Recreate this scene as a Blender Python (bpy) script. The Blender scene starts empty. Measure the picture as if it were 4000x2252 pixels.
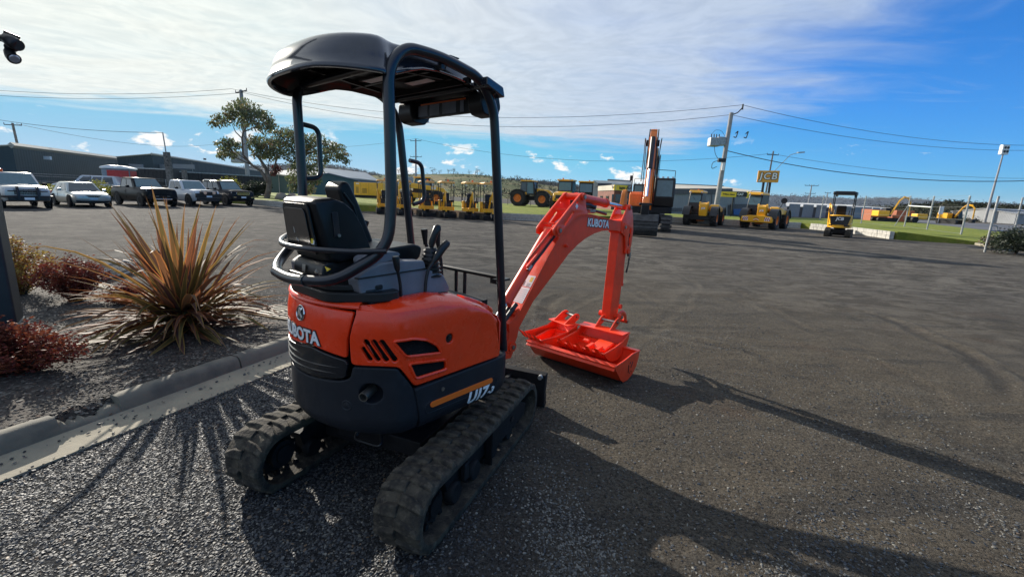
import bpy, bmesh, math, random
import numpy as np
from mathutils import Matrix, Vector
PI=math.pi; R=math.radians
SC=bpy.context.scene; COL=SC.collection
random.seed(7); RNG=np.random.default_rng(11)
# ------------------------------------------------------------------ camera
FPX,PITCH,ROLL,EYE=1740.0,0.2045,0.040,1.64
cam=bpy.data.cameras.new('camera'); camo=bpy.data.objects.new('camera',cam); COL.objects.link(camo)
cam.sensor_width=36; cam.lens=FPX/4000*36; cam.clip_start=.05; cam.clip_end=20000
_c,_s=math.cos(ROLL),math.sin(ROLL)
_X=Vector((1,0,0)); _U=Vector((0,math.sin(PITCH),math.cos(PITCH))); _F=Vector((0,math.cos(PITCH),-math.sin(PITCH)))
_r=_c*_X+_s*_U; _u=_c*_U-_s*_X
camo.matrix_world=Matrix(((_r.x,_u.x,-_F.x,0),(_r.y,_u.y,-_F.y,0),(_r.z,_u.z,-_F.z,EYE),(0,0,0,1)))
SC.camera=camo
SC.render.resolution_x=1024; SC.render.resolution_y=576
SC.view_settings.view_transform='Standard'; SC.view_settings.look='None'; SC.view_settings.exposure=0.66; SC.view_settings.gamma=1
SC.cycles.max_bounces=6; SC.cycles.diffuse_bounces=3; SC.cycles.glossy_bounces=3; SC.cycles.transparent_max_bounces=8
SC.cycles.use_denoising=True
try: SC.cycles.sample_clamp_indirect=4
except Exception: pass
# ------------------------------------------------------------------ sun and sky
SUN_AZ,SUN_EL=-42.5,22.0
sd=bpy.data.lights.new('sun','SUN'); so=bpy.data.objects.new('sun',sd); COL.objects.link(so)
sd.energy=5.0; sd.angle=R(.55); sd.color=(1,.93,.82)
SD=Vector((math.sin(R(SUN_AZ))*math.cos(R(SUN_EL)),math.cos(R(SUN_AZ))*math.cos(R(SUN_EL)),math.sin(R(SUN_EL))))
so.rotation_euler=SD.to_track_quat('Z','Y').to_euler(); so.location=(0,0,50)

class NT:
    """tiny helper to write node trees"""
    def __init__(s,tree): s.t=tree; s.n=tree.nodes; s.l=tree.links
    def node(s,ty,**k):
        x=s.n.new(ty)
        for a,b in k.items(): setattr(x,a,b)
        return x
    def put(s,sock,v):
        if v is None: return
        if isinstance(v,bpy.types.NodeSocket): s.l.new(v,sock)
        else:
            if hasattr(sock.default_value,'__len__') and not hasattr(v,'__len__'): v=[v]*len(sock.default_value)
            if hasattr(v,'__len__') and len(v)==3 and len(sock.default_value)==4: v=(*v,1)
            sock.default_value=v
    def m(s,op,a,b=None,c=None,clamp=False):
        x=s.node('ShaderNodeMath',operation=op); x.use_clamp=clamp
        for i,v in enumerate((a,b,c)): s.put(x.inputs[i],v)
        return x.outputs[0]
    def vm(s,op,a,b=None,sc=None):
        x=s.node('ShaderNodeVectorMath',operation=op); s.put(x.inputs[0],a)
        if b is not None: s.put(x.inputs[1],b)
        if sc is not None: s.put(x.inputs['Scale'],sc)
        return x.outputs[1] if op in('DOT_PRODUCT','LENGTH','DISTANCE') else x.outputs[0]
    def mix(s,f,a,b,bt='MIX'):
        x=s.node('ShaderNodeMix',data_type='RGBA',blend_type=bt); x.clamp_factor=True
        s.put(x.inputs[0],f); s.put(x.inputs[6],a); s.put(x.inputs[7],b); return x.outputs[2]
    def noise(s,vec,scale,detail=4,rough=.55,dist=0,col=False):
        x=s.node('ShaderNodeTexNoise'); s.put(x.inputs['Vector'],vec); x.inputs['Scale'].default_value=scale
        x.inputs['Detail'].default_value=detail; x.inputs['Roughness'].default_value=rough; x.inputs['Distortion'].default_value=dist
        return x.outputs[1 if col else 0]
    def voro(s,vec,scale,feat='F1',out=0,rand=1):
        x=s.node('ShaderNodeTexVoronoi',feature=feat); s.put(x.inputs['Vector'],vec); x.inputs['Scale'].default_value=scale
        x.inputs['Randomness'].default_value=rand
        return x.outputs[out]
    def ramp(s,f,a,b,lo=0,hi=1):
        x=s.node('ShaderNodeMapRange'); x.interpolation_type='SMOOTHSTEP'
        s.put(x.inputs[0],f); x.inputs[1].default_value=a; x.inputs[2].default_value=b; x.inputs[3].default_value=lo; x.inputs[4].default_value=hi
        return x.outputs[0]
    def sep(s,v):
        x=s.node('ShaderNodeSeparateXYZ'); s.put(x.inputs[0],v); return x.outputs
    def comb(s,a,b,c):
        x=s.node('ShaderNodeCombineXYZ')
        for i,v in enumerate((a,b,c)): s.put(x.inputs[i],v)
        return x.outputs[0]

W=bpy.data.worlds.new('World'); SC.world=W; W.use_nodes=True
w=NT(W.node_tree); w.n.clear()
SKY_STR=.148
sky=w.node('ShaderNodeTexSky',sky_type='NISHITA'); sky.sun_disc=False; sky.sun_elevation=R(SUN_EL); sky.sun_rotation=R(SUN_AZ)
sky.air_density=1.0; sky.dust_density=.35; sky.ozone_density=2.6; sky.altitude=60
tc=w.node('ShaderNodeTexCoord'); D=tc.outputs['Generated']
dx,dy,dz=w.sep(D)
zc=w.m('MAXIMUM',dz,.035)
px=w.m('DIVIDE',dx,zc); py=w.m('DIVIDE',dy,zc)
pp=w.comb(px,py,0)
warp=w.noise(pp,.35,3,.5,0,True)
wv=w.vm('SCALE',w.vm('SUBTRACT',warp,(.5,.5,.5)),sc=2.2)
p2=w.vm('ADD',pp,wv)
qx,qy,_=w.sep(p2)
f1=w.m('SUBTRACT',w.m('ADD',1.35,w.m('MULTIPLY',py,.2)),qx)
f2=w.m('SUBTRACT',w.m('ADD',8.3,w.m('MULTIPLY',px,.35)),qy)
f2=w.m('MULTIPLY',f2,.5)
ff=w.m('SMOOTH_MIN',f1,f2,.6)
rot=w.node('ShaderNodeMapping'); w.put(rot.inputs[0],p2); rot.inputs['Rotation'].default_value=(0,0,R(28)); rot.inputs['Scale'].default_value=(.7,1.7,1)
st=w.noise(rot.outputs[0],.75,6,.56,.5)
st2=w.noise(p2,1.5,5,.6,.6)
mott=w.noise(p2,5.5,5,.6,.3)
cov=w.m('ADD',ff,w.m('MULTIPLY',w.m('SUBTRACT',st,.5),1.7))
cov=w.m('ADD',cov,w.m('MULTIPLY',w.m('SUBTRACT',st2,.5),.8))
cov=w.ramp(cov,-.7,.75)
dens=w.ramp(w.m('ADD',w.m('MULTIPLY',st,.55),w.m('ADD',w.m('MULTIPLY',st2,.3),w.m('MULTIPLY',mott,.25))),.34,.66,.84,1.0)
cov=w.m('MULTIPLY',cov,dens)
# separate thin wisps in the blue
wis=w.ramp(w.noise(rot.outputs[0],.8,8,.66,.8),.54,.80,0,.4)
wis=w.m('MULTIPLY',wis,w.ramp(dz,.05,.22))
cov=w.m('MAXIMUM',cov,wis)
cov=w.m('MULTIPLY',cov,w.ramp(dz,.03,.10))
sdot=w.m('MAXIMUM',w.vm('DOT_PRODUCT',D,tuple(SD)),0)
glow=w.m('POWER',sdot,4)
cl_hi=w.mix(glow,(2.35,2.8,3.5),(4.6,4.6,4.15))
cl=w.mix(w.ramp(mott,.3,.7),w.vm('SCALE',cl_hi,sc=.88),cl_hi)
# low cumulus row close to the horizon
az=w.m('ARCTAN2',dx,dy); el=w.m('ARCSINE',dz)
cu=w.noise(w.comb(w.m('MULTIPLY',az,9.0),w.m('MULTIPLY',el,19.0),7.1),1.15,7,.60,.15)
cub=w.m('MULTIPLY',w.ramp(el,.022,.045),w.ramp(el,.075,.135,1,0))
cuc=w.m('MULTIPLY',w.ramp(w.m('SUBTRACT',cu,w.ramp(az,.15,.6,0,.07)),.565,.63),cub)
skyc=w.mix(1.0,sky.outputs[0],(.026,.355,.76),'MULTIPLY')
skyc=w.vm('MINIMUM',skyc,(1.2,2.4,3.7))
haz=w.m('POWER',w.m('SUBTRACT',1.0,w.m('MINIMUM',w.m('MAXIMUM',dz,0),1.0)),6.5)
skyc=w.mix(w.m('MULTIPLY',haz,w.ramp(dx,-.6,.7,.92,.15)),skyc,(1.8,2.6,3.4))
a=w.mix(cuc,skyc,(4.6,4.5,4.3))
a=w.mix(w.m('MULTIPLY',cov,.93),a,cl)
bg=w.node('ShaderNodeBackground'); w.put(bg.inputs[0],a); bg.inputs[1].default_value=SKY_STR
out=w.node('ShaderNodeOutputWorld'); w.l.new(bg.outputs[0],out.inputs[0])

# ------------------------------------------------------------------ pixel <-> ground surveying (full-size photograph pixels)
def ray(u,v):
    du,dv=u-2000,v-1126
    x=(du*_c+dv*_s)/FPX; y=-(-du*_s+dv*_c)/FPX
    return Vector((x,math.cos(PITCH)+y*math.sin(PITCH),-math.sin(PITCH)+y*math.cos(PITCH)))
def G(u,v,z=0.0):
    d=ray(u,v); t=(z-EYE)/d.z; return Vector((d.x*t,d.y*t,z))
def P(u,v,dist):
    d=ray(u,v); t=dist/d.y; return Vector((d.x*t,dist,EYE+d.z*t))
def HP(x,y,v):            # height above ground of the point over (x,y) that shows at row v
    lo,hi=-2,60
    for _ in range(40):
        z=(lo+hi)/2; f=y*math.cos(PITCH)-(z-EYE)*math.sin(PITCH); up=y*math.sin(PITCH)+(z-EYE)*math.cos(PITCH)
        vv=1126+FPX*x/f*_s-FPX*up/f*_c
        if vv>v: lo=z
        else: hi=z
    return z

# ------------------------------------------------------------------ mesh toolkit
class M:
    def __init__(s): s.V=[]; s.F=[]; s.X=Matrix.Identity(4)
    def add(s,vs,fs):
        n=len(s.V)
        for v in vs: s.V.append(tuple(s.X@Vector(v)))
        for f in fs: s.F.append(tuple(i+n for i in f))
        return s
    def at(s,loc=(0,0,0),rz=0,rx=0,ry=0): 
        s.X=Matrix.Translation(loc)@Matrix.Rotation(rz,4,'Z')@Matrix.Rotation(ry,4,'Y')@Matrix.Rotation(rx,4,'X'); return s
    def box(s,c,d,rz=0,ry=0,rx=0,taper=(1,1)):
        x,y,z=[q/2 for q in d]; Q=Matrix.Translation(c)@Matrix.Rotation(rz,4,'Z')@Matrix.Rotation(ry,4,'Y')@Matrix.Rotation(rx,4,'X')
        vs=[(-x,-y,-z),(x,-y,-z),(x,y,-z),(-x,y,-z)]+[(a*x*taper[0],b*y*taper[1],z) for a,b in((-1,-1),(1,-1),(1,1),(-1,1))]
        return s.add([Q@Vector(v) for v in vs],[(0,3,2,1),(4,5,6,7),(0,1,5,4),(1,2,6,5),(2,3,7,6),(3,0,4,7)])
    def bx(s,a,b): return s.box([(p+q)/2 for p,q in zip(a,b)],[abs(q-p) for p,q in zip(a,b)])
    def prism(s,poly,a,b,ax='y'):
        n=len(poly)
        def mk(p,t): return (p[0],t,p[1]) if ax=='y' else ((t,p[0],p[1]) if ax=='x' else (p[0],p[1],t))
        vs=[mk(p,a) for p in poly]+[mk(p,b) for p in poly]
        ar=sum(poly[i][0]*poly[(i+1)%n][1]-poly[(i+1)%n][0]*poly[i][1] for i in range(n))
        fl=(ar>0)!=(ax=='y'); fl= fl if b>a else not fl
        fs=[tuple(range(n)),tuple(range(2*n-1,n-1,-1))]+[(i,i+n,(i+1)%n+n,(i+1)%n) for i in range(n)]
        if fl: fs=[f[::-1] for f in fs]
        return s.add(vs,fs)
    def ring(s,rings,closed=True,caps=True):
        n=len(rings[0]); vs=[v for r in rings for v in r]; fs=[]
        for k in range(len(rings)-1):
            for i in range(n if closed else n-1):
                j=(i+1)%n; fs.append((k*n+i,k*n+j,(k+1)*n+j,(k+1)*n+i))
        if caps and closed: fs+= [tuple(range(n-1,-1,-1)),tuple(range((len(rings)-1)*n,len(rings)*n))]
        return s.add(vs,fs)
    def tube(s,pts,r,n=10,caps=True,flat=1.0):
        pts=[Vector(p) for p in pts]; k=len(pts); rr=r if hasattr(r,'__len__') else [r]*k
        T=[]
        for i in range(k):
            a=pts[max(i-1,0)]; b=pts[min(i+1,k-1)]; T.append((b-a).normalized())
        up=Vector((0,0,1)) if abs(T[0].z)<.9 else Vector((1,0,0))
        N=(up-T[0]*up.dot(T[0])).normalized(); rs=[]
        for i in range(k):
            N=(N-T[i]*N.dot(T[i])).normalized(); B=T[i].cross(N)
            rs.append([pts[i]+(N*math.cos(2*PI*j/n)+B*math.sin(2*PI*j/n)*flat)*rr[i] for j in range(n)])
        return s.ring(rs,True,caps)
    def cyl(s,a,b,r,r2=None,n=16): return s.tube([a,b],[r,r if r2 is None else r2],n)
    def lathe(s,prof,c=(0,0,0),ax='y',n=24):   # prof: (radius, along)
        rs=[]
        for j in range(n):
            t=2*PI*j/n
            rs.append([{'y':(r*math.cos(t),h,r*math.sin(t)),'z':(r*math.cos(t),r*math.sin(t),h),'x':(h,r*math.cos(t),r*math.sin(t))}[ax] for r,h in prof])
        m=len(prof); vs=[tuple(Vector(v)+Vector(c)) for r in rs for v in r]; fs=[]
        for j in range(n):
            k=(j+1)%n
            for i in range(m-1): fs.append((j*m+i,j*m+i+1,k*m+i+1,k*m+i))
        return s.add(vs,fs)
    def sphere(s,c,r,n=12,m=8,sc=(1,1,1)):
        vs=[];fs=[]
        for j in range(n):
            t=2*PI*j/n
            for i in range(m+1):
                q=max(math.sin(PI*i/m),1e-3)*r
                vs.append((q*math.cos(t)*sc[0]+c[0],q*math.sin(t)*sc[1]+c[1],-math.cos(PI*i/m)*r*sc[2]+c[2]))
        for j in range(n):
            k=(j+1)%n
            for i in range(m): fs.append((j*(m+1)+i,k*(m+1)+i,k*(m+1)+i+1,j*(m+1)+i+1))
        return s.add(vs,fs)
    def join(s,o): return s.add(o.V,o.F)

def bend(pts,rad,k=5):
    """round the corners of a polyline"""
    pts=[Vector(p) for p in pts]; o=[pts[0]]
    for i in range(1,len(pts)-1):
        a,b,c=pts[i-1],pts[i],pts[i+1]; u=(a-b); v=(c-b); r=min(rad,u.length*.48,v.length*.48); u.normalize(); v.normalize()
        p,q=b+u*r,b+v*r
        for j in range(k+1):
            t=j/k; o.append(p*(1-t)**2+b*2*t*(1-t)+q*t*t)
    o.append(pts[-1]); return o

def link(name,me,mt,parent=None,rz=None,loc=None):
    o=bpy.data.objects.new(name,me); COL.objects.link(o)
    if mt is not None:
        me.materials.clear()
        for q in (mt if isinstance(mt,(list,tuple)) else [mt]): me.materials.append(q)
    if parent is not None: o.parent=parent
    if rz is not None: o.rotation_euler=(0,0,rz)
    if loc is not None: o.location=loc
    return o
def mesh(V,F,smooth=35,uv=None):
    me=bpy.data.meshes.new('m'); me.from_pydata([tuple(v) for v in V],[],F); me.update()
    if smooth: me.shade_smooth(); me.set_sharp_from_angle(angle=R(smooth))
    return me
def ob(name,m,mt,parent=None,smooth=35,bevel=0,seg=2,rz=None,loc=None,fix=False,sub=0):
    me=mesh(m.V,m.F,smooth) if isinstance(m,M) else m
    if fix:
        b=bmesh.new(); b.from_mesh(me); bmesh.ops.remove_doubles(b,verts=b.verts,dist=1e-5); bmesh.ops.recalc_face_normals(b,faces=b.faces); b.to_mesh(me); b.free()
        if smooth: me.shade_smooth(); me.set_sharp_from_angle(angle=R(smooth))
    o=link(name,me,mt,parent,rz,loc)
    if sub:
        q=o.modifiers.new('s','SUBSURF'); q.levels=sub; q.render_levels=sub
    if bevel:
        q=o.modifiers.new('b','BEVEL'); q.width=bevel; q.segments=seg; q.limit_method='ANGLE'; q.angle_limit=R(40); q.harden_normals=True
    return o
def tag(o,label=None,cat=None,group=None,kind=None):
    if label: o['label']=label
    if cat: o['category']=cat
    if group: o['group']=group
    if kind: o['kind']=kind
    return o
def thing(name,label,cat,loc=(0,0,0),rz=0,group=None):
    o=bpy.data.objects.new(name,None); COL.objects.link(o); o.location=loc; o.rotation_euler=(0,0,rz); o.empty_display_size=.2
    return tag(o,label,cat,group)
KIDS={}
def dup(root,loc=None,rz=None,label=None,group=None,skip=()):
    def cp(o,par):
        c=o.copy(); COL.objects.link(c)
        if par is not None: c.parent=par
        for ch in kids.get(o.name,[]):
            if ch.name.split('.')[0] in skip: continue
            cp(ch,c)
        return c
    kids={}
    for o in COL.objects:
        if o.parent is not None: kids.setdefault(o.parent.name,[]).append(o)
    r=cp(root,None)
    if loc is not None: r.location=loc
    if rz is not None: r.rotation_euler=(0,0,rz)
    if label: r['label']=label
    if group: r['group']=group
    return r
def text(name,s,size,mt,parent,mat,off=0,ext=.001,shear=0,space=1,fn=None,align='CENTER'):
    c=bpy.data.curves.new('t','FONT'); c.body=s; c.size=size; c.offset=off; c.extrude=ext; c.shear=shear; c.space_character=space
    c.align_x=align; c.align_y='CENTER'; c.resolution_u=3
    t=bpy.data.objects.new('t',c); COL.objects.link(t); me=bpy.data.meshes.new_from_object(t); bpy.data.objects.remove(t)
    me.transform(mat)
    if fn:
        b=bmesh.new();b.from_mesh(me)
        for ax in (0,1):
            q=[v.co[ax] for v in b.verts];no=(1,0,0) if ax==0 else (0,1,0)
            for t_ in np.arange(min(q)+.01,max(q),.018): bmesh.ops.bisect_plane(b,geom=b.verts[:]+b.edges[:]+b.faces[:],plane_co=(t_,t_,0),plane_no=no,dist=1e-6)
        b.to_mesh(me);b.free()
        for v in me.vertices: v.co=fn(v.co)
    return link(name,me,mt,parent)
def frame(o,x,y):         # matrix: local x along x, local y along y, placed at o
    x=Vector(x).normalized(); y=Vector(y); y=(y-x*y.dot(x)).normalized(); z=x.cross(y); o=Vector(o)
    return Matrix(((x.x,y.x,z.x,o.x),(x.y,y.y,z.y,o.y),(x.z,y.z,z.z,o.z),(0,0,0,1)))

# ------------------------------------------------------------------ materials
def mat(name,col,rough=.5,metal=0,coat=0,var=.12,vs=6,bump=0,bs=60,spec=.5,col2=None,dirt=0,trans=0,emis=None,alpha=None,transl=0,rvar=0):
    m=bpy.data.materials.new(name); m.use_nodes=True; t=NT(m.node_tree); b=t.n['Principled BSDF']
    tc=t.node('ShaderNodeTexCoord').outputs['Object']
    n=t.noise(tc,vs,5,.6)
    c2=col2 if col2 else tuple(q*(1-var*1.6) for q in col)
    c=t.mix(t.ramp(n,.35,.68),col,c2)
    if dirt:
        d=t.ramp(t.noise(tc,vs*2.3,6,.7),.5,.78,0,dirt); c=t.mix(d,c,(.19,.16,.12))
    t.put(b.inputs['Base Color'],c)
    if rvar: t.put(b.inputs['Roughness'],t.ramp(t.noise(tc,vs*1.7,4,.6),.3,.7,rough-rvar,rough+rvar))
    else: b.inputs['Roughness'].default_value=rough
    b.inputs['Metallic'].default_value=metal
    b.inputs['Specular IOR Level'].default_value=spec
    if coat: b.inputs['Coat Weight'].default_value=coat; b.inputs['Coat Roughness'].default_value=.06
    if trans: b.inputs['Transmission Weight'].default_value=trans
    if bump:
        q=t.node('ShaderNodeBump'); q.inputs['Strength'].default_value=bump; q.inputs['Distance'].default_value=.01
        t.put(q.inputs['Height'],t.noise(tc,bs,5,.65)); t.put(b.inputs['Normal'],q.outputs[0])
    if transl:
        tr=t.node('ShaderNodeBsdfTranslucent'); t.put(tr.inputs[0],c); mx=t.node('ShaderNodeMixShader'); mx.inputs[0].default_value=transl
        t.l.new(b.outputs[0],mx.inputs[1]); t.l.new(tr.outputs[0],mx.inputs[2]); t.l.new(mx.outputs[0],t.n['Material Output'].inputs[0])
    return m
RED=mat('orange_red_paint',(.95,.048,.006),.27,coat=.35,var=.05,dirt=.07,rvar=.06)
REDM=mat('orange_red_steel_paint',(.95,.055,.010),.40,coat=.12,var=.10,bump=.15,bs=90,dirt=.16,rvar=.08)
SKIRT=mat('dark_grey_plastic',(.012,.015,.021),.5,var=.15,bump=.12,bs=160,dirt=.05,spec=.35,rvar=.08)
GLOSSB=mat('gloss_black_plastic',(.010,.011,.014),.25,coat=.3,var=.1)
ROOF=mat('gloss_dark_roof',(.020,.024,.036),.14,coat=.6,var=.1)
TUBE=mat('dark_blue_black_paint',(.009,.012,.020),.28,coat=.25,var=.15)
BLK=mat('black_satin',(.012,.012,.013),.42,var=.2)
BLK2=mat('black_matte_steel',(.010,.010,.012),.62,var=.3,dirt=.06,bump=.2,spec=.3)
VINYL=mat('black_vinyl',(.007,.007,.008),.42,var=.2,bump=.1,bs=220,spec=.35,dirt=.04)
GREYP=mat('grey_plastic_console',(.20,.205,.23),.6,var=.12,bump=.1,bs=240,dirt=.05)
RUB=mat('dusty_track_rubber',(.024,.022,.020),.85,var=.3,vs=13,bump=.9,bs=55,dirt=.55,col2=(.075,.064,.047),spec=.25)
TYRE=mat('tyre_rubber',(.016,.016,.016),.8,var=.3,bump=.3,dirt=.15)
CHROME=mat('chrome',(.75,.76,.78),.12,1,var=.02)
STEEL=mat('worn_steel',(.38,.36,.33),.42,1,var=.2)
GALV=mat('galvanised_steel',(.42,.43,.43),.5,.7,var=.25,vs=9)
WHITE=mat('white_paint',(.78,.78,.76),.35,coat=.4,var=.05,dirt=.08)
WHP=mat('white_decal',(.82,.82,.82),.5,var=.03)
ORG=mat('orange_decal',(.85,.16,.015),.4,var=.03)
JY=mat('machine_yellow',(.95,.46,.012),.4,coat=.4,var=.06,vs=3)
JO=mat('hazard_orange',(.75,.20,.015),.45,var=.08)
CREAM=mat('cream_roof',(.95,.52,.16),.4,var=.1)
BEAC=mat('amber_lens',(.85,.14,.02),.2,var=.05,trans=.2)
GLS=mat('tinted_glass',(.035,.05,.055),.06,var=.1,spec=.6,coat=.5)
GLSB=mat('sky_tinted_glass',(.07,.15,.165),.08,var=.1,spec=.6,coat=.5)  # blue of the reflected sky is put into the base colour
LENS=mat('lamp_lens',(.55,.57,.58),.12,.4,var=.1)
YEL=mat('yellow_decal',(.80,.58,.03),.45,var=.03)
BLUED=mat('blue_decal',(.05,.12,.30),.5,var=.03)
CONC=mat('pole_concrete',(.34,.34,.35),.85,var=.15,vs=3,bump=.2)
WOODP=mat('weathered_grey_timber',(.20,.185,.16),.9,var=.35,vs=5,bump=.4,bs=40)
WIREM=mat('cable_black',(.02,.02,.022),.6)
# ================================================================== GROUND
def _h(ix,iy,sd):
    n=(ix*374761393+iy*668265263+sd*1442695041)&0x7fffffff
    n=((n^(n>>13))*1274126177)&0x7fffffff
    return ((n^(n>>16))&0xffff)/65535.0
def vnoise(x,y,sd=0):
    x=np.asarray(x,float);y=np.asarray(y,float)
    ix=np.floor(x).astype(np.int64);iy=np.floor(y).astype(np.int64);fx=x-ix;fy=y-iy
    fx=fx*fx*(3-2*fx);fy=fy*fy*(3-2*fy)
    a=_h(ix,iy,sd);b=_h(ix+1,iy,sd);c=_h(ix,iy+1,sd);d=_h(ix+1,iy+1,sd)
    return a+(b-a)*fx+(c-a)*fy+(a-b-c+d)*fx*fy
def fbm(x,y,sd=0,o=4):
    s=0;a=.5;t=0
    for i in range(o): s=s+a*vnoise(x*2**i,y*2**i,sd+i);t+=a;a*=.5
    return s/t
def sst(a,b,x):
    t=np.clip((x-a)/(b-a),0,1);return t*t*(3-2*t)
# wheel-rut arcs swept through the yard (centre, radius, width, depth)
RUTS=[((-9,-11),18.35,.09,.012),((-9,-11),19.75,.09,.010),((-30,10),34.4,.07,.006),((-30,10),35.9,.07,.006),((8,-25),29.8,.07,.007),((8,-25),31.3,.07,.006),((22,9),18.2,.07,.006),((22,9),19.7,.07,.006),((-14,16),17.5,.08,.006),((-14,16),19,.08,.006),((3.2,6.2),2.6,.09,.012)]
def rutfield(x,y):
    r=np.zeros_like(x);e=np.zeros_like(x)
    for (cx,cy),rad,wd,dp in RUTS:
        d=np.hypot(x-cx,y-cy)-rad+(fbm(x*.7,y*.7,5)-.5)*.5
        g=sst(.34,.55,vnoise(x*.5+cx,y*.5,9))
        r-=dp*np.exp(-(d/wd)**2)*g
        e+=dp*(np.exp(-((d-wd*1.9)/(wd*.6))**2)+.6*np.exp(-((d+wd*1.9)/(wd*.6))**2))*g
    return r*1.0,e*1.05
KA=np.array([-3.34,.62]);KB=np.array([-1.87,4.34])         # line of the gutter's outer edge
KD=(KB-KA)/np.linalg.norm(KB-KA);KN=np.array([-KD[1],KD[0]])   # KN points to the bed
def off_line(x,y): return (x-KA[0])*KN[0]+(y-KA[1])*KN[1]
def gh(x,y):
    x=np.asarray(x,float);y=np.asarray(y,float)
    near=1-sst(14,24,np.hypot(x,y))
    h=(fbm(x*.8,y*.8,1)-.5)*.020+(fbm(x*6,y*6,2)-.5)*.008+(fbm(x*22,y*22,3,2)-.5)*.004
    r,e=rutfield(x,y)
    right=sst(-.6,.8,x+.2*(y-3))
    h=h*(.55+.45*right)+(r+e*.8)*right
    # keep the bed side level
    h=h*(1-sst(-.30,-.06,off_line(x,y))*(1-sst(8.5,9.5,y)))
    return h*near
def grid_axis(a,b,fine,far,lim):
    v=[a]
    while v[-1]<b: v.append(v[-1]+fine)
    up=[];s=fine;q=v[-1]
    while q<lim: s*=far;q+=s;up.append(q)
    dn=[];s=fine;q=v[0]
    while q>-lim: s*=far;q-=s;dn.append(q)
    return np.array(dn[::-1]+v+up)
gx=grid_axis(-4.5,6.5,.035,1.09,6000);gy=grid_axis(.6,8.0,.035,1.09,6000)
GX,GY=np.meshgrid(gx,gy);GZ=gh(GX,GY)
nx,ny=len(gx),len(gy)
vs=np.stack([GX.ravel(),GY.ravel(),GZ.ravel()],1)
i=np.arange(nx-1);j=np.arange(ny-1);I,J=np.meshgrid(i,j);k=(J*nx+I).ravel()
fs=np.stack([k,k+1,k+1+nx,k+nx],1)
me=bpy.data.meshes.new('ground');me.vertices.add(len(vs));me.vertices.foreach_set('co',vs.ravel())
me.loops.add(fs.size);me.loops.foreach_set('vertex_index',fs.ravel().astype(np.int32));me.polygons.add(len(fs))
me.polygons.foreach_set('loop_start',(np.arange(len(fs))*4).astype(np.int32));me.update(calc_edges=True);me.shade_smooth()
GM=bpy.data.materials.new('gravel_yard');GM.use_nodes=True;t=NT(GM.node_tree);b=t.n['Principled BSDF']
pos=t.node('ShaderNodeNewGeometry').outputs['Position'];X,Y,Z=t.sep(pos)
left=t.ramp(t.m('ADD',X,t.m('MULTIPLY',t.m('SUBTRACT',t.noise(pos,1.2,4),.5),1.6)),.9,-.9)      # loose blue-grey gravel to the left
big=t.noise(pos,.35,5,.6);med=t.noise(pos,2.2,6,.65);fine=t.noise(pos,38,4,.7)
stm=t.node('ShaderNodeMapping');t.put(stm.inputs[0],pos);stm.inputs['Rotation'].default_value=(0,0,R(24));stm.inputs['Scale'].default_value=(.35,1.6,1)
strk=t.noise(stm.outputs[0],1.1,8,.68,.9)
dirt=t.mix(t.ramp(med,.3,.7),(.195,.163,.120),(.142,.120,.092))
dirt=t.mix(t.ramp(big,.45,.68,0,.5),dirt,(.105,.097,.086))
dirt=t.mix(t.ramp(t.noise(pos,.9,4,.5,.4),.6,.74,0,.55),dirt,(.165,.105,.068))
dirt=t.mix(t.ramp(strk,.52,.62,0,.55),dirt,(.072,.069,.064))
dirt=t.mix(t.ramp(strk,.42,.34,0,.4),dirt,(.175,.163,.142))
grv=t.mix(t.ramp(t.noise(pos,1.6,5,.6),.35,.7),(.072,.075,.080),(.044,.046,.050))
grn=t.noise(pos,60,5,.8);peb=t.voro(pos,80,out=1);pv=t.sep(peb)[0]
dist=t.vm('LENGTH',pos)
base=t.mix(left,dirt,grv)
spk=t.ramp(pv,.80,.95,0,.50)
base=t.mix(t.m('MULTIPLY',spk,t.ramp(t.noise(pos,1.9,5,.7),.42,.62,.15,1)),base,(.21,.20,.175))
base=t.mix(t.ramp(pv,.25,.05,0,.5),base,(.028,.027,.026))
base=t.mix(t.ramp(fine,.35,.7,.35,0),base,(.020,.019,.018))
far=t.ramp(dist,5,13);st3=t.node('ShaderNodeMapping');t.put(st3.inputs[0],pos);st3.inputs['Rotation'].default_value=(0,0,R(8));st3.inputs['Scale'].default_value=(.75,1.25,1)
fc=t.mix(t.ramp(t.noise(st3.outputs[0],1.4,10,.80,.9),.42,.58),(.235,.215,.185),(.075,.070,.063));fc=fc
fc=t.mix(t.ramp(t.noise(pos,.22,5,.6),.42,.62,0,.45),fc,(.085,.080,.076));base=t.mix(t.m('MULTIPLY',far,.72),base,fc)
ru=t.node('ShaderNodeAttribute',attribute_name='rut').outputs['Fac'];base=t.mix(t.ramp(t.m('MULTIPLY',ru,-1.0),.1,.8,0,.55),base,(.055,.051,.047));base=t.mix(t.m('MULTIPLY',t.ramp(ru,.12,.7,0,.75),t.ramp(t.noise(pos,14,4,.7),.42,.6)),base,(.19,.175,.145))
scf=t.ramp(t.noise(stm.outputs[0],3.6,8,.75,.8),.58,.70,0,.55);base=t.mix(t.m('MULTIPLY',scf,t.m('SUBTRACT',1.0,left)),base,(.25,.225,.175))
base=t.mix(t.ramp(t.noise(pos,.8,7,.7,.6),.56,.66,0,.5),base,(.085,.078,.068))
base=t.mix(t.m('MULTIPLY',t.ramp(grn,.60,.70,0,.6),t.m('SUBTRACT',1.0,left)),base,(.26,.24,.20))
base=t.vm('SCALE',base,sc=.68)
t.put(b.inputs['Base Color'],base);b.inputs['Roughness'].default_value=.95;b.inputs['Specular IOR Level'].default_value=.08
bu=t.node('ShaderNodeBump');bu.inputs['Strength'].default_value=.9;bu.inputs['Distance'].default_value=.012
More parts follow.
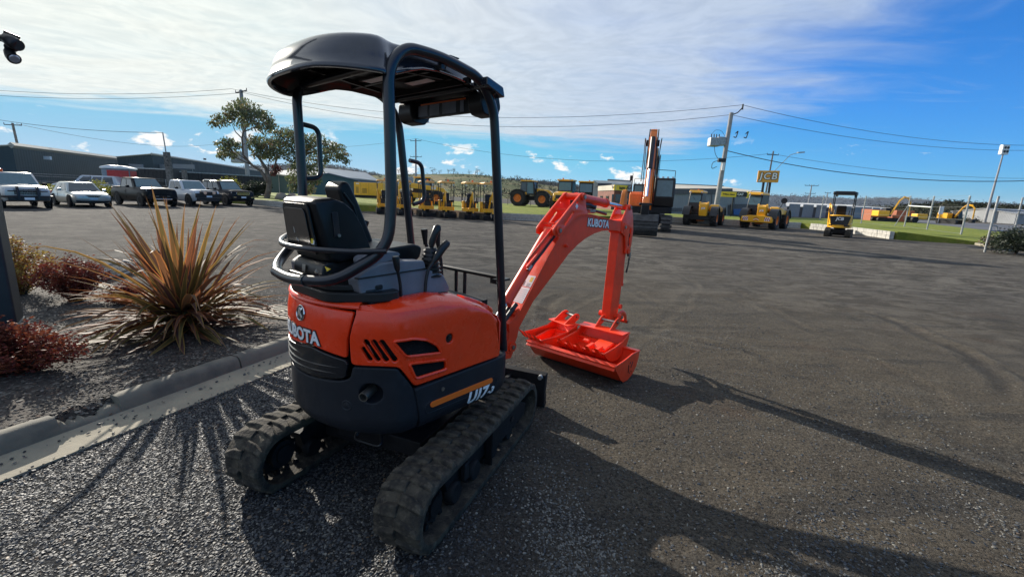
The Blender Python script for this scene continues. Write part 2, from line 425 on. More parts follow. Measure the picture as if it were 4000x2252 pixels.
hh=t.m('ADD',t.m('MULTIPLY',t.m('SUBTRACT',1.0,t.voro(pos,80)),t.ramp(left,0,1,.22,.8)),t.m('ADD',t.m('MULTIPLY',t.noise(pos,190,3,.7),.5),t.m('MULTIPLY',t.ramp(grn,.50,.72),1.0)));t.put(bu.inputs['Height'],hh)
bu2=t.node('ShaderNodeBump');bu2.inputs['Strength'].default_value=.55;bu2.inputs['Distance'].default_value=.035
t.put(bu2.inputs['Height'],t.m('ADD',t.noise(pos,7,6,.7),t.m('MULTIPLY',strk,.8)));t.l.new(bu.outputs[0],bu2.inputs['Normal']);t.put(b.inputs['Normal'],bu2.outputs[0])
rr_,ee_=rutfield(GX,GY);ra=me.attributes.new('rut','FLOAT','POINT');ra.data.foreach_set('value',((rr_*45+ee_*36)*(sst(-.6,.8,GX+.2*(GY-3)))).ravel().astype(np.float32))
o=link('ground',me,GM);tag(o,kind='structure')

# ------------------------------------------------------------------ loose stones (uncountable): geometry-nodes scatter on a density-painted patch
def scatter(name,V,F,dens,base,size,mt,seed,flat=.55,label=None,cat='gravel',lift=.0):
    me=bpy.data.meshes.new(name);me.from_pydata([tuple(v) for v in V],[],[tuple(int(q) for q in f) for f in F]);me.update()
    at=me.attributes.new('dens','FLOAT','POINT');at.data.foreach_set('value',np.asarray(dens,np.float32))
    o=link(name,me,mt);tag(o,label,cat,kind='stuff')
    ng=bpy.data.node_groups.new(name,'GeometryNodeTree');ng.interface.new_socket('Geometry',in_out='INPUT',socket_type='NodeSocketGeometry');ng.interface.new_socket('Geometry',in_out='OUTPUT',socket_type='NodeSocketGeometry')
    n=ng.nodes;l=ng.links;gi=n.new('NodeGroupInput');go=n.new('NodeGroupOutput')
    d=n.new('GeometryNodeDistributePointsOnFaces');l.new(gi.outputs[0],d.inputs['Mesh']);d.inputs['Seed'].default_value=seed
    na=n.new('GeometryNodeInputNamedAttribute');na.data_type='FLOAT';na.inputs[0].default_value='dens'
    mm=n.new('ShaderNodeMath');mm.operation='MULTIPLY';mm.inputs[1].default_value=base;l.new(na.outputs[0],mm.inputs[0]);l.new(mm.outputs[0],d.inputs['Density'])
    ic=n.new('GeometryNodeMeshIcoSphere');ic.inputs['Radius'].default_value=1;ic.inputs['Subdivisions'].default_value=1
    sp=n.new('GeometryNodeSetPosition');l.new(ic.outputs[0],sp.inputs[0]);rv=n.new('FunctionNodeRandomValue');rv.data_type='FLOAT_VECTOR';rv.inputs[0].default_value=(-.28,-.28,-.28);rv.inputs[1].default_value=(.28,.28,.28);rv.inputs['Seed'].default_value=seed;l.new(rv.outputs[0],sp.inputs['Offset'])
    sm=n.new('GeometryNodeSetMaterial');sm.inputs['Material'].default_value=mt;l.new(sp.outputs[0],sm.inputs[0])
    ip=n.new('GeometryNodeInstanceOnPoints');l.new(d.outputs['Points'],ip.inputs['Points']);l.new(sm.outputs[0],ip.inputs['Instance'])
    rr=n.new('FunctionNodeRandomValue');rr.data_type='FLOAT_VECTOR';rr.inputs[0].default_value=(-.45,-.45,0);rr.inputs[1].default_value=(.45,.45,6.283);l.new(rr.outputs[0],ip.inputs['Rotation'])
    rs=n.new('FunctionNodeRandomValue');rs.data_type='FLOAT_VECTOR';rs.inputs[0].default_value=(size*.55,size*.4,size*.3*flat);rs.inputs[1].default_value=(size*1.25,size*.95,size*flat);rs.inputs['Seed'].default_value=seed+5
    r2=n.new('FunctionNodeRandomValue');r2.inputs[2].default_value=.45;r2.inputs[3].default_value=1.25;r2.inputs['Seed'].default_value=seed+9
    vs_=n.new('ShaderNodeVectorMath');vs_.operation='SCALE';l.new(rs.outputs[0],vs_.inputs[0]);l.new(r2.outputs[1],vs_.inputs['Scale']);l.new(vs_.outputs[0],ip.inputs['Scale'])
    l.new(ip.outputs[0],go.inputs[0])
    o.modifiers.new('scatter','NODES').node_group=ng
    return o
def stone_mat(name,cols,rough=.7):
    m=bpy.data.materials.new(name);m.use_nodes=True;t=NT(m.node_tree);b=t.n['Principled BSDF']
    oi=t.node('ShaderNodeObjectInfo').outputs['Random'];cr=t.node('ShaderNodeValToRGB');cr.color_ramp.interpolation='CONSTANT'
    e=cr.color_ramp.elements
    for k,(p,c) in enumerate(cols):
        q=e[k] if k<2 else e.new(p);q.position=p;q.color=(*c,1)
    t.put(cr.inputs[0],oi);t.put(b.inputs['Base Color'],cr.outputs[0]);b.inputs['Roughness'].default_value=rough;b.inputs['Specular IOR Level'].default_value=.5
    return m
STM=stone_mat('loose_stone',[(0,(.032,.035,.040)),(.30,(.052,.056,.060)),(.58,(.022,.024,.028)),(.76,(.085,.086,.083)),(.90,(.155,.148,.125)),(.965,(.15,.10,.06))],.6)
STP=stone_mat('pale_stone',[(0,(.13,.125,.11)),(.3,(.08,.078,.072)),(.6,(.19,.18,.155)),(.85,(.055,.053,.05))],.75)
def patch(x0,x1,y0,y1,st):
    xs=np.arange(x0,x1+st,st);ys=np.arange(y0,y1+st,st);A,B=np.meshgrid(xs,ys);n=len(xs);m_=len(ys)
    V=np.stack([A.ravel(),B.ravel(),gh(A,B).ravel()],1);I,J=np.meshgrid(np.arange(n-1),np.arange(m_-1));k=(J*n+I).ravel()
    return V,np.stack([k,k+1,k+1+n,k+n],1)
# line of the gutter's outer edge (yard side)
V,F=patch(-4.2,3.4,.7,8.2,.12)
x,y=V[:,0],V[:,1];dcam=np.hypot(x,y)
lft=1-sst(-1.1,.35,x+.12*(y-3)+(fbm(x*1.3,y*1.3,21)-.5)*1.7)
clump=sst(.50,.66,fbm(x*1.1+3,y*1.1,31,4))
dn=(lft*(.75+.5*fbm(x*2,y*2,8))+.05+clump*.30*(1-lft))*(1-sst(3.0,8.0,dcam)*.93)
dn=np.where((off_line(x,y)>.02)&(y<6.0),0,dn)
scatter('loose_gravel',V,F,dn,8200,.0088,STM,3,.55,'loose blue grey crushed gravel covering the yard left of the orange excavator')
V,F=patch(-.6,5.0,.8,6.5,.07)
x,y=V[:,0],V[:,1];r_,e_=rutfield(x,y)
c1=np.exp(-(((x-.35)/.32)**2+((y-1.7)/.6)**2))*1.1+np.exp(-(((x-1.32)/.12)**2+((y-1.62)/.42)**2))*1.5+np.exp(-(((x-2.75)/.13)**2+((y-1.95)/.4)**2))*.9+np.exp(-(((x+.1)/.3)**2+((y-1.25)/.25)**2))
dn=(sst(.45,.7,fbm(x*3,y*3,41,3))*c1*1.6+np.clip(e_*55,0,1)*sst(.4,.62,fbm(x*4,y*4,44,3))*1.0+.035)*(1-sst(3.5,7,np.hypot(x,y))*.85)
scatter('spilt_pale_gravel',V,F,dn,4200,.0085,STP,13,.6,'pale loose stones lying in clusters on the brown dirt')

# ------------------------------------------------------------------ kerb, gutter, garden bed
CK=mat('old_kerb_concrete',(.17,.155,.12),.9,var=.4,vs=5,bump=.35,bs=60,col2=(.10,.095,.08),dirt=.5)
CG=mat('pale_gutter_concrete',(.30,.265,.19),.9,var=.25,vs=3.5,bump=.35,bs=50,col2=(.23,.205,.155),dirt=.6)
def kp(s,o,z): q=KA+KD*s+KN*o; return (q[0],q[1],z)
kr=thing('kerb','old grey concrete kerb with chipped gap along the edge of the garden bed','kerb',(0,0,0))
prof=[(.30,-.05),(.30,.02),(.312,.085),(.328,.117),(.35,.13),(.42,.13),(.436,.118),(.44,-.05)]
def kerbseg(s0,s1,j=0):
    m=M();n=max(2,int((s1-s0)/.12));rs=[]
    for i in range(n+1):
        s=s0+(s1-s0)*i/n;q=1 if 0<i<n else .95
        rs.append([kp(s,o+random.uniform(-.0015,.0015),z*q if z>0 else z) for o,z in prof])
    m.ring(rs);return ob('kerb_block',m,CK,kr,50,fix=True)
for a_,b_ in ((-.9,.55),(.56,2.02),(2.36,3.27),(3.285,4.9)): kerbseg(a_,b_)
m=M();rs=[]
for i in range(14):
    s=2.02+.34*i/13;q=.35+.15*math.sin(i*2.1)*math.sin(i*.9)+.25*abs(i-6.5)/6.5
    rs.append([kp(s,o,max(z*q,-.05)) for o,z in prof])
m.ring(rs);tag(ob('broken_kerb_stub',m,CK,kr,40,fix=True),'crumbled dark stretch where the kerb is broken away')
m=M();rs=[]
for i in range(60):
    s=-.9+i*.1;rs.append([kp(s,.302,.022),kp(s,.22,.006),kp(s,.12,.008),kp(s,.0,.012),kp(s,-.005,-.05)])
m.ring(rs,closed=False,caps=False);o=ob('gutter',m,CG,None,60);tag(o,'pale concrete gutter strip running beside the kerb','gutter',kind='structure')
V=[];F=[];V=np.array([kp(s,o_,.016) for s in np.arange(-.8,5,.08) for o_ in np.arange(-.03,.30,.06)]);no=6
F=[(i*no+j,i*no+j+1,(i+1)*no+j+1,(i+1)*no+j) for i in range(len(V)//no-1) for j in range(no-1)]
dn=[.05+.5*(1 if o_>.2 else 0)*vnoise(s*3,1.,4)+1.3*(o_<0) for s in np.arange(-.8,5,.08) for o_ in np.arange(-.03,.30,.06)]
scatter('gutter_grit',V,F,dn,900,.011,STM,29,.6,'dark grit and pebbles washed into the gutter')
# bed surface
BM=bpy.data.materials.new('mulch_soil');BM.use_nodes=True;t=NT(BM.node_tree);b=t.n['Principled BSDF'];pos=t.node('ShaderNodeNewGeometry').outputs['Position']
c=t.mix(t.ramp(t.noise(pos,9,6,.7),.3,.7),(.026,.022,.018),(.055,.046,.037));c=t.mix(t.ramp(t.noise(pos,1.3,4),.5,.75,0,.7),c,(.07,.050,.036));c=t.mix(t.ramp(t.sep(t.voro(pos,45,out=1))[0],.8,.9,0,.6),c,(.20,.185,.155))
t.put(b.inputs['Base Color'],c);b.inputs['Roughness'].default_value=.9;bu=t.node('ShaderNodeBump');bu.inputs['Strength'].default_value=1;bu.inputs['Distance'].default_value=.02;t.put(bu.inputs['Height'],t.noise(pos,40,5,.75));t.put(b.inputs['Normal'],bu.outputs[0])
bedpoly=[kp(-.9,.30,0)[:2],kp(4.95,.30,0)[:2],(-2.75,5.42),(-3.0,5.55),(-4.9,6.02),(-6.14,6.56),(-7.7,7.36),(-8.9,7.9),(-13,6.2),(-9,.2)]
def inpoly(x,y,poly):
    r=np.zeros(x.shape,bool);n=len(poly)
    for i in range(n):
        (a,b_),(c_,d)=poly[i],poly[(i+1)%n];k=((b_>y)!=(d>y))&(x<(c_-a)*(y-b_)/(d-b_+1e-12)+a);r^=k
    return r
def bh(x,y): return .095+((fbm(x*1.2,y*1.2,61)-.5)*.05+(fbm(x*7,y*7,62)-.5)*.025)*sst(.5,.8,off_line(x,y))-.075*(1-sst(.36,.44,off_line(x,y)))
st=.07;xs=np.arange(-13,-1.6,st);ys=np.arange(.2,8.0,st);A,B=np.meshgrid(xs,ys);ins=inpoly(A,B,bedpoly)
n=len(xs);I,J=np.meshgrid(np.arange(n-1),np.arange(len(ys)-1));ok=ins[:-1,:-1]&ins[1:,:-1]&ins[:-1,1:]&ins[1:,1:]
# distance to far flush edge lowers the soil to ground
ed=np.full(A.shape,9.)
fe=[(-2.75,5.42),(-3.0,5.55),(-4.9,6.02),(-6.14,6.56),(-7.7,7.36),(-8.9,7.9)]
for (a_,b_),(c_,d_) in zip(fe[:-1],fe[1:]):
    tt=np.clip(((A-a_)*(c_-a_)+(B-b_)*(d_-b_))/((c_-a_)**2+(d_-b_)**2),0,1);ed=np.minimum(ed,np.hypot(A-a_-tt*(c_-a_),B-b_-tt*(d_-b_)))
Z=bh(A,B)*sst(0,.7,ed)+.012
kk=(J*n+I);kk=kk[ok];V=np.stack([A.ravel(),B.ravel(),Z.ravel()],1);F=np.stack([kk,kk+1,kk+1+n,kk+n],1)
used=np.unique(F);mp=-np.ones(len(V),int);mp[used]=np.arange(len(used));V=V[used];F=mp[F]
o=link('garden_bed',mesh(V,[tuple(int(q) for q in f) for f in F],60),BM);tag(o,'mulched garden bed behind the kerb','garden bed',kind='structure')
x,y=V[:,0],V[:,1]
MUL=stone_mat('mulch_chip',[(0,(.030,.026,.022)),(.3,(.066,.057,.046)),(.55,(.018,.016,.014)),(.78,(.19,.17,.14)),(.9,(.11,.07,.045))],.85)
scatter('mulch_chips',V,F,(.25+sst(.35,.6,fbm(x*1.5,y*1.5,66)))*(1-sst(4,9,np.hypot(x,y))*.9),2300,.017,MUL,17,.32,'flat bark and stone chips strewn over the garden bed','mulch')
m=M()
for q in range(len(fe)-1):
    a_,b_=Vector(fe[q]+(0,)),Vector(fe[q+1]+(0,));nn=Vector((b_.y-a_.y,-(b_.x-a_.x),0)).normalized()*-.16
    e=random.uniform(0,.01)
    m.add([a_-nn*0+Vector((0,0,.02+e)),b_+Vector((0,0,.02+e)),b_-nn+Vector((0,0,.02+e)),a_-nn+Vector((0,0,.02+e)),a_+Vector((0,0,-.1)),b_+Vector((0,0,-.1)),b_-nn+Vector((0,0,-.1)),a_-nn+Vector((0,0,-.1))],[(0,1,2,3),(0,4,5,1),(2,6,7,3),(1,5,6,2),(3,7,4,0)])
o=ob('edging_strip',m,CG,None,30,fix=True);tag(o,'flush pale concrete strip edging the far side of the garden bed','edging',kind='structure')
# storm drain grate in the gutter corner
dr=thing('storm_drain','pale framed storm drain grate at the far corner of the garden bed','drain',(-3.0,5.60,.03),R(-20))
m=M();m.bx((-.36,-.24,-.06),(.36,-.19,.02)).bx((-.36,.19,-.06),(.36,.24,.02)).bx((-.36,-.19,-.06),(-.31,.19,.02)).bx((.31,-.19,-.06),(.36,.19,.02)).bx((-.02,-.19,-.06),(.02,.19,.02));ob('frame',m,CG,dr,bevel=.004)
ob('drain_pit_shade',M().box((0,0,-.018),(.62,.38,.02)),BLK,dr)  # black slab stands in for the shade down in the pit
for s_ in (-1,1):
    for q in range(5): ob('grate_bar',M().box((s_*.165,-.15+q*.075,.005),(.28,.022,.02)),STEEL,dr)
# bent sheet of expanded walkway grating lying on the gravel
gr=thing('metal_grating','bent rectangular sheet of galvanised walkway grating lying on the gravel behind the red shrub','grating',(0,0,0))
g0=[Vector((-7.95,7.55,.04)),Vector((-7.62,8.55,.05)),Vector((-6.78,8.05,.05)),Vector((-6.62,6.98,.04))]
def gp(u,v):
    p=(g0[0]*(1-u)+g0[3]*u)*(1-v)+(g0[1]*(1-u)+g0[2]*u)*v; p.z+=.11*math.sin(u*PI)**2*(.6+.4*v)+.02; return p
for q in range(26):
    v=(q+.5)/26;m=M();rs=[]
    for k in range(9):
        u=k/8;p=gp(u,v);rs.append([p+Vector((0,0,-.012)),p+Vector((.01,.012,0)),p+Vector((0,0,.012))])
    m.ring(rs);ob('grating_bar',m,GALV,gr)
for u in (0.,.25,.5,.75,1.):
    m=M();m.tube([gp(u,v/6) for v in range(7)],.012,5);ob('cross_bar',m,GALV,gr)
for v in (0.,1.):
    m=M();m.tube([gp(k/8,v) for k in range(9)],.018,5);ob('edge_bar',m,GALV,gr)
# ================================================================== THE ORANGE MINI EXCAVATOR
YAW=.391; UP_A=R(17.5)
ex=thing('mini_excavator','orange red mini excavator with dark canopy, black tracks and white lettering on its rear','excavator',(-.640,2.598,0),PI/2-YAW)
UR=-UP_A
def eu(name,m,mt,par=ex,**k):
    return ob(name,m,mt,par,rz=(UR if par is ex else None),**k)
# ---- crawler tracks
TH,TL,TR=.366,.775,.180
def tpath(off=0,n=14,tl=TL):
    r=TR+off;c=tl-TR;pts=[]
    for i in range(n+1): a=-PI/2+PI*i/n;pts.append((c+r*math.cos(a),TR+r*math.sin(a)))
    for i in range(1,10): x=c-2*c*i/10;pts.append((x,TR+r-.012*math.sin(PI*i/10)))
    for i in range(n+1): a=PI/2+PI*i/n;pts.append((-c+r*math.cos(a),TR+r*math.sin(a)))
    for i in range(1,10): pts.append((-c+2*c*i/10,TR-r))
    return pts
def resamp(pts,n):
    P_=np.array(pts+[pts[0]]);d=np.r_[0,np.cumsum(np.hypot(*np.diff(P_,axis=0).T))];t=np.arange(n)/n*d[-1]
    return np.stack([np.interp(t,d,P_[:,0]),np.interp(t,d,P_[:,1])],1),d[-1]
LUG=None
for side in (1,-1):
    yc=side*.492;o_,i_=tpath(-.016),tpath(-.050)
    n=len(o_);m=M();w_=.125
    prof=[(-w_,0),(-w_*.96,.006),(-w_*.5,.010),(w_*.5,.010),(w_*.96,.006),(w_,0)]
    rings=[]
    for k in range(n):
        a=Vector((o_[k][0],0,o_[k][1]));b_=Vector((i_[k][0],0,i_[k][1]));nrm=(a-b_).normalized()
        rings.append([a+nrm*(e-.006)+Vector((0,yc+y_,0)) for y_,e in prof]+[b_+Vector((0,yc+w_*.98,0)),b_+Vector((0,yc-w_*.98,0))])
    rings.append(rings[0]);m.ring(rings,True,False)
    tk=ob('rubber_track',m,RUB,ex,50)
    pts,per=resamp(tpath(-.018),200);NL=35
    for k in range(NL*2):
        row=k%2;s_=(k/2+.0)/NL*200;i0=int(s_)%200;p=pts[i0];q=pts[(i0+1)%200];d_=q-p;d_/=np.linalg.norm(d_);ang=math.atan2(d_[1],d_[0])
        if LUG is None:
            b_=bmesh.new();y0=-.061;y1=.061
            # worn chevron block, wide at the outer edge and tapering to the middle; local x along travel, z outward (down for the path direction)
            V_=[(-.044,-.064,-.004),(.020,-.064,-.004),(.034,.062,-.004),(-.008,.062,-.004),(-.036,-.063,.020),(.010,-.063,.020),(.025,.054,.018),(.002,.054,.018),(-.026,0,.025),(.018,0,.025),(-.036,0,-.004),(.029,0,-.004)]
            F_=[(4,5,9,8),(8,9,6+0,7),(0,1,5,4),(1,11,9,5),(11,2,6,9),(2,3,7,6),(3,10,8,7),(10,0,4,8)]
            vv=[b_.verts.new(v) for v in V_];[b_.faces.new([vv[i] for i in f]) for f in F_]
            bmesh.ops.recalc_face_normals(b_,faces=b_.faces);bmesh.ops.bevel(b_,geom=[e for e in b_.edges if not e.is_boundary],offset=.003,segments=1,affect='EDGES');LUG=bpy.data.meshes.new('lug');b_.to_mesh(LUG);b_.free();LUG.shade_smooth();LUG.set_sharp_from_angle(angle=R(22))
        o=link('tread_lug',LUG,RUB,tk)
        # frame: X along travel, Z outward
        X_=Vector((d_[0],0,d_[1]));Zv=Vector((d_[1],0,-d_[0]));
        if Zv.dot(Vector((p[0]-max(min(p[0],TL-TR),-(TL-TR)),0,p[1]-TR)))<0: Zv=-Zv
        Yv=Zv.cross(X_);sg=1 if row else -1
        Xv=X_*1.0;Y2=Yv*sg*-1
        mtx=Matrix(((Xv.x,Y2.x,Zv.x,p[0]),(Xv.y,Y2.y,Zv.y,yc+sg*.062),(Xv.z,Y2.z,Zv.z,p[1]),(0,0,0,1)))
        o.matrix_local=mtx@Matrix.Diagonal((random.uniform(.92,1.06),1,random.uniform(.75,1.05),1))
    # inner guide teeth
    m=M();pts,per=resamp(tpath(-.056),200)
    for k in range(46):
        i0=int(k/46*200);p=pts[i0];q=pts[(i0+1)%200];a=math.atan2(q[1]-p[1],q[0]-p[0])
        for yy in (-.033,.033): m.box((p[0],yc+yy,p[1]),(.030,.022,.040),ry=-a,taper=(.6,.8))
    ob('guide_teeth',m,BLK2,tk)['kind']='stuff'
    # frame, wheels
    m=M();m.prism([(-.38,.10),(.60,.10),(.64,.16),(.55,.245),(-.30,.262),(-.42,.22)],yc-.045,yc+.045)
    m.prism([(.05,.12),(.60,.12),(.62,.2),(.5,.262),(.05,.272)],yc-side*.02+side*.05,yc+side*.085);m.box((.04,yc+side*.075,.16),(.012,.05,.22))
    m.box((-.25,yc+side*.07,.18),(.05,.03,.10));ob('track_frame',m,BLK2,ex,bevel=.006)
    for k,x_ in enumerate((-.34,-.12,.12,.36)):
        ob('track_roller',M().lathe([(0,-.075),(.05,-.075),(.06,-.06),(.06,-.03),(.035,-.025),(.035,.025),(.06,.03),(.06,.06),(.05,.075),(0,.075)],(x_,yc,.105),n=18),BLK2,ex)
    m=M();m.lathe([(0,-.05),(.04,-.05),(.05,-.03),(.112,-.028),(.118,-.02),(.118,.02),(.112,.028),(.05,.03),(.04,.05),(0,.05)],(.565,yc,TR),n=28);ob('idler_wheel',m,BLK2,ex)
    m=M();N_=44;pr=[]
    for k in range(N_):
        a=2*PI*k/N_;r_=.128 if (k%4)in(0,1) else .105;pr.append((-.555+r_*math.cos(a),TR+r_*math.sin(a)))
    m.prism(pr,yc-.018,yc+.018);m.cyl((-.555,yc-.07,TR),(-.555,yc+.07,TR),.075,n=24);m.cyl((-.555,yc-.085,TR),(-.555,yc+.085,TR),.05,n=20)
    for k in range(8): a=2*PI*k/8;m.cyl((-.555+.06*math.cos(a),yc-side*.0,TR+.06*math.sin(a)),(-.555+.06*math.cos(a),yc+side*.078,TR+.06*math.sin(a)),.008,n=6)
    ob('drive_sprocket',m,BLK2,ex)
    ob('grease_cover',M().lathe([(0,-.004),(.02,-.004),(.02,.004),(0,.004)],(.36,yc+side*.089,.2),n=12),BLK,ex)
m=M();m.box((0,0,.24),(.56,.60,.10)).box((-.2,.30,.19),(.10,.24,.10)).box((.25,.30,.19),(.10,.24,.10)).box((-.2,-.30,.19),(.10,.24,.10)).box((.25,-.30,.19),(.10,.24,.10)).cyl((0,0,.28),(0,0,.40),.24,n=32)
ob('undercarriage_frame',m,BLK2,ex,bevel=.008)
ob('slew_ring',M().lathe([(.0,.36),(.27,.36),(.27,.385),(.25,.39),(.25,.44),(0,.44)],n=40,ax='z'),BLK2,ex)
m=M();m.tube(bend([(-.30,-.05,.30),(-.36,-.10,.255),(-.36,.10,.255),(-.30,.08,.31)],.05),.010,8);ob('hydraulic_hose',m,BLK,ex)
# blade
bl=M();bl.prism([(.985,.005),(1.03,.0),(1.045,.02),(1.02,.13),(1.045,.27),(1.03,.285),(.99,.27),(.975,.14)],-.60,.60)
bl.box((.955,-.30,.13),(.10,.03,.20)).box((.955,.30,.13),(.10,.03,.20))
bd=ob('dozer_blade',bl,BLK2,ex,bevel=.004)
m=M();m.box((.80,.26,.17),(.34,.07,.07)).box((.80,-.26,.17),(.34,.07,.07)).cyl((.5,0,.25),(.95,0,.19),.030);ob('blade_arm',m,BLK2,ex,bevel=.005)
ob('blade_pin',M().cyl((1.0,-.56,.255),(.965,-.56,.255),.018),GALV,bd)

# ---- upper structure: outline path of the body
def mkpath():
    P_=[(.42,.2),(.42,.43),(.36,.49),(-.38,.49)]+[(.62*math.cos(R(a)),.62*math.sin(R(a))) for a in range(140,221,4)]+[(-.38,-.49),(.36,-.49),(.42,-.43),(.42,.2)]
    P_=np.array(P_);d=np.r_[0,np.cumsum(np.linalg.norm(np.diff(P_,axis=0),axis=1))];t_=np.linspace(0,d[-1],1601);X_=np.interp(t_,d,P_[:,0]);Y_=np.interp(t_,d,P_[:,1])
    for _ in range(2):
        k=np.exp(-.5*(np.arange(-60,61)*(d[-1]/1600)/.028)**2);k/=k.sum();X_=np.convolve(np.pad(X_,60,mode='wrap'),k,'valid');Y_=np.convolve(np.pad(Y_,60,mode='wrap'),k,'valid')
    P_=np.stack([X_,Y_],1);s_=np.r_[0,np.cumsum(np.linalg.norm(np.diff(P_,axis=0),axis=1))];i_=np.argmin(np.hypot(X_+.38,Y_+.49));T_=np.gradient(P_,axis=0);T_/=np.linalg.norm(T_,axis=1)[:,None]
    return P_,s_-s_[i_],np.stack([T_[:,1],-T_[:,0]],1)
PTH,PS,PN=mkpath()
def inset(z):           # how far the wall draws in below and above
    return .040*max(0,(.535-z)/.075)**2 + .020*max(0,(z-.98)/.13)**2
def wall(s,z,o=0):      # outward offset o
    x=np.interp(s,PS,PTH[:,0]);y=np.interp(s,PS,PTH[:,1]);a=np.interp(s,PS,PN[:,0]);b_=np.interp(s,PS,PN[:,1]);l_=math.hypot(a,b_);o=o-inset(z)
    return Vector((x+a/l_*o,y+b_/l_*o,z))
if wall(.3,.8,1).y>wall(.3,.8,0).y: PN=-PN
def rnd(poly,r,k=4,closed=True):
    n=len(poly);o=[]
    for i in range(n):
        a,b_,c=[Vector((*poly[(i+j)%n],0)) for j in(-1,0,1)];u=a-b_;v=c-b_;q=min(r,u.length*.45,v.length*.45);u.normalize();v.normalize()
        for j in range(k+1): t_=j/k;p=(b_+u*q)*(1-t_)**2+b_*2*t_*(1-t_)+(b_+v*q)*t_*t_;o.append((p.x,p.y))
    return o
def skin(outlines,th,bev,off=0,step=.03,flat=False):
    """plate with holes, bent along the body path; outlines in (s,z)"""
    c=bpy.data.curves.new('c','CURVE');c.dimensions='2D';c.fill_mode='BOTH';c.extrude=max(th/2-bev,1e-4);c.bevel_depth=bev;c.bevel_resolution=1;c.offset=-bev
    for q in outlines:
        sp=c.splines.new('POLY');sp.points.add(len(q)-1)
        for p,v in zip(sp.points,q): p.co=(v[0],v[1],0,1)
        sp.use_cyclic_u=True
    t_=bpy.data.objects.new('t',c);COL.objects.link(t_);me=bpy.data.meshes.new_from_object(t_);bpy.data.objects.remove(t_)
    b_=bmesh.new();b_.from_mesh(me)
    xs=[v.co.x for v in b_.verts];ys=[v.co.y for v in b_.verts]
    if not flat:
        for x_ in np.arange(min(xs)+step/2,max(xs),step): bmesh.ops.bisect_plane(b_,geom=b_.verts[:]+b_.edges[:]+b_.faces[:],plane_co=(x_,0,0),plane_no=(1,0,0),dist=1e-6)
        for y_ in np.arange(min(ys)+.02,max(ys),.04): bmesh.ops.bisect_plane(b_,geom=b_.verts[:]+b_.edges[:]+b_.faces[:],plane_co=(0,y_,0),plane_no=(0,1,0),dist=1e-6)
        bmesh.ops.triangulate(b_,faces=[f for f in b_.faces if len(f.verts)>4])
        for v in b_.verts: v.co=wall(v.co.x,v.co.y,v.co.z+off)
    bmesh.ops.remove_doubles(b_,verts=b_.verts,dist=1e-5);bmesh.ops.recalc_face_normals(b_,faces=b_.faces);b_.to_mesh(me);b_.free();me.shade_smooth();me.set_sharp_from_angle(angle=R(40));return me
sl=lambda *p:list(p)
def slot(a,b_,r):       # capsule
    a=Vector((*a,0));b_=Vector((*b_,0));d=(b_-a).normalized();n_=Vector((-d.y,d.x,0));o=[]
    for k in range(7): t_=PI/2+PI*k/6;o.append(a+(n_*math.sin(t_)+d*math.cos(t_))*r)
    for k in range(7): t_=-PI/2+PI*k/6;o.append(b_+(n_*math.sin(t_)+d*math.cos(t_))*r)
    return [(p.x,p.y) for p in o]
slots=[slot((-.167,.914),(-.141,.868),.012),slot((-.156,.95),(-.104,.868),.012),slot((-.120,.95),(-.067,.866),.012),slot((-.084,.95),(-.029,.865),.012)]
gA=rnd([(-.037,.956),(.06,.955),(.14,.930),(.205,.888),(.235,.840),(.020,.872)],.018)
gB=rnd([(.033,.835),(.262,.796),(.268,.742),(.068,.748)],.02)
circ=lambda s,z,r,n=20:[(s+r*math.cos(2*PI*k/n),z+r*math.sin(2*PI*k/n)) for k in range(n)]
cover=rnd([(-.232,.832),(-.10,.832),(-.012,.826),(.066,.708),(.69,.706),(.675,.80),(.648,.93),(.60,.985),(.42,1.055),(.25,1.088),(.05,1.096),(-.06,1.092),(-.20,1.100),(-.237,.96)],.022)
sc_=link('side_cover',skin([cover]+slots+[gA,gB,circ(.289,.905,.024)],.022,.006,.0),RED,ex,UR)
# raised lips round the two grilles, mesh and the dark void behind
def lip(poly,name,off=.012,r=.008):
    m=M();pp_=[wall(s,z,off) for s,z in poly];m.tube(pp_+[pp_[0]],r,6,False);return ob(name,m,RED,sc_,60)
lip(gA,'grille_rim');lip(gB,'grille_rim')
def inp2(x,z,poly):
    r=False;n=len(poly)
    for i in range(n):
        (a,b_),(c,d)=poly[i],poly[(i+1)%n]
        if (b_>z)!=(d>z) and x<(c-a)*(z-b_)/(d-b_)+a: r=not r
    return r
m=M()
for g in (gA,gB):
    x0,x1=min(p[0] for p in g),max(p[0] for p in g);z0,z1=min(p[1] for p in g),max(p[1] for p in g)
    for sg in (1,-1):
        k=x0-.3
        while k<x1+.3:
            pts=[];
            for q in range(60):
                s_=k+q*.006*1;z_=(z0 if sg>0 else z1)+sg*q*.006*.72
                if inp2(s_,z_,g): pts.append(wall(s_,z_,-.004+(.0015 if sg>0 else -.0015)))
                elif len(pts)>1: m.tube(pts,.0021,4,False);pts=[]
                else: pts=[]
            if len(pts)>1: m.tube(pts,.0021,4,False)
            k+=.019
o=ob('wire_mesh',m,BLK2,sc_);o['kind']='stuff'
m=M()
for k in range(26): 
    s_=random.uniform(.0,.26);z_=random.uniform(.74,.95);m.box(wall(s_,z_,-.07),(random.uniform(.02,.07),.03,random.uniform(.01,.05)),rz=random.uniform(-.4,.4))
for k in range(5): z_=.76+k*.045;m.tube([wall(-.02+.1*j,z_+random.uniform(-.01,.01),-.05) for j in range(4)],.007,6)
ob('engine_parts',m,BLK2,ex,rz=UR)
m=M();m.cyl(wall(.289,.905,-.012),wall(.289,.905,.004),.021,n=20).cyl(wall(.289,.905,.0),wall(.289,.905,.012),.012,n=16);ob('cover_lock',m,BLK,sc_)
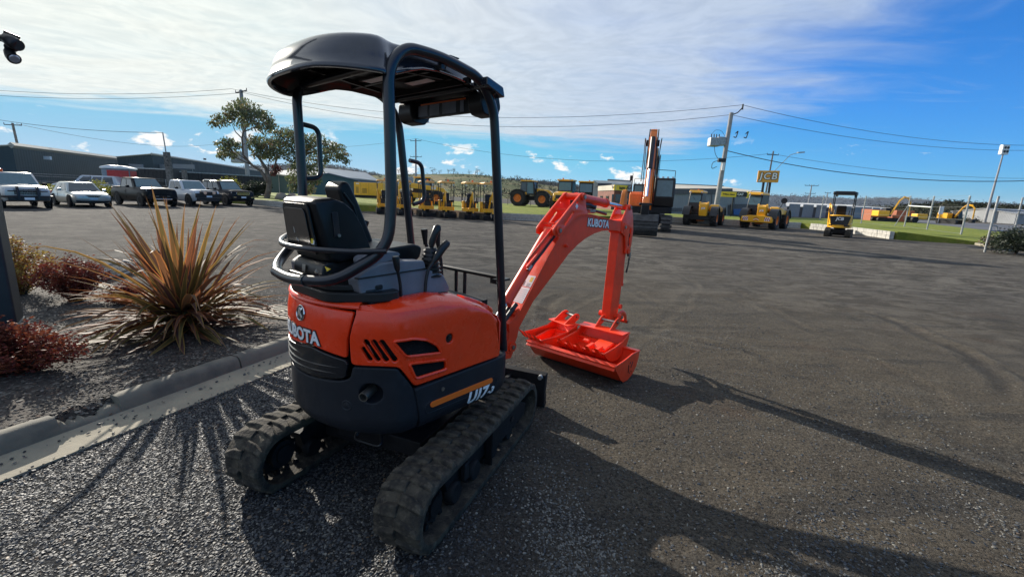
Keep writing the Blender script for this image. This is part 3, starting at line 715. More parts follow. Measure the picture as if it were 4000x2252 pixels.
# inner dark core body so that nothing shows through
m=M();rs=[]
for z_ in (.47,.60,.80,1.03):
    rs.append([wall(s_,z_,-.10) for s_ in np.linspace(PS[0],PS[-1],90)[:-1]])
m.ring(rs);ob('engine_bay',m,BLK2,ex,rz=UR)
# rear bonnet (red)
bon=rnd([(-.985,.860),(-.73,.862),(-.46,.895),(-.252,.862),(-.248,.95),(-.215,1.085),(-.37,1.092),(-.56,1.095),(-.80,1.095),(-.985,1.095)],.014)
bn=link('rear_bonnet',skin([bon],.024,.006,.0),RED,ex,UR)
m=M();rs=[]
for s_ in np.linspace(-1.0,-.19,40):
    rs.append([wall(s_,1.098,.012),wall(s_,1.106,.020),wall(s_,1.116,.020),wall(s_,1.124,.008),wall(s_,1.128,-.03),wall(s_,1.118,-.14),wall(s_,1.098,-.14)])
m.ring(rs);ob('bonnet_trim',m,RED,bn,50,fix=True)
# black band under the bonnet with grooves
band=rnd([(-1.0,.742),(-.69,.734),(-.48,.737),(-.30,.752),(-.262,.765),(-.246,.835),(-.258,.852),(-.46,.886),(-.73,.852),(-1.0,.852)],.014)
bnd=link('rear_grille_panel',skin([band],.024,.005,.003),GLOSSB,ex,UR)
m=M()
for a,b_,z0,z1 in ((-.95,-.56,.823,.832),(-.95,-.29,.790,.812),(-.95,-.31,.758,.780)):
    pts=[wall(s_,z0+(z1-z0)*((s_-a)/(b_-a))**2,.015) for s_ in np.linspace(a,b_,24)];rr=[.0045*min(1,(23-k)/4+.05) for k in range(24)];m.tube(pts,rr,5)
ob('moulded_rib',m,GLOSSB,bnd)
# lower rear skirt with exhaust opening
exh=[( -.140+.056*math.cos(2*PI*k/28), .694+.050*math.sin(2*PI*k/28)) for k in range(28)]
low=rnd([(-1.06,.462),(.090,.462),(.083,.60),(.058,.700),(-.018,.818),(-.10,.824),(-.225,.822),(-.240,.765),(-.262,.752),(-.30,.741),(-.48,.726),(-.69,.722),(-1.06,.728)],.012)
lk=link('rear_skirt',skin([low,exh],.030,.007,-.004),SKIRT,ex,UR)
m=M();rs=[]
for k in range(28):
    a=2*PI*k/28;rs.append([wall(-.140+.056*math.cos(a)*q,.694+.050*math.sin(a)*q,o_) for q,o_ in ((1.02,.004),(.97,-.012),(.80,-.045),(.4,-.062),(.02,-.064))])
rs.append(rs[0]);m.ring(rs,False,False);ob('exhaust_recess',m,SKIRT,lk,60)
a=wall(-.150,.694,-.05);b_=wall(-.165,.688,.028)
d=(b_-a).normalized();b_=b_+d*.012;L_=(b_-a).length;m=M();m.X=frame(a,d.orthogonal(),d.cross(d.orthogonal()));m.lathe([(.0225,0),(.0225,L_),(.0190,L_),(.0185,L_-.004),(.0185,L_-.045),(.0,L_-.045)],ax='z',n=22);m.X=Matrix.Identity(4);xp=ob('exhaust_pipe',m,STEEL,ex,40,rz=UR)
m=M();m.cyl(b_-d*.044,b_-d*.036,.0183,n=20);ob('pipe_bore_shade',m,BLK,xp)  # black disc paints the dark hollow inside the pipe
m=M();rs=[]
for k in range(20):
    a=2*PI*k/20;rs.append([wall(-.262+.024*math.cos(a)*q,.621+.024*math.sin(a)*q,o_) for q,o_ in ((1.15,.0112),(1.0,.0135),(.85,.011),(.7,.012),(.02,.015))])
rs.append(rs[0]);m.ring(rs,False,False);ob('tie_down_plug',m,SKIRT,lk,60)
# lower right side panel
side=rnd([(.102,.462),(.74,.452),(.80,.452),(.93,.455),(.93,.69),(.80,.70),(.06,.698)],.014)
sd_=link('side_skirt',skin([side],.030,.008,.004),SKIRT,ex,UR)
strp=slot((.168,.582),(.602,.580),.0155);link('orange_stripe',skin([strp],.006,.001,.0225),ORG,sd_)
lps=slot((.150,.570),(.625,.566),.030);m=M();pp_=[wall(s_,z_,.0195) for s_,z_ in lps];m.tube(pp_+[pp_[0]],.0022,5,False);ob('moulded_rib',m,SKIRT,sd_)
m=M();m.cyl(wall(.236,.644,.010),wall(.236,.644,.024),.0105,n=12);ob('bolt',m,STEEL,sd_)
fnw=lambda o_:(lambda co:wall(co.x,co.y,co.z+o_))
text('model_lettering','U17',.098,WHP,sd_,Matrix.Translation((.492,.520,0)),off=.0035,ext=.0012,shear=.25,fn=fnw(.0235),space=.92)
text('model_lettering','-3',.058,WHP,sd_,Matrix.Translation((.605,.515,0)),off=.002,ext=.0012,shear=.25,fn=fnw(.0235))
# shelf on the front right corner (sunlit flange)
m=M();m.prism(rnd([(.30,-.50),(.41,-.46),(.425,-.40),(.425,-.30),(.33,-.30),(.30,-.44)],.03),.690,.702,ax='z');ob('corner_step',m,SKIRT,ex,rz=UR,bevel=.003)
# left side skirt and cover (far side)
lf=rnd([(-2.05,.455),(-1.075,.462),(-1.075,.725),(-1.0,.86),(-1.0,.95),(-1.40,.90),(-1.50,.72),(-2.05,.70)],.02)
link('left_skirt',skin([lf],.03,.006,0),SKIRT,ex,UR)
# emblem and rear lettering
m=M()
ce=(-.543,1.040)
rng_=[wall(ce[0]+.036*math.cos(2*PI*k/32),ce[1]+.036*math.sin(2*PI*k/32)*1.0,.016) for k in range(33)];m.tube(rng_,.0042,6,False)
em=ob('round_emblem',m,CHROME,bn,60)
link('emblem_disc',skin([circ(ce[0],ce[1],.034,28)],.004,.0005,.0145),BLK,em)
for q in ([(-.022,-.026),(-.011,-.026),(-.007,-.004),(.012,-.028),(.027,-.02),(.006,.004),(.021,.026),(.008,.028),(-.006,.010),(-.003,.028),(-.014,.024)],):
    link('emblem_letter',skin([[(ce[0]+x_,ce[1]+y_) for x_,y_ in q]],.005,.0005,.0185),CHROME,em)
tx=lambda s_,z_,z2:Matrix.Translation((s_,z_,z2))
text('maker_lettering','KUBOTA',.088,BLK,bn,tx(-.577,.932,0),off=.0085,ext=.0008,fn=fnw(.0142),space=.98)
text('maker_lettering','KUBOTA',.088,WHP,bn,tx(-.577,.932,0),off=.0030,ext=.0008,fn=fnw(.0162),space=.98)
# top of the right cover: crease -> ridge loft
def lerp(tb,x):
    return float(np.interp(x,[q[0] for q in tb],[q[1] for q in tb]))
crz=[(-.205,1.100),(-.06,1.094),(.05,1.098),(.25,1.090),(.42,1.058),(.60,.988),(.648,.935)]
rdg=[(-.205,(-.47,-.37,1.115)),(-.06,(-.40,-.35,1.118)),(.05,(-.33,-.335,1.128)),(.25,(-.13,-.335,1.130)),(.42,(.03,-.335,1.105)),(.50,(.10,-.335,1.065)),(.60,(.20,-.335,1.025)),(.70,(.33,-.335,.965))]
m=M();rs=[];NN=36
for k in range(NN+1):
    s_=-.205+(.655+.205)*k/NN;z_=lerp(crz,s_)
    r_=Vector([lerp([(a,b_[j]) for a,b_ in rdg],s_) for j in range(3)]);c_=wall(s_,z_-.02,.011);c2_=wall(s_,z_-.004,.009);c3_=wall(s_,z_+.007,.001);row=[c_,c2_,c3_]
    for j in range(1,9):
        t_=j/8;p=c3_*(1-t_)+r_*t_;p.z+=.016*math.sin(PI*t_)*(1 if s_>.0 else .5);row.append(p)
    row.append(r_+Vector((0,.004,-.012)));row.append(r_+Vector((0,.006,-.10)));rs.append(row)
m.ring(rs,False,False);ob('cover_top',m,RED,sc_,70)
m=M();rs=[]
for k in range(12):
    t_=k/11;x_=.115+.27*t_;z_=1.072-.125*t_**1.3;hw=.055*math.sin(PI*min(1,max(.08,t_*1.05)))**.35
    rs.append([(x_,-.36-hw,z_-.03),(x_,-.36-hw,z_-.006),(x_,-.36-hw*.8,z_+.004),(x_,-.36+hw*.8,z_+.008),(x_,-.36+hw,z_-.002),(x_,-.36+hw,z_-.03)])
m.ring(rs);ob('filler_lid',m,RED,sc_,50)
ob('warning_label',M().box((.20,-.365,1.050),(.075,.045,.002),ry=R(22)),WHP,sc_)
ob('catch_slot',M().box((-.235,-.425,1.117),(.035,.016,.004),rz=.1),BLK,sc_);ob('catch_slot',M().box((-.05,-.40,1.128),(.06,.012,.003)),BLK,sc_)
# front panel of the cover
m=M();m.prism([(-.47,.70),(-.33,.70),(-.33,.95),(-.44,.94),(-.47,.90)],.335,.345,ax='x');ob('cover_front',m,RED,sc_,bevel=.004)
# ---- deck, seat stand, grey consoles
m=M();m.prism(rnd([(-.40,-.32),(.46,-.30),(.46,.46),(-.30,.46)],.04),.665,.70,ax='z');m.box((-.30,.05,.88),(.30,.56,.36));ob('floor_deck',m,BLK2,ex,rz=UR,bevel=.006)
m=M();m.prism(rnd([(-.60,-.22),(-.42,-.38),(-.30,-.40),(-.30,.42),(-.52,.32),(-.60,.14)],.06),1.122,1.170,ax='z');m.prism(rnd([(-.58,-.20),(-.40,-.34),(-.3,-.3),(-.3,.36),(-.5,.30),(-.58,.12)],.06),1.17,1.20,ax='z')
m.box((-.43,-.29,1.15),(.06,.08,.06)).box((-.57,.10,1.20),(.05,.16,.05));ob('canopy_mount',m,BLK,ex,rz=UR,bevel=.008,seg=3)
con=rnd([(-.37,1.30),(-.26,1.302),(-.11,1.292),(-.10,1.245),(.02,1.205),(.07,1.12),(.045,1.085),(-.20,1.105),(-.43,1.10),(-.49,1.175),(-.50,1.24),(-.44,1.275)],.018)
m=M();m.prism(con,-.325,-.23);gc=ob('side_console',m,GREYP,ex,rz=UR,bevel=.010,seg=3)
m=M();m.prism([(-.50,1.236),(-.10,1.246),(-.10,1.252),(-.50,1.242)],-.331,-.30);ob('console_seam',m,BLK,gc)
m=M();m.prism(rnd([(-.44,1.28),(-.30,1.305),(-.24,1.33),(-.26,1.345),(-.38,1.35),(-.45,1.32)],.02),-.30,-.20);m.prism(con,.22,.36);ob('left_console',m,GREYP,ex,rz=UR,bevel=.010)
m=M();m.prism([(-.37,1.085),(.045,1.072),(.06,1.088),(-.2,1.108),(-.43,1.102)],-.345,-.22);ob('console_gasket',m,BLK,gc)
# joystick bellows, levers
def bellows(x,y,z,h,r0,r1,n=6,lean=0):
    m=M();pr=[(0,0)]
    for k in range(n):
        r_=r0+(r1-r0)*k/(n-1);pr+=[(r_,h*k/n),(r_,h*(k+.35)/n),(r_*.80,h*(k+.6)/n),(r_*.80,h*(k+.95)/n)]
    pr+=[(r1*.7,h),(0,h)];m.at((x,y,z),ry=lean);m.lathe(pr,ax='z',n=20);m.X=Matrix.Identity(4);return m
ob('lever_bellows',bellows(-.03,-.275,1.195,.155,.062,.040,7),BLK,ex,60,rz=UR)
m=M();m.tube([(-.03,-.275,1.33),(-.025,-.28,1.37)],.012,8);m.tube([(-.03,-.28,1.355),(-.025,-.28,1.38),(-.012,-.285,1.42),(.005,-.29,1.455),(.012,-.292,1.470)],[.014,.021,.020,.024,.013],12,flat=.8);ob('joystick',m,BLK,ex,60,rz=UR)
m=M();m.tube(bend([(-.125,-.345,1.115),(-.118,-.345,1.20),(-.10,-.345,1.255),(-.065,-.345,1.285)],.03),.0085,8);m.tube([(-.07,-.345,1.28),(-.05,-.348,1.305),(-.015,-.35,1.35),(.022,-.35,1.378),(.036,-.35,1.375)],[.011,.020,.022,.021,.010],12,flat=.75);ob('control_lever',m,BLK,ex,60,rz=UR)
m=M();m.tube(bend([(-.285,-.36,1.12),(-.292,-.362,1.20),(-.308,-.365,1.265)],.05),.008,8);m.tube([(-.307,-.365,1.262),(-.310,-.365,1.275),(-.318,-.366,1.325),(-.319,-.366,1.335)],[.010,.014,.018,.015],10);ob('control_lever',m,BLK,ex,60,rz=UR)
ob('lever_bellows',bellows(-.10,.30,1.27,.10,.055,.035,5),BLK,ex,60,rz=UR)
m=M();m.tube([(-.10,.30,1.36),(-.085,.30,1.40),(-.06,.30,1.455)],[.014,.021,.020],10);ob('joystick',m,BLK,ex,60,rz=UR)
for x_,y_ in ((.20,-.02),(.24,-.09)):
    m=M();m.tube(bend([(.20,y_,.70),(.21,y_,1.2),(x_-.06,y_,1.34)],.1),.011,8);m.tube([(x_-.06,y_,1.33),(x_-.065,y_,1.38),(x_-.07,y_,1.425)],[.012,.017,.022],10);ob('travel_lever',m,BLK,ex,60,rz=UR)
# front rail
m=M();m.tube([(.46,.46,1.14),(.46,-.36,1.14)],.015,8);m.tube([(.46,.05,.70),(.46,.05,1.13)],.012,8);m.tube([(.46,-.035,.70),(.46,-.035,1.13)],.012,8);m.tube([(.46,.46,.70),(.46,.46,1.14)],.015,8);m.box((.46,-.36,1.13),(.10,.06,.012));m.box((.47,-.30,1.115),(.04,.05,.04));ob('front_guard_rail',m,BLK,ex,60,rz=UR)
# seat: hooded back with rear shell
st=M();rs=[]
secs=[(-.150,.985,.0),(-.135,1.0,.10),(-.10,1.0,.2),(.04,1.0,.2),(.16,1.0,.2),(.20,1.0,.1),(.215,.985,0)]
pf=[(-.605,1.575),(-.585,1.590),(-.52,1.600),(-.47,1.585),(-.42,1.545),(-.375,1.47),(-.33,1.36),(-.32,1.31),(-.50,1.285),(-.545,1.30),(-.575,1.42)]
cx_,cz_=-.47,1.44
for y_,sc,_z in ((-.175,.93,0),(-.165,.975,0),(-.14,1,0),(.14,1,0),(.165,.975,0),(.175,.93,0)):
    rs.append([(cx_+(x_-cx_)*sc+(.0 if sc==1 else .02*(1-sc)/.07),y_+.02,cz_+(z_-cz_)*sc) for x_,z_ in pf])
st.ring(rs[::-1]);se=ob('seat_back',st,VINYL,ex,50,rz=UR,bevel=.008,seg=3,fix=True)
m=M();m.prism(rnd([(-.130,1.332),(.170,1.332),(.150,1.568),(-.110,1.568)],.03),-.004,.006,ax='x')
for i,v in enumerate(m.V): m.V[i]=(v[0]-.612+(1.575-v[2])*.125,v[1],v[2])
ob('seat_back_shell',m,VINYL,se,bevel=.003)
m=M();m.prism(rnd([(-.100,1.352),(.140,1.352),(.125,1.545),(-.085,1.545)],.03),-.003,.001,ax='x')
for i,v in enumerate(m.V): m.V[i]=(v[0]-.620+(1.575-v[2])*.125,v[1],v[2])
ob('shell_recess',m,GLOSSB,se,bevel=.002)
m=M();m.tube([(-.598,.05,1.475),(-.606,.052,1.45),(-.604,.046,1.425)],.0035,6);m.tube([(-.596,.038,1.41),(-.600,.035,1.395),(-.598,.02,1.385)],.0045,6);ob('document_clip',m,STEEL,se)
m=M();m.box((-.5935,-.065,1.402),(.002,.115,.040),ry=R(7));wl=ob('warning_label',m,WHP,se)
m=M();m.prism([(-.052,0),(-.026,0),(-.039,.022)],-.590,-.588,ax='x');
ob('warning_triangle',M().box((-.5957,-.028,1.399),(.0016,.022,.026),ry=R(7)),YEL,wl);ob('warning_triangle',M().box((-.5957,-.105,1.399),(.0016,.022,.026),ry=R(7)),YEL,wl)
for zz in (1.410,1.402,1.394): ob('label_line',M().box((-.5955,-.066,zz),(.0012,.036,.003),ry=R(7)),BLUED,wl)
ob('label_line',M().box((-.597,-.066,1.418),(.0012,.05,.004),ry=R(7)),ORG,wl)
m=M();m.box((-.505,-.159,1.475),(.030,.012,.115),ry=R(-4));m.cyl((-.50,-.168,1.425),(-.50,-.172,1.425),.009,n=10);bk=ob('seat_belt_bracket',m,TUBE,se,bevel=.003)
ob('bolt',M().cyl((-.498,-.172,1.425),(-.498,-.178,1.425),.008,n=10),STEEL,bk)
m=M();m.prism(rnd([(-.40,1.25),(-.02,1.27),(.0,1.34),(-.05,1.36),(-.38,1.335)],.03),-.17,.21);ob('seat_cushion',m,VINYL,ex,rz=UR,bevel=.012,seg=3)
m=M();m.prism(rnd([(-.545,1.175),(-.35,1.175),(-.33,1.29),(-.50,1.305),(-.565,1.285),(-.572,1.22)],.035),-.135,.165);sb=ob('seat_base',m,BLK,ex,rz=UR,bevel=.010,seg=3)
m=M();m.sphere((-.545,-.075,1.235),.050,16,10,(.55,1,.85));ob('battery_cover',m,GLOSSB,sb,70)
ob('decal',M().box((-.577,.035,1.250),(.002,.032,.036),ry=R(6)),STEEL,sb);ob('decal',M().prism([(-.22,1.278),(-.165,1.283),(-.185,1.262)],-.571,-.569,ax='x'),YEL,sb)
for y_ in (.0,.035): ob('bolt',M().cyl((-.580,y_,1.198),(-.574,y_,1.198),.005,n=8),STEEL,sb)
# raised left console pad seen behind the seat
m=M();m.prism(rnd([(-.325,1.645),(-.29,1.685),(-.255,1.675),(-.20,1.56),(-.115,1.35),(-.175,1.30),(-.245,1.32),(-.28,1.48)],.02),.13,.30)
ob('raised_left_console',m,VINYL,ex,rz=UR,bevel=.02,seg=3)
m=M();m.tube([(-.30,.12,1.62),(-.245,.12,1.55),(-.19,.12,1.36)],.006,6);ob('piping',m,BLK,ex,rz=UR)
# ---- canopy: tubular frame
YT=.425
RRt=bend([(-.66,-.14,1.225),(-.60,-.30,1.235),(-.40,YT*-1,1.38),(-.378,-YT,1.60),(-.385,-YT,2.15),(-.30,-YT,2.252),(-.10,-YT,2.262),(.17,-YT,2.225),(.275,-YT,2.10),(.295,-YT,1.95),(.435,-YT*.99,.69)],.20,7)
m=M();m.tube(RRt,.0255,14);fr=ob('canopy_frame_tube',m,TUBE,ex,70,rz=UR)
LLt=[(p[0],-p[1],p[2]) for p in RRt];m=M();m.tube(LLt,.0255,14);fl=ob('canopy_frame_tube',m,TUBE,ex,70,rz=UR)
m=M();m.tube(bend([(-.66,.16,1.225),(-.665,.05,1.215),(-.665,-.05,1.215),(-.66,-.16,1.225)],.1),.026,14);ob('canopy_base_tube',m,TUBE,ex,70,rz=UR)
m=M();m.tube(bend([(-.42,-.44,1.375),(-.53,-.34,1.368),(-.645,-.10,1.365),(-.645,.12,1.365),(-.55,.33,1.37),(-.42,.42,1.40)],.16,7),.014,10);ob('seat_guard_bar',m,TUBE,ex,70,rz=UR)
m=M();m.tube(bend([(-.36,YT+.01,1.985),(-.265,YT+.01,1.975),(-.262,YT+.01,1.70),(-.355,YT+.01,1.69)],.07,6),.014,10);ob('grab_handle',m,TUBE,fl,70)
m=M();m.tube(bend([(.37,YT+.01,1.85),(.475,YT+.01,1.84),(.50,YT+.01,1.58),(.40,YT+.01,1.555)],.07,6),.0145,10);ob('grab_handle',m,TUBE,fl,70)
m=M();m.tube([(.20,-YT,2.2),(.20,YT,2.2)],.02,8);m.tube([(-.36,-YT,2.18),(-.36,YT,2.18)],.02,8);ob('canopy_cross_bar',m,TUBE,ex,60,rz=UR)
# roof shell: deep moulded skirt at the back, open underneath
m=M();rs=[];NR=72
def roofpt(a,z):
    k=max(0,min(1,(z-2.16)/.15));c_,s_=math.cos(a),math.sin(a);e=2/2.7
    x_=math.copysign(abs(c_)**e,c_)*((.46 if c_>0 else .545)-.065*k**1.7)-.085;y0=math.copysign(abs(s_)**e,s_)
    hw=.500-.05*k**1.7; nar=.388-.02*k;t_=float(sst(-.44,-.30,x_));hw=hw*(1-t_)+nar*t_
    return x_,y0*hw
levels=[(2.160,.016),(2.150,.010),(2.150,-.006),(2.158,-.010),(2.172,-.004),(2.175,0),(2.21,0),(2.25,0),(2.270,0),(2.282,.002),(2.293,.008),(2.301,.020),(2.306,.042),(2.310,.085),(2.313,.17),(2.315,.26),(2.316,.38)]
for z_,ins_ in levels:
    row=[]
    for k in range(NR):
        a=2*PI*k/NR;x_,y_=roofpt(a,z_);l_=math.hypot(x_+.085,y_);q=1-ins_/l_
        front=float(sst(-.42,-.10,x_))          # the skirt gets shallower towards the front
        zz=z_ if z_>2.28 else 2.28-(2.28-z_)*(1-.55*front)*(1+.22*max(0,abs(y_)/.45-.5)*(1-front))
        zz-=.055*max(0,(x_+.1)/.5)**2*.8
        row.append((-.085+(x_+.085)*q,y_*q,zz))
    rs.append(row)
m.ring(rs,True,False);m.add(rs[-1],[tuple(range(NR))]);rf=ob('canopy_roof',m,ROOF,ex,55,rz=UR);rf.location.z=-.018
# inner liner with ribs
m=M();rs=[]
for z_,ins_ in ((2.168,.018),(2.20,.026),(2.235,.05),(2.245,.12),(2.248,.30),(2.248,.45)):
    row=[]
    for k in range(NR):
        a=2*PI*k/NR;x_,y_=roofpt(a,z_);l_=math.hypot(x_+.085,y_);q=1-ins_/l_;front=float(sst(-.42,-.10,x_));zz=2.305-(2.305-z_)*(1-.35*front)-.055*max(0,(x_+.1)/.5)**2*.8
        row.append((-.085+(x_+.085)*q,y_*q,zz))
    rs.append(row[::-1])
m.ring(rs,True,False);m.add(rs[-1],[tuple(range(NR))])
m.box((-.085,0,2.238),(.02,.86,.02)).box((-.32,0,2.23),(.02,.74,.03)).box((.12,0,2.225),(.02,.80,.03)).box((-.20,.22,2.235),(.50,.02,.02),rz=.25).box((-.20,-.22,2.235),(.50,.02,.02),rz=-.25)
ob('roof_liner',m,BLK,rf,50)
ob('instruction_label',M().box((.02,-.12,2.229),(.055,.19,.002)),WHP,rf);ob('instruction_label',M().box((-.13,.05,2.231),(.055,.19,.002)),WHP,rf)
m=M();m.box((.30,.03,2.155),(.03,.62,.09));fb=ob('front_roof_rail',m,BLK,rf,bevel=.004)
for y_,w_ in ((.18,.09),(.07,.09),(-.06,.12),(-.17,.03)): ob('safety_label',M().box((.283,y_,2.150),(.002,w_,.062)),GREYP,fb)
ob('label_line',M().box((.282,0,2.187),(.002,.40,.008)),ORG,fb)
for y_,s_ in ((.31,.75),(-.315,.62)):
    m=M();m.prism(rnd([(.24,2.19),(.38,2.19),(.40,2.115),(.355,2.062),(.26,2.07),(.235,2.12)],.02),y_-.085*s_,y_+.085*s_);lh=ob('work_light_housing',m,BLK,ex,rz=UR,bevel=.008)
    ob('lamp_lens',M().box((.392,y_,2.12),(.02,.11*s_,.06)),LENS,lh)
m=M();m.prism([(.16,2.245),(.285,2.215),(.30,2.165),(.275,2.165),(.16,2.20)],-.485,-.38);ob('roof_lip',m,ROOF,rf,bevel=.008)
ob('roof_bolt',M().cyl((.0,-.405,2.28),(.0,-.405,2.305),.012,n=8).box((.0,-.405,2.303),(.06,.02,.005)),BLK,rf)

# ---- swing post, boom, arm (upper frame)
m=M();m.cyl((.80,0,.40),(.80,0,.72),.075,n=20).box((.62,0,.50),(.40,.22,.16)).prism([(.78,.42),(.95,.40),(.99,.47),(.97,.56),(.80,.74),(.76,.74)],-.06,.06);ob('swing_post',m,REDM,ex,rz=UR,bevel=.01)
m=M();m.tube(bend([(.50,-.02,.56),(.75,-.05,.62),(.88,-.04,.72),(1.02,-.03,.82)],.1),.018,8);m.tube(bend([(.50,.03,.52),(.72,.02,.58),(.87,0,.66),(1.0,.02,.80)],.1),.018,8);m.tube(bend([(.50,-.06,.50),(.78,-.07,.56),(.90,-.02,.60)],.1),.016,8);ob('hydraulic_hoses',m,BLK,ex,60,rz=UR)
foot=[(.945,.455),(.975,.50),(1.005,.56),(1.03,.64)];und=[(1.19,.82),(1.44,1.00),(1.66,1.165),(1.80,1.24),(1.94,1.295),(2.08,1.33),(2.22,1.348),(2.36,1.350),(2.50,1.340),(2.66,1.325)]
top=[(2.71,1.35),(2.70,1.40),(2.64,1.43),(2.43,1.445),(2.24,1.472),(2.10,1.495),(1.97,1.508),(1.86,1.505),(1.75,1.480),(1.62,1.42),(1.50,1.325),(1.36,1.185),(1.23,1.03),(1.02,.775),(.965,.735),(.90,.69),(.91,.60),(.875,.53),(.885,.475),(.91,.45)]
bm_=M();bm_.prism(foot+und+top,-.066,.066);boom=ob('boom',bm_,REDM,ex,30,rz=UR,bevel=.004)
# weld plate edges standing proud along the box
for sg in (-1,1):
    m=M();m.prism([(1.02,.775),(1.23,1.03),(1.36,1.185),(1.50,1.325),(1.62,1.42),(1.75,1.48),(1.86,1.505),(1.97,1.508),(2.24,1.472),(2.43,1.445),(2.43,1.438),(2.24,1.464),(1.97,1.499),(1.86,1.496),(1.75,1.470),(1.62,1.410),(1.50,1.315),(1.36,1.175),(1.23,1.02),(1.03,.77)],sg*.0665,sg*.073);ob('boom_weld_edge',m,REDM,boom)
    br=[(1.385,1.345),(1.445,1.330),(1.50,1.340),(1.62,1.43),(1.75,1.485),(1.90,1.507),(1.86,1.56),(1.84,1.64),(1.825,1.675),(1.79,1.692),(1.755,1.680),(1.60,1.565),(1.42,1.425),(1.385,1.39)]
    hole1=slot((1.545,1.425),(1.655,1.520),.012)
    me=skin([rnd(br,.012,3),hole1,circ(1.705,1.605,.013,12)],.018,.002,flat=True);me.transform(Matrix(((1,0,0,0),(0,0,-1,sg*.082),(0,1,0,0),(0,0,0,1))));link('cylinder_bracket',me,REDM,boom)
for x_,z_,r_ in ((1.445,1.380,.034),(1.79,1.655,.032)):
    for sg in (-1,1): ob('pin_boss',M().cyl((x_,sg*.108,z_),(x_,sg*.09,z_),r_,n=20),REDM,boom)
ob('bracket_spacer',M().cyl((1.79,-.07,1.655),(1.79,.07,1.655),.03,n=16),REDM,boom)
ob('bracket_spacer',M().box((1.60,0,1.545),(.012,.15,.012)),REDM,boom);ob('bracket_spacer',M().box((1.46,0,1.43),(.03,.15,.012)),REDM,boom);ob('pin_boss',M().cyl((.945,-.078,.50),(.945,.078,.50),.04,n=18),REDM,boom)
for x_,z_,y_ in ((1.445,1.380,-.110),(1.79,1.655,-.110),(.945,.50,-.080)): ob('pin',M().cyl((x_,y_,z_),(x_,y_-.008,z_),.018,n=6),STEEL,boom)
ob('grease_boss',M().cyl((1.60,-.066,1.245),(1.60,-.085,1.245),.014,n=10).cyl((1.60,-.085,1.245),(1.615,-.088,1.235),.009,n=8),REDM,boom)
ob('safety_decal',M().box((1.70,-.0925,1.575),(.032,.002,.032),ry=R(45)),WHP,boom)
# decals on the boom's upper face
def deck(x0,x1,y0,y1,name,mt,h=.0015,par=boom):
    z0,z1=lerp([(1.02,.775),(1.23,1.03),(1.36,1.185)],x0),lerp([(1.02,.775),(1.23,1.03),(1.36,1.185)],x1)
    d=Vector((x1-x0,0,z1-z0)).normalized();n_=Vector((-d.z,0,d.x));A_=Vector((x0,0,z0))+n_*h;B_=Vector((x1,0,z1))+n_*h
    q=[A_+Vector((0,y0,0)),B_+Vector((0,y0,0)),B_+Vector((0,y1,0)),A_+Vector((0,y1,0))];m=M();m.add(q+[p-n_*.0012 for p in q],[(0,1,2,3),(0,4,5,1),(1,5,6,2),(2,6,7,3),(3,7,4,0)]);return ob(name,m,mt,par,fix=True)
d1=deck(1.060,1.150,-.058,.060,'capacity_chart',WHP)
for k in range(7): deck(1.068+k*.011,1.0695+k*.011,-.048,.05,'chart_line',GREYP,.0022,d1)
d2=deck(1.155,1.222,-.058,.060,'warning_label',WHP);deck(1.185,1.212,-.045,-.018,'warning_triangle',YEL,.0022,d2);deck(1.160,1.186,.012,.055,'label_picture',GREYP,.0022,d2)
for k in range(3): deck(1.158+k*.007,1.161+k*.007,-.045,-.010,'label_line',GREYP,.0022,d2)
m=M();m.prism([(.962,.748),(1.02,.782),(1.018,.790),(.958,.756)],-.070,.070);ob('boom_joint_plate',m,REDM,boom)
tm=frame((2.135,-.0675,1.418),(1,0,-.075),(0,0,1))
text('maker_lettering','KUBOTA',.098,BLK,boom,tm@Matrix.Scale(1.02,4),off=.0088,ext=.0006,space=1.0);text('maker_lettering','KUBOTA',.098,WHP,boom,tm@Matrix.Translation((0,0,.0016)),off=.0032,ext=.0006,space=1.02)
# boom cylinder
def cyl_unit(name,a,b_,r,frac,par,rodr=None,eye=.03):
    a=Vector(a);b_=Vector(b_);d=(b_-a);m=M();mid=a+d*frac;m.tube([a+d.normalized()*eye*.6,mid-d.normalized()*.03,mid-d.normalized()*.03,mid],[r,r,r*1.12,r*1.12],16);m.cyl(a+Vector((0,-.04,0)),a+Vector((0,.04,0)),eye,n=16)
    o=ob(name,m,REDM,par,40,rz=(UR if par is ex else None));m=M();m.cyl(mid,b_,rodr or r*.5,n=14);ob('cylinder_rod',m,CHROME,o);m=M();m.cyl(b_+Vector((0,-.035,0)),b_+Vector((0,.035,0)),eye*.9,n=16);ob('rod_eye',m,REDM,o);return o
cyl_unit('boom_cylinder',(1.445,0,1.375),(.80,0,.70),.042,.80,ex)
m=M();m.prism([(1.44,1.425),(1.10,1.165),(1.09,1.145),(1.105,1.14),(1.45,1.40)],-.060,-.052);m.tube(bend([(1.115,-.045,1.10),(1.25,-.05,1.20),(1.42,-.045,1.33)],.1),.012,8);ob('cylinder_guard',m,REDM,boom,bevel=.003)
m=M();m.tube(bend([(1.125,-.052,1.085),(1.26,-.058,1.185),(1.43,-.05,1.31),(1.52,-.03,1.36)],.1),.011,8);ob('hydraulic_hose',m,BLK,boom)
ob('hose_fitting',M().cyl((1.12,-.052,1.08),(1.16,-.054,1.11),.014,n=8),STEEL,boom)
cyl_unit('arm_cylinder',(1.80,0,1.655),(2.745,0,1.575),.040,.60,ex,.020)
m=M();m.tube(bend([(1.86,-.03,1.585),(2.0,-.02,1.590),(2.10,-.03,1.565)],.05),.018,8);m.tube(bend([(1.90,.03,1.55),(2.05,.02,1.54),(2.2,0,1.53),(2.42,.02,1.50)],.08),.014,8);ob('hydraulic_hose',m,BLK,boom)
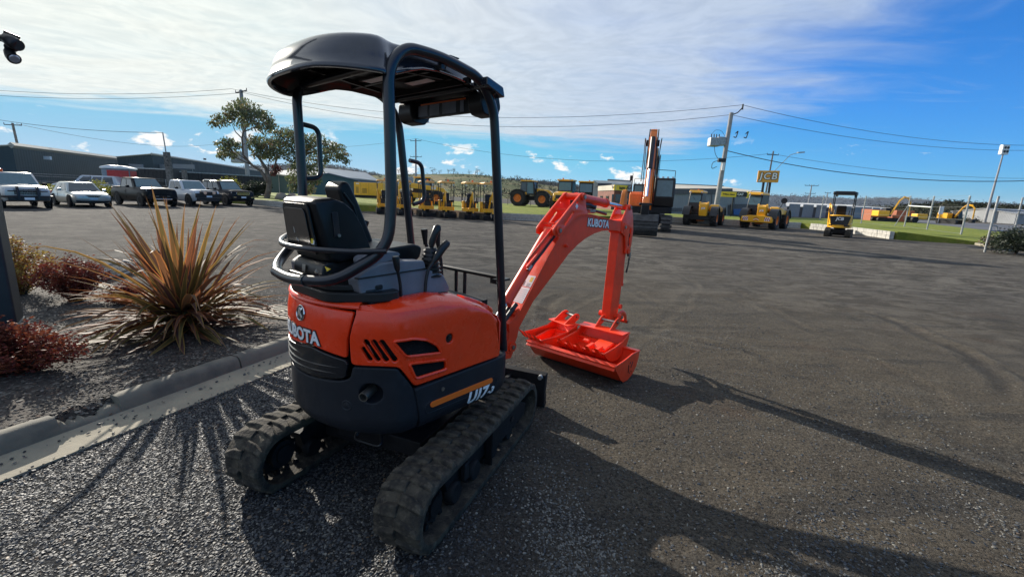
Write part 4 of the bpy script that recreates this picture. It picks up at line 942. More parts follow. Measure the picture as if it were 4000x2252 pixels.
m=M();m.cyl((2.02,-.02,1.53),(2.12,-.02,1.53),.020,n=10).cyl((2.10,.02,1.525),(2.20,.03,1.52),.015,n=8);ob('hose_fitting',m,STEEL,boom)
# arm (dipper)
am=M();am.prism([(2.565,1.36),(2.60,1.315),(2.555,.46),(2.555,.40),(2.60,.375),(2.70,.385),(2.735,.45),(2.80,1.10),(2.80,1.30),(2.70,1.42)],-.050,.050);arm=ob('dipper_arm',am,REDM,ex,30,rz=UR,bevel=.006)
for sg in (-1,1):
    br=[(2.60,1.44),(2.70,1.575),(2.745,1.605),(2.79,1.575),(2.845,1.47),(2.875,1.34),(2.865,1.18),(2.83,1.10),(2.78,1.085),(2.73,1.10),(2.735,1.16),(2.70,1.28),(2.65,1.30),(2.60,1.32)]
    me=skin([rnd(br,.015,3),slot((2.80,1.19),(2.805,1.34),.020)],.016,.002,flat=True);me.transform(Matrix(((1,0,0,0),(0,0,-1,sg*.064),(0,1,0,0),(0,0,0,1))));link('arm_bracket',me,REDM,arm)
ob('stiffener_plate',M().prism([(2.60,1.44),(2.71,1.50),(2.71,1.44),(2.64,1.38)],-.06,.06),REDM,arm)
for x_,z_,h_,r_ in ((2.745,1.572,.085,.026),(2.665,1.372,.080,.040),(2.80,1.115,.085,.024),(2.665,.43,.13,.030)): ob('pin_boss',M().cyl((x_,-h_,z_),(x_,h_,z_),r_,n=16),REDM,arm)
for x_,z_ in ((2.745,1.572),(2.665,1.372)): ob('pin',M().cyl((x_,-.083,z_),(x_,-.092,z_),.016,n=6),STEEL,arm)
ob('lifting_hook',M().prism(rnd([(2.69,1.575),(2.715,1.70),(2.735,1.745),(2.76,1.75),(2.775,1.70),(2.765,1.665),(2.78,1.66),(2.77,1.58)],.012),-.022,.022),JO,arm,bevel=.004)
cyl_unit('bucket_cylinder',(2.80,0,1.115),(2.835,0,.50),.034,.62,ex,.017)
m=M();m.tube(bend([(2.82,-.055,1.30),(2.86,-.060,1.15),(2.86,-.060,1.0),(2.835,-.055,.88)],.05),.010,8);m.tube(bend([(2.78,-.055,1.32),(2.80,-.06,1.2),(2.83,-.06,1.06)],.05),.010,8);ob('hydraulic_hose',m,BLK,arm)
ob('hose_fitting',M().cyl((2.86,-.060,1.10),(2.862,-.060,1.04),.016,n=8),STEEL,arm)
m=M();m.tube(bend([(2.665,-.085,.43),(2.75,-.085,.47),(2.84,-.085,.42),(2.86,-.085,.34)],.06),.026,8,flat=.5);m.tube(bend([(2.665,.085,.43),(2.75,.085,.47),(2.84,.085,.42),(2.86,.085,.34)],.06),.026,8,flat=.5);m.cyl((2.86,-.11,.34),(2.86,.11,.34),.018,n=12);ob('bucket_link',m,REDM,ex,50,rz=UR)
ob('pin',M().cyl((2.665,-.132,.43),(2.665,-.140,.43),.018,n=6).cyl((2.86,-.112,.34),(2.86,-.118,.34),.014,n=6),STEEL,ex,rz=UR)
# ---- buckets; local frame: x forward (away from machine), y left, open top
def bucket(root,wd,teeth,prof,lipz,par_is_root,ear=None,th=.012):
    h=wd/2;out=prof;n=len(prof);inn=[]
    for i in range(n):
        a=Vector((*prof[max(i-1,0)],0));b_=Vector((*prof[min(i+1,n-1)],0));d=(b_-a).normalized();nn=Vector((-d.y,d.x,0));inn.append((prof[i][0]+nn.x*th,prof[i][1]+nn.y*th))
    m=M();m.prism(out+inn[::-1],-h,h);ob('bucket_shell',m,REDM,root,40,fix=True)
    for sg in (-1,1):
        ed=[prof[-1],(prof[-1][0]*.72+prof[0][0]*.28,min(prof[-1][1],prof[0][1])+.035),(prof[-1][0]*.4+prof[0][0]*.6,prof[0][1]+.012)]
        m=M();m.prism(out+ed,sg*(h-.010),sg*(h+.002));ob('side_plate',m,REDM,root,40,fix=True)
        m=M();pe=[Vector((p[0],sg*(h+.003),p[1])) for p in [prof[0]]+ed[::-1]];m.tube(pe,.0075,6);ob('side_cutter',m,REDM,root)
    for k in range(teeth):
        y_=-h+wd*(k+.5)/teeth if teeth>1 else 0;x_,z_=prof[0];x1,z1=prof[1];d=Vector((x_-x1,0,z_-z1)).normalized();nn=Vector((-d.z,0,d.x));tw=.026
        a=Vector((x_,y_,z_))-d*.035;b_=a+d*.125
        q=[a+nn*.016+Vector((0,-tw,0)),a+nn*.016+Vector((0,tw,0)),b_+Vector((0,tw*.75,0)),b_+Vector((0,-tw*.75,0)),a-nn*.014+Vector((0,-tw,0)),a-nn*.014+Vector((0,tw,0))]
        m=M();m.add(q,[(0,1,2,3),(4,3,2,5),(0,4,5,1),(0,3,4),(1,5,2)]);ob('bucket_tooth',m,REDM,root,20,fix=True)
    if ear:
        for sg in (-1,1):
            m=M();m.prism(rnd(ear,.02,3),ear_y*sg-.006,ear_y*sg+.006);ob('bucket_ear',m,REDM,root,bevel=.002)
        px_,pz_=.285,.275;m=M();m.cyl((px_,-ear_y-.02,pz_),(px_,ear_y+.02,pz_),.014,n=12);ob('bucket_pin',m,STEEL,root)
ear_y=.085
base=Matrix.Rotation(PI/2-YAW-UP_A,4,'Z')
def wpos(x,y,z=0):
    v=Matrix.Rotation(PI/2-YAW-UP_A,4,'Z')@Vector((x,y,z));return (ex.location.x+v.x,ex.location.y+v.y,z)
# wide mud bucket on the ground
mb=thing('mud_bucket','wide toothless orange red bucket lying on the gravel with the smaller buckets inside it','bucket',wpos(2.10,-.01,.004),PI/2-YAW-UP_A)
prof=[(-.265,.205),(-.12,.040),(-.06,.004),(.03,0),(.12,.03),(.19,.09),(.225,.16),(.235,.235)]
bucket(mb,.985,0,prof,.2,True)
m=M();m.box((.225,0,.235),(.05,.98,.012)).box((-.245,0,.19),(.07,.985,.012),ry=R(-48));ob('lip_plate',m,REDM,mb,bevel=.003)
m=M()
for p,q in (((.02,.075),(.02,.15)),((.045,.062),(.05,.07)),((.07,.11),(.10,.16)),((.045,.155),(.055,.172)),((.09,.065),(.075,.075))): m.tube([(p[0],-.496,p[1]),(q[0],-.496,q[1])],.004,5)
ob('casting_mark',m,BLK,mb)
SMALL=[(-.26,.115),(-.18,.045),(-.10,0),(.02,-.01),(.13,.02),(.20,.085),(.235,.16),(.24,.215)]
earp=[(.10,.212),(.235,.300),(.285,.315),(.325,.29),(.32,.25),(.24,.20)]
s2=thing('digging_bucket','narrow toothed orange red bucket resting in the left end of the wide bucket','bucket',wpos(2.13,.40,.135),PI/2-YAW-UP_A-R(14))
bucket(s2,.31,4,SMALL,.1,True,earp);m=M();m.box((.175,0,.213),(.15,.31,.012));ob('mounting_plate',m,REDM,s2,bevel=.003)
s3=thing('toothed_bucket','mid sized toothed orange red bucket hanging on the digger arm above the wide bucket','bucket',wpos(2.19,-.085,.145),PI/2-YAW-UP_A)
bucket(s3,.51,5,SMALL,.1,True,[(.14,.212),(.27,.305),(.32,.32),(.36,.295),(.35,.25),(.24,.20)]);m=M();m.box((.175,0,.213),(.15,.51,.012));ob('mounting_plate',m,REDM,s3,bevel=.003)
rp=thing('ripper_tooth','small red ripper plate thrown inside the mid sized bucket','ripper',wpos(2.17,-.16,.215),PI/2-YAW-UP_A-.1)
m=M();m.box((.02,-.02,.03),(.17,.17,.03),ry=R(-14));ob('ripper_plate',m,REDM,rp,bevel=.01);m=M();m.box((-.09,.04,.03),(.10,.035,.04),ry=R(-10)).box((-.09,-.06,.025),(.10,.035,.04),ry=R(-10)).cyl((-.03,.10,.05),(-.03,.16,.05),.02,n=8);ob('ripper_tine',m,REDM,rp,bevel=.004)
# ================================================================== LAWN, ROAD, BLOCK WALLS
GRM=bpy.data.materials.new('mown_grass');GRM.use_nodes=True;t=NT(GRM.node_tree);b=t.n['Principled BSDF'];pos=t.node('ShaderNodeNewGeometry').outputs['Position']
mp=t.node('ShaderNodeMapping');t.put(mp.inputs[0],pos);mp.inputs['Rotation'].default_value=(0,0,R(-20));mp.inputs['Scale'].default_value=(1,.25,1)
c=t.mix(t.ramp(t.noise(pos,.5,6,.7),.38,.62),(.26,.28,.040),(.15,.20,.028));c=t.mix(t.ramp(t.noise(pos,2.6,6,.7),.5,.72,0,.75),c,(.36,.29,.09));c=t.mix(t.ramp(t.noise(mp.outputs[0],7,5,.8),.35,.7,.45,0),c,(.09,.11,.02))
t.put(b.inputs['Base Color'],c);b.inputs['Roughness'].default_value=.9;b.inputs['Specular IOR Level'].default_value=.2
bu=t.node('ShaderNodeBump');bu.inputs['Strength'].default_value=1;bu.inputs['Distance'].default_value=.06;t.put(bu.inputs['Height'],t.noise(pos,22,5,.8));t.put(b.inputs['Normal'],bu.outputs[0])
g=lambda u,v,z=0:tuple(G(u,v,z)[:2])
W1=[(-23.6,40.2),(-18.4,36.3),(-9.6,35.4),(-1.0,31.2),(3.2,30.6)];W2=[(12.2,37.4),(22.9,36.2)];W3=[(23.2,35.3),(23.4,31.0),(22.7,28.0),(22.4,26.7)]
lawnp=[(-60,52),W1[0],W1[1],W1[2],W1[3],W1[4],W2[0],W2[1],W3[0],W3[1],W3[2],(22.6,26.6),g(3834,957),g(4130,985),g(4130,925),g(3827,897),g(3600,872),g(3460,860),(34,66),(20,62),(-62,90)]
def lawnz(x,y): return .43*(1-sst(22.2,27.5,x))*(1-sst(46,60,y)*sst(5,25,x))+.035+(fbm(x*.6,y*.6,77)-.5)*.05
def sheet(name,poly,st,zf,mt,kind='structure',lb=None,drop=True):
    xs=np.arange(min(p[0] for p in poly)-st,max(p[0] for p in poly)+2*st,st);ys=np.arange(min(p[1] for p in poly)-st,max(p[1] for p in poly)+2*st,st)
    b_=bmesh.new();f=b_.faces.new([b_.verts.new((p[0],p[1],0)) for p in poly])
    for x_ in xs: bmesh.ops.bisect_plane(b_,geom=b_.verts[:]+b_.edges[:]+b_.faces[:],plane_co=(x_,0,0),plane_no=(1,0,0),dist=1e-5)
    for y_ in ys: bmesh.ops.bisect_plane(b_,geom=b_.verts[:]+b_.edges[:]+b_.faces[:],plane_co=(0,y_,0),plane_no=(0,1,0),dist=1e-5)
    bmesh.ops.triangulate(b_,faces=[f for f in b_.faces if len(f.verts)>4])
    for v in b_.verts: v.co.z=float(zf(np.array(v.co.x),np.array(v.co.y)))
    if drop:
        r=bmesh.ops.extrude_edge_only(b_,edges=[e for e in b_.edges if e.is_boundary])
        for v in [q for q in r['geom'] if isinstance(q,bmesh.types.BMVert)]: v.co.z=-.3
    bmesh.ops.recalc_face_normals(b_,faces=b_.faces)
    me=bpy.data.meshes.new(name);b_.to_mesh(me);b_.free();me.shade_smooth();me.set_sharp_from_angle(angle=R(40));o=link(name,me,mt);tag(o,lb,kind=kind);return o
sheet('lawn',lawnp,1.6,lawnz,GRM,lb='raised mown lawn above the block wall')
ASM=mat('grey_asphalt',(.115,.115,.12),.8,var=.2,vs=.4,bump=.2,bs=20)
sheet('road',[g(3355,853),g(3460,859.5),g(3600,871.5),g(3827,896),g(4130,922),g(4200,894),g(3900,877),g(3694,866),g(3450,850),g(3200,842),(20,75),(30,80)],6,lambda x,y:.024+0*x,ASM,lb='grey road beyond the lawn',drop=False)
BLM=mat('split_face_block',(.50,.48,.43),.9,var=.25,vs=1.5,bump=.5,bs=25,col2=(.36,.35,.32))
def blockwall(pts,label,h=.46,rows=2,bl=.46):
    th_=thing('block_wall',label,'wall',(pts[0][0],pts[0][1],0));o0=Vector((pts[0][0],pts[0][1],0));me_=[]
    for k in range(3):
        b_=bmesh.new();bmesh.ops.create_cube(b_,size=1);
        for v in b_.verts: v.co+=Vector([random.uniform(-.02,.02) for _ in range(3)])
        bmesh.ops.bevel(b_,geom=b_.edges[:],offset=.035,segments=1,affect='EDGES');me=bpy.data.meshes.new('block');b_.to_mesh(me);b_.free();me.materials.append(BLM);me_.append(me)
    for a_,b_ in zip(pts[:-1],pts[1:]):
        A_=Vector((*a_,0));B_=Vector((*b_,0));d=(B_-A_);L_=d.length;d.normalize();rz=math.atan2(d.y,d.x);nn=Vector((d.y,-d.x,0))
        for r_ in range(rows):
            s_=-.2*(r_%2)
            while s_<L_:
                w_=bl*random.choice((.55,.8,1,1.1));e=min(s_+w_,L_);s0=max(s_,0)
                if e-s0>.08:
                    c_=A_+d*((s0+e)/2)+nn*random.uniform(-.01,.015)-o0;c_.z=(r_+.5)*h/rows
                    o=bpy.data.objects.new('block',random.choice(me_));COL.objects.link(o);o.parent=th_;o.location=c_;o.rotation_euler=(0,0,rz);o.scale=(e-s0-.012,.24,h/rows-.012)
                s_+=w_
    return th_
blockwall(W1[:2],'short grey block wall below the leaning gum trees, behind the dark four wheel drive')
blockwall(W1[2:],'low grey block wall holding up the lawn behind the row of small yellow diggers')
blockwall(W2,'low block wall running behind the two yellow telehandlers')
blockwall(W3,'pale sunlit block wall curving out beside the small digger with dark canopy')
# ================================================================== WHEELED THINGS: common parts
def wheel(par,loc,r,w_,rim,rr=.55,lugs=0,side=1,name='wheel'):
    """axle along y; side=+1 shows the rim on +y"""
    m=M();h=w_/2;m.lathe([(r*rr,-h*.9),(r*.80,-h),(r*.95,-h*.92),(r,-h*.72),(r,h*.72),(r*.95,h*.92),(r*.80,h),(r*rr,h*.9),(r*rr*.95,0),(r*rr,-h*.9)],(0,0,0),n=28)
    for k in range(lugs):
        for sg in (-1,1):
            a=2*PI*(k+(.5 if sg>0 else 0))/lugs;m.at(Vector(loc)*0,0,0,0)
            Q=Matrix.Rotation(-a,4,'Y')@Matrix.Translation((r+r*.02,sg*h*.5,0))@Matrix.Rotation(sg*.6,4,'X');m.X=Q;m.box((0,0,0),(r*.07,h*1.05,r*.07));m.X=Matrix.Identity(4)
    t_=ob(name,m,TYRE,par,40);t_.location=loc
    s_=side;m=M();m.lathe([(0,s_*h*.35),(r*rr*.35,s_*h*.4),(r*rr*.45,s_*h*.15),(r*rr*.8,s_*h*.2),(r*rr*.9,s_*h*.75),(r*rr*1.0,s_*h*.86)],(0,0,0),n=22);m.cyl((0,s_*h*.3,0),(0,s_*h*.55,0),r*rr*.28,n=12)
    ob('rim',m,rim,t_,40,fix=True);return t_
# ------------------------------------------------------------------ cars and utes (local x forward, z up)
BURN=mat('black_trim',(.010,.010,.011),.7,spec=.2)
def paint(n,c,r=.22,met=0,coat=.5,spec=.5): return mat(n,c,r,met,coat=coat,spec=spec,var=.03,vs=1)
CSILV=paint('silver_green_paint',(.42,.46,.44),.3,.35);CPEARL=paint('pearl_ivory_paint',(.60,.57,.52),.3,.15);CBLK=paint('black_paint',(.006,.007,.009),.3,0,.0,.12);CWHT=paint('white_car_paint',(.56,.58,.60));CBLK2=paint('midnight_car_paint',(.010,.012,.018),.3,0,0,.12)
def car(name,label,loc,rz,body,kind,L_=4.9,Wd=1.86,H=1.82,hood=1.12,belt=1.10,wr=.38,clear=.32,x_ws=.95,x_wt=.25,x_rb=-1.15,glass=GLS,roofz=None):
    c=thing(name,label,'car' if kind in('sedan','suv') else 'pickup truck',(loc[0],loc[1],0),rz,'vehicles parked along the left fence')
    f=L_/2;r=-L_/2;w=Wd/2
    # body: stations from nose to tail
    if kind=='sedan': ST=[(f,.42,.66,.78),(f-.10,.28,.74,.86),(f-.45,.22,.82,.94),(f-1.05,.20,hood-.03,.98),(x_ws,.20,hood,1),(x_ws-.5,.20,belt,1),(-.6,.20,belt+.01,1),(-1.6,.20,belt+.02,.99),(r+.35,.24,belt-.02,.95),(r+.05,.32,belt-.08,.88),(r,.42,belt-.18,.82)]
    else: ST=[(f,.55,hood-.12,.82),(f-.06,.42,hood-.06,.90),(f-.35,.36,hood,.97),(f-1.0,clear,hood+.03,.99),(x_ws,clear,hood+.05,1),(x_ws-.5,clear,belt,1),(-.6,clear,belt+.02,1),(-1.6,clear,belt+(.02 if kind=='suv' else -.0),1),(r+.15,clear+.08,belt,.98),(r,clear+.16,belt-.02,.96)]
    m=M();rs=[]
    for x_,zb,zt,q in ST:
        hh=zt-zb;ww=w*q
        rs.append([(x_,-ww*.90,zb),(x_,-ww*.97,zb+hh*.18),(x_,-ww,zb+hh*.45),(x_,-ww*.985,zb+hh*.75),(x_,-ww*.90,zb+hh*.97),(x_,-ww*.6,zt+.015),(x_,0,zt+.03),(x_,ww*.6,zt+.015),(x_,ww*.90,zb+hh*.97),(x_,ww*.985,zb+hh*.75),(x_,ww,zb+hh*.45),(x_,ww*.97,zb+hh*.18),(x_,ww*.90,zb)])
    m.ring(rs);bd=ob('body',m,body,c,50,fix=True)
    # cabin
    rz_=H;wb=w*.90;wt=w*.70 if kind=='sedan' else w*.76
    back={'sedan':(-1.85,-1.05),'suv':(-2.25,-2.05),'ute':(x_rb-.12,x_rb+.02)}[kind]
    base=[(x_ws,-wb*.96),(x_ws,wb*.96),(back[0],wb),(back[0],-wb)];tp=[(x_wt,-wt*.93),(x_wt,wt*.93),(back[1],wt),(back[1],-wt)]
    zb=belt-.03
    m=M();rs=[]
    for t_,zz in ((0,0),(.5,.52),(.9,.93),(1,1)):
        k=t_ if t_<.95 else 1;ring=[]
        A_=[(base[i][0]*(1-k)+tp[i][0]*k,base[i][1]*(1-k)+tp[i][1]*k) for i in range(4)]
        if t_==1: A_=[(a_*.94-.02,b_*.93) for a_,b_ in A_]
        for i in range(4):
            p=A_[i];q=A_[(i+1)%4]
            for j in range(3): ring.append((p[0]+(q[0]-p[0])*j/3+(.06*math.sin(PI*j/3)*(1 if i==0 else (-.5 if i==2 else 0))),p[1]+(q[1]-p[1])*j/3,zb+(rz_-zb)*zz))
        rs.append(ring)
    m.ring(rs);cb=ob('cabin',m,body,c,45,fix=True)
    # windows as panes proud of the cabin
    def pane(nm,pts,off,mt=glass):
        P_=[Vector(p) for p in pts];n_=(P_[1]-P_[0]).cross(P_[2]-P_[0]).normalized()
        if n_.dot(Vector(off))<0: n_=-n_
        q=[p+n_*.016 for p in P_];m=M();m.add(q+[p-n_*.02 for p in q],[tuple(range(len(q)))]+[(i,(i+1)%len(q),(i+1)%len(q)+len(q),i+len(q)) for i in range(len(q))]);ob(nm,m,mt,c,20,fix=True)
    def pt(i,j,u,v):   # bilinear between base edge i->j and top edge
        B=Vector((base[i][0]*(1-u)+base[j][0]*u,base[i][1]*(1-u)+base[j][1]*u,zb));T=Vector((tp[i][0]*(1-u)+tp[j][0]*u,tp[i][1]*(1-u)+tp[j][1]*u,rz_));return B*(1-v)+T*v
    bulge=Vector((.055,0,0))
    pane('windscreen',[pt(0,1,.05,.10)+bulge,pt(0,1,.95,.10)+bulge,pt(0,1,.93,.90)+bulge,pt(0,1,.07,.90)+bulge],(1,0,0.3),GLSB if kind!='sedan' else glass)
    for (i,j,s_) in ((0,3,-1),(1,2,1)):
        segs_={'sedan':((.10,.46),(.49,.80)),'suv':((.07,.33),(.36,.62),(.65,.92)),'ute':((.10,.50),(.54,.92))}[kind]
        for a_,b_ in segs_: pane('side_window',[pt(i,j,a_,.12),pt(i,j,b_,.12),pt(i,j,b_,.84),pt(i,j,a_+.02,.84)],(0,s_,0))
        m=M();m.box((.52,s_*(w+.10),belt+.10),(.10,.20,.15));ob('mirror',m,body if kind=='sedan' else BURN,c,bevel=.03)
        m=M();xx=(x_ws+back[0])/2;m.box((xx,s_*(w*.995),.78),(.012,.012,.62));m.box((xx-.12,s_*(w*1.0),.93),(.16,.02,.03));ob('door_trim',m,BURN,c)
    # tub for utes
    if kind=='ute':
        m=M();m.box(((r+x_rb-.15)/2,0,belt+.045),(x_rb-.15-r,Wd*.93,.05));ob('tonneau_cover',m,BURN,c,bevel=.02)
    xf,xr=f-.86,r+1.05
    for x_ in (xf,xr):
        for s_ in (-1,1):
            m=M();m.lathe([(0,-.03),(wr*1.17,-.03),(wr*1.17,.03),(0,.03)],(x_,s_*(w-.022),wr+.02),n=24);ob('wheel_arch_shade',m,BURN,c)  # flat black disc stands in for the shaded wheel well
            wheel(c,(x_,s_*(w-.095),wr),wr,.25,GALV,.62,0,s_)
    for s_ in (-1,1):
        m=M();m.box((f-.13,s_*w*.66,hood-.20 if kind!='sedan' else .62),(.20,w*.42,.17 if kind!='sedan' else .13),rz=s_*.22);hl=ob('headlight',m,LENS,c,bevel=.03)
        m=M();m.box((r+.03,s_*w*.86,belt-.16),(.10,.12,.28));ob('tail_light',m,mat('tail_lens',(.35,.01,.01),.2) if 'tail_lens' not in bpy.data.materials else bpy.data.materials['tail_lens'],c,bevel=.02)
    return c,bd,f,w
def plate(c,x_,z_,mt=WHP): return ob('number_plate',M().box((x_,0,z_),(.012,.37,.12)),mt,c)
def place(u,v,head,L_=4.9,Wd=1.86):  # survey point = front right tyre contact
    p=G(u,v);h=Vector((math.cos(head),math.sin(head),0));l_=Vector((-h.y,h.x,0));return p-h*(L_/2-.86)+l_*(Wd/2-.1)
HD=R(-33)
# 1 ivory four wheel drive ute with bull bar
p=place(10,812,HD,5.0,1.9);c,bd,f,w=car('white_ute','dusty pearl white ute with black bull bar and amber beacon, nearest the left edge',p,HD,CPEARL,'ute',5.0,1.90,1.84,1.14,1.14)
plate(c,f+.22,.52);m=M()
for y_ in (-.36,.36): m.prism([(f+.02,.42),(f+.22,.42),(f+.24,.80),(f+.06,1.14),(f-.02,1.14),(f+.08,.8)],y_-.05,y_+.05)
m.tube(bend([(f-.15,-.93,.62),(f+.14,-.78,.62),(f+.18,0,.62),(f+.14,.78,.62),(f-.15,.93,.62)],.2),.055,8);m.tube([(f+.13,-.72,.90),(f+.15,.72,.90)],.03,8);m.box((f+.14,0,.50),(.12,1.5,.16));ob('bull_bar',m,BLK,c,bevel=.01)
for z_ in (.80,.92): ob('grille_bar',M().box((f+.0,0,z_),(.06,.90,.05)),STEEL,c,bevel=.01)
ob('grille',M().box((f-.03,0,.86),(.06,1.0,.32)),BURN,c,bevel=.02);ob('bonnet_scoop',M().box((f-.75,0,1.20),(.30,.42,.06)),CPEARL,c,bevel=.02)
m=M();m.cyl((.15,-.45,1.84),(.15,-.45,1.88),.07,n=12);m.sphere((.15,-.45,1.93),.085,12,8);ob('amber_beacon',m,BEAC,c)
# 2 silver sedan
p=place(281,808,HD,4.95,1.84);c,bd,f,w=car('silver_sedan','pale silver green sedan parked between the ivory ute and the black ute',p,HD,CSILV,'sedan',4.95,1.84,1.43,.90,.88,.32,.2,.95,.25)
plate(c,f+.012,.50,mat('pale_blue_plate',(.35,.50,.62),.5));ob('grille',M().prism([(-.36,.70),(.36,.70),(.22,.58),(-.22,.58)],f-.09,f+.0,ax='x'),BURN,c,bevel=.01);m=M();m.box((f-.02,0,.34),(.10,1.25,.10));ob('lower_intake',m,BURN,c,bevel=.01)
m=M()
for s_ in(-1,1): m.box((f-.06,s_*.68,.36),(.10,.18,.09))
ob('fog_lamp_recess',m,BURN,c)
# 3 black ute
HB=R(-30);p=place(556,806,HB,5.35,1.95);c,bd,f,w=car('black_ute','glossy black dual cab ute with silver skid bar under its grille',p,HB,CBLK,'ute',5.35,1.95,1.86,1.20,1.17,.41)
m=M();m.box((f-.02,0,.98),(.07,1.15,.30));gr_=ob('grille',m,BURN,c,bevel=.02)
for k in range(4): ob('grille_bar',M().box((f+.02,0,.87+k*.07),(.02,1.08,.018)),BLK,gr_)
ob('skid_bar',M().box((f+.03,0,.50),(.05,1.05,.09)),CHROME,c,bevel=.02);ob('front_bumper',M().box((f-.02,0,.62),(.16,1.7,.20)),BURN,c,bevel=.04)
for s_ in (-1,1): ob('tow_hook',M().box((f+.06,s_*.32,.70),(.04,.16,.03)),STEEL,c)
# 4 white ute
p=place(743,804,HB,5.3,1.9);c,bd,f,w=car('white_ute','white dual cab ute with black bull bar and two round driving lights',p,HB,CWHT,'ute',5.3,1.90,1.84,1.16,1.15,.40)
m=M();m.box((f+.12,0,.78),(.14,1.75,.30)).box((f+.14,0,1.0),(.10,1.05,.16)).box((f+.05,0,.5),(.2,1.5,.24));m.tube(bend([(f+.1,-.56,.9),(f+.12,-.56,1.14),(f+.12,.56,1.14),(f+.1,.56,.9)],.1),.03,8);ob('bull_bar',m,BLK,c,bevel=.03)
for s_ in (-1,1): m=M();m.lathe([(0,.0),(.10,.0),(.11,.03),(.11,.10),(0,.10)],(f+.20,s_*.30,.98),'x',16);ob('driving_light',m,LENS,c)
plate(c,f+.20,.72,WHP)
# 5 dark SUV
p=place(886,803,HB,4.95,1.94);c,bd,f,w=car('dark_suv','dark blue black four wheel drive with chrome grille and roof rails, last in the row',p,HB,CBLK2,'suv',4.95,1.96,1.90,1.20,1.18,.40)
m=M();m.box((f-.0,0,.98),(.06,.95,.30));g_=ob('grille',m,BURN,c,bevel=.02)
for k in range(3): ob('grille_bar',M().box((f+.035,0,.88+k*.09),(.02,.95,.035)),CHROME,g_)
ob('front_bumper',M().box((f-.02,0,.60),(.14,1.75,.24)),BURN,c,bevel=.05);plate(c,f+.06,.68,WHP)
for s_ in (-1,1): ob('roof_rail',M().tube(bend([(.1,s_*.66,1.90),(.0,s_*.66,1.95),(-1.9,s_*.66,1.95),(-2.0,s_*.66,1.9)],.1),.02,6),CHROME,c);ob('fog_lamp',M().box((f+.04,s_*.68,.68),(.05,.22,.06)),CHROME,c)
# silver van behind the hedge
p=P(345,665,40);c,bd,f,w=car('parked_wagon','pale four wheel drive wagon half hidden behind the low hedge and wire fence',(p.x,p.y),R(-160),CWHT,'suv',4.7,1.8,1.95,1.2,1.2,.38)
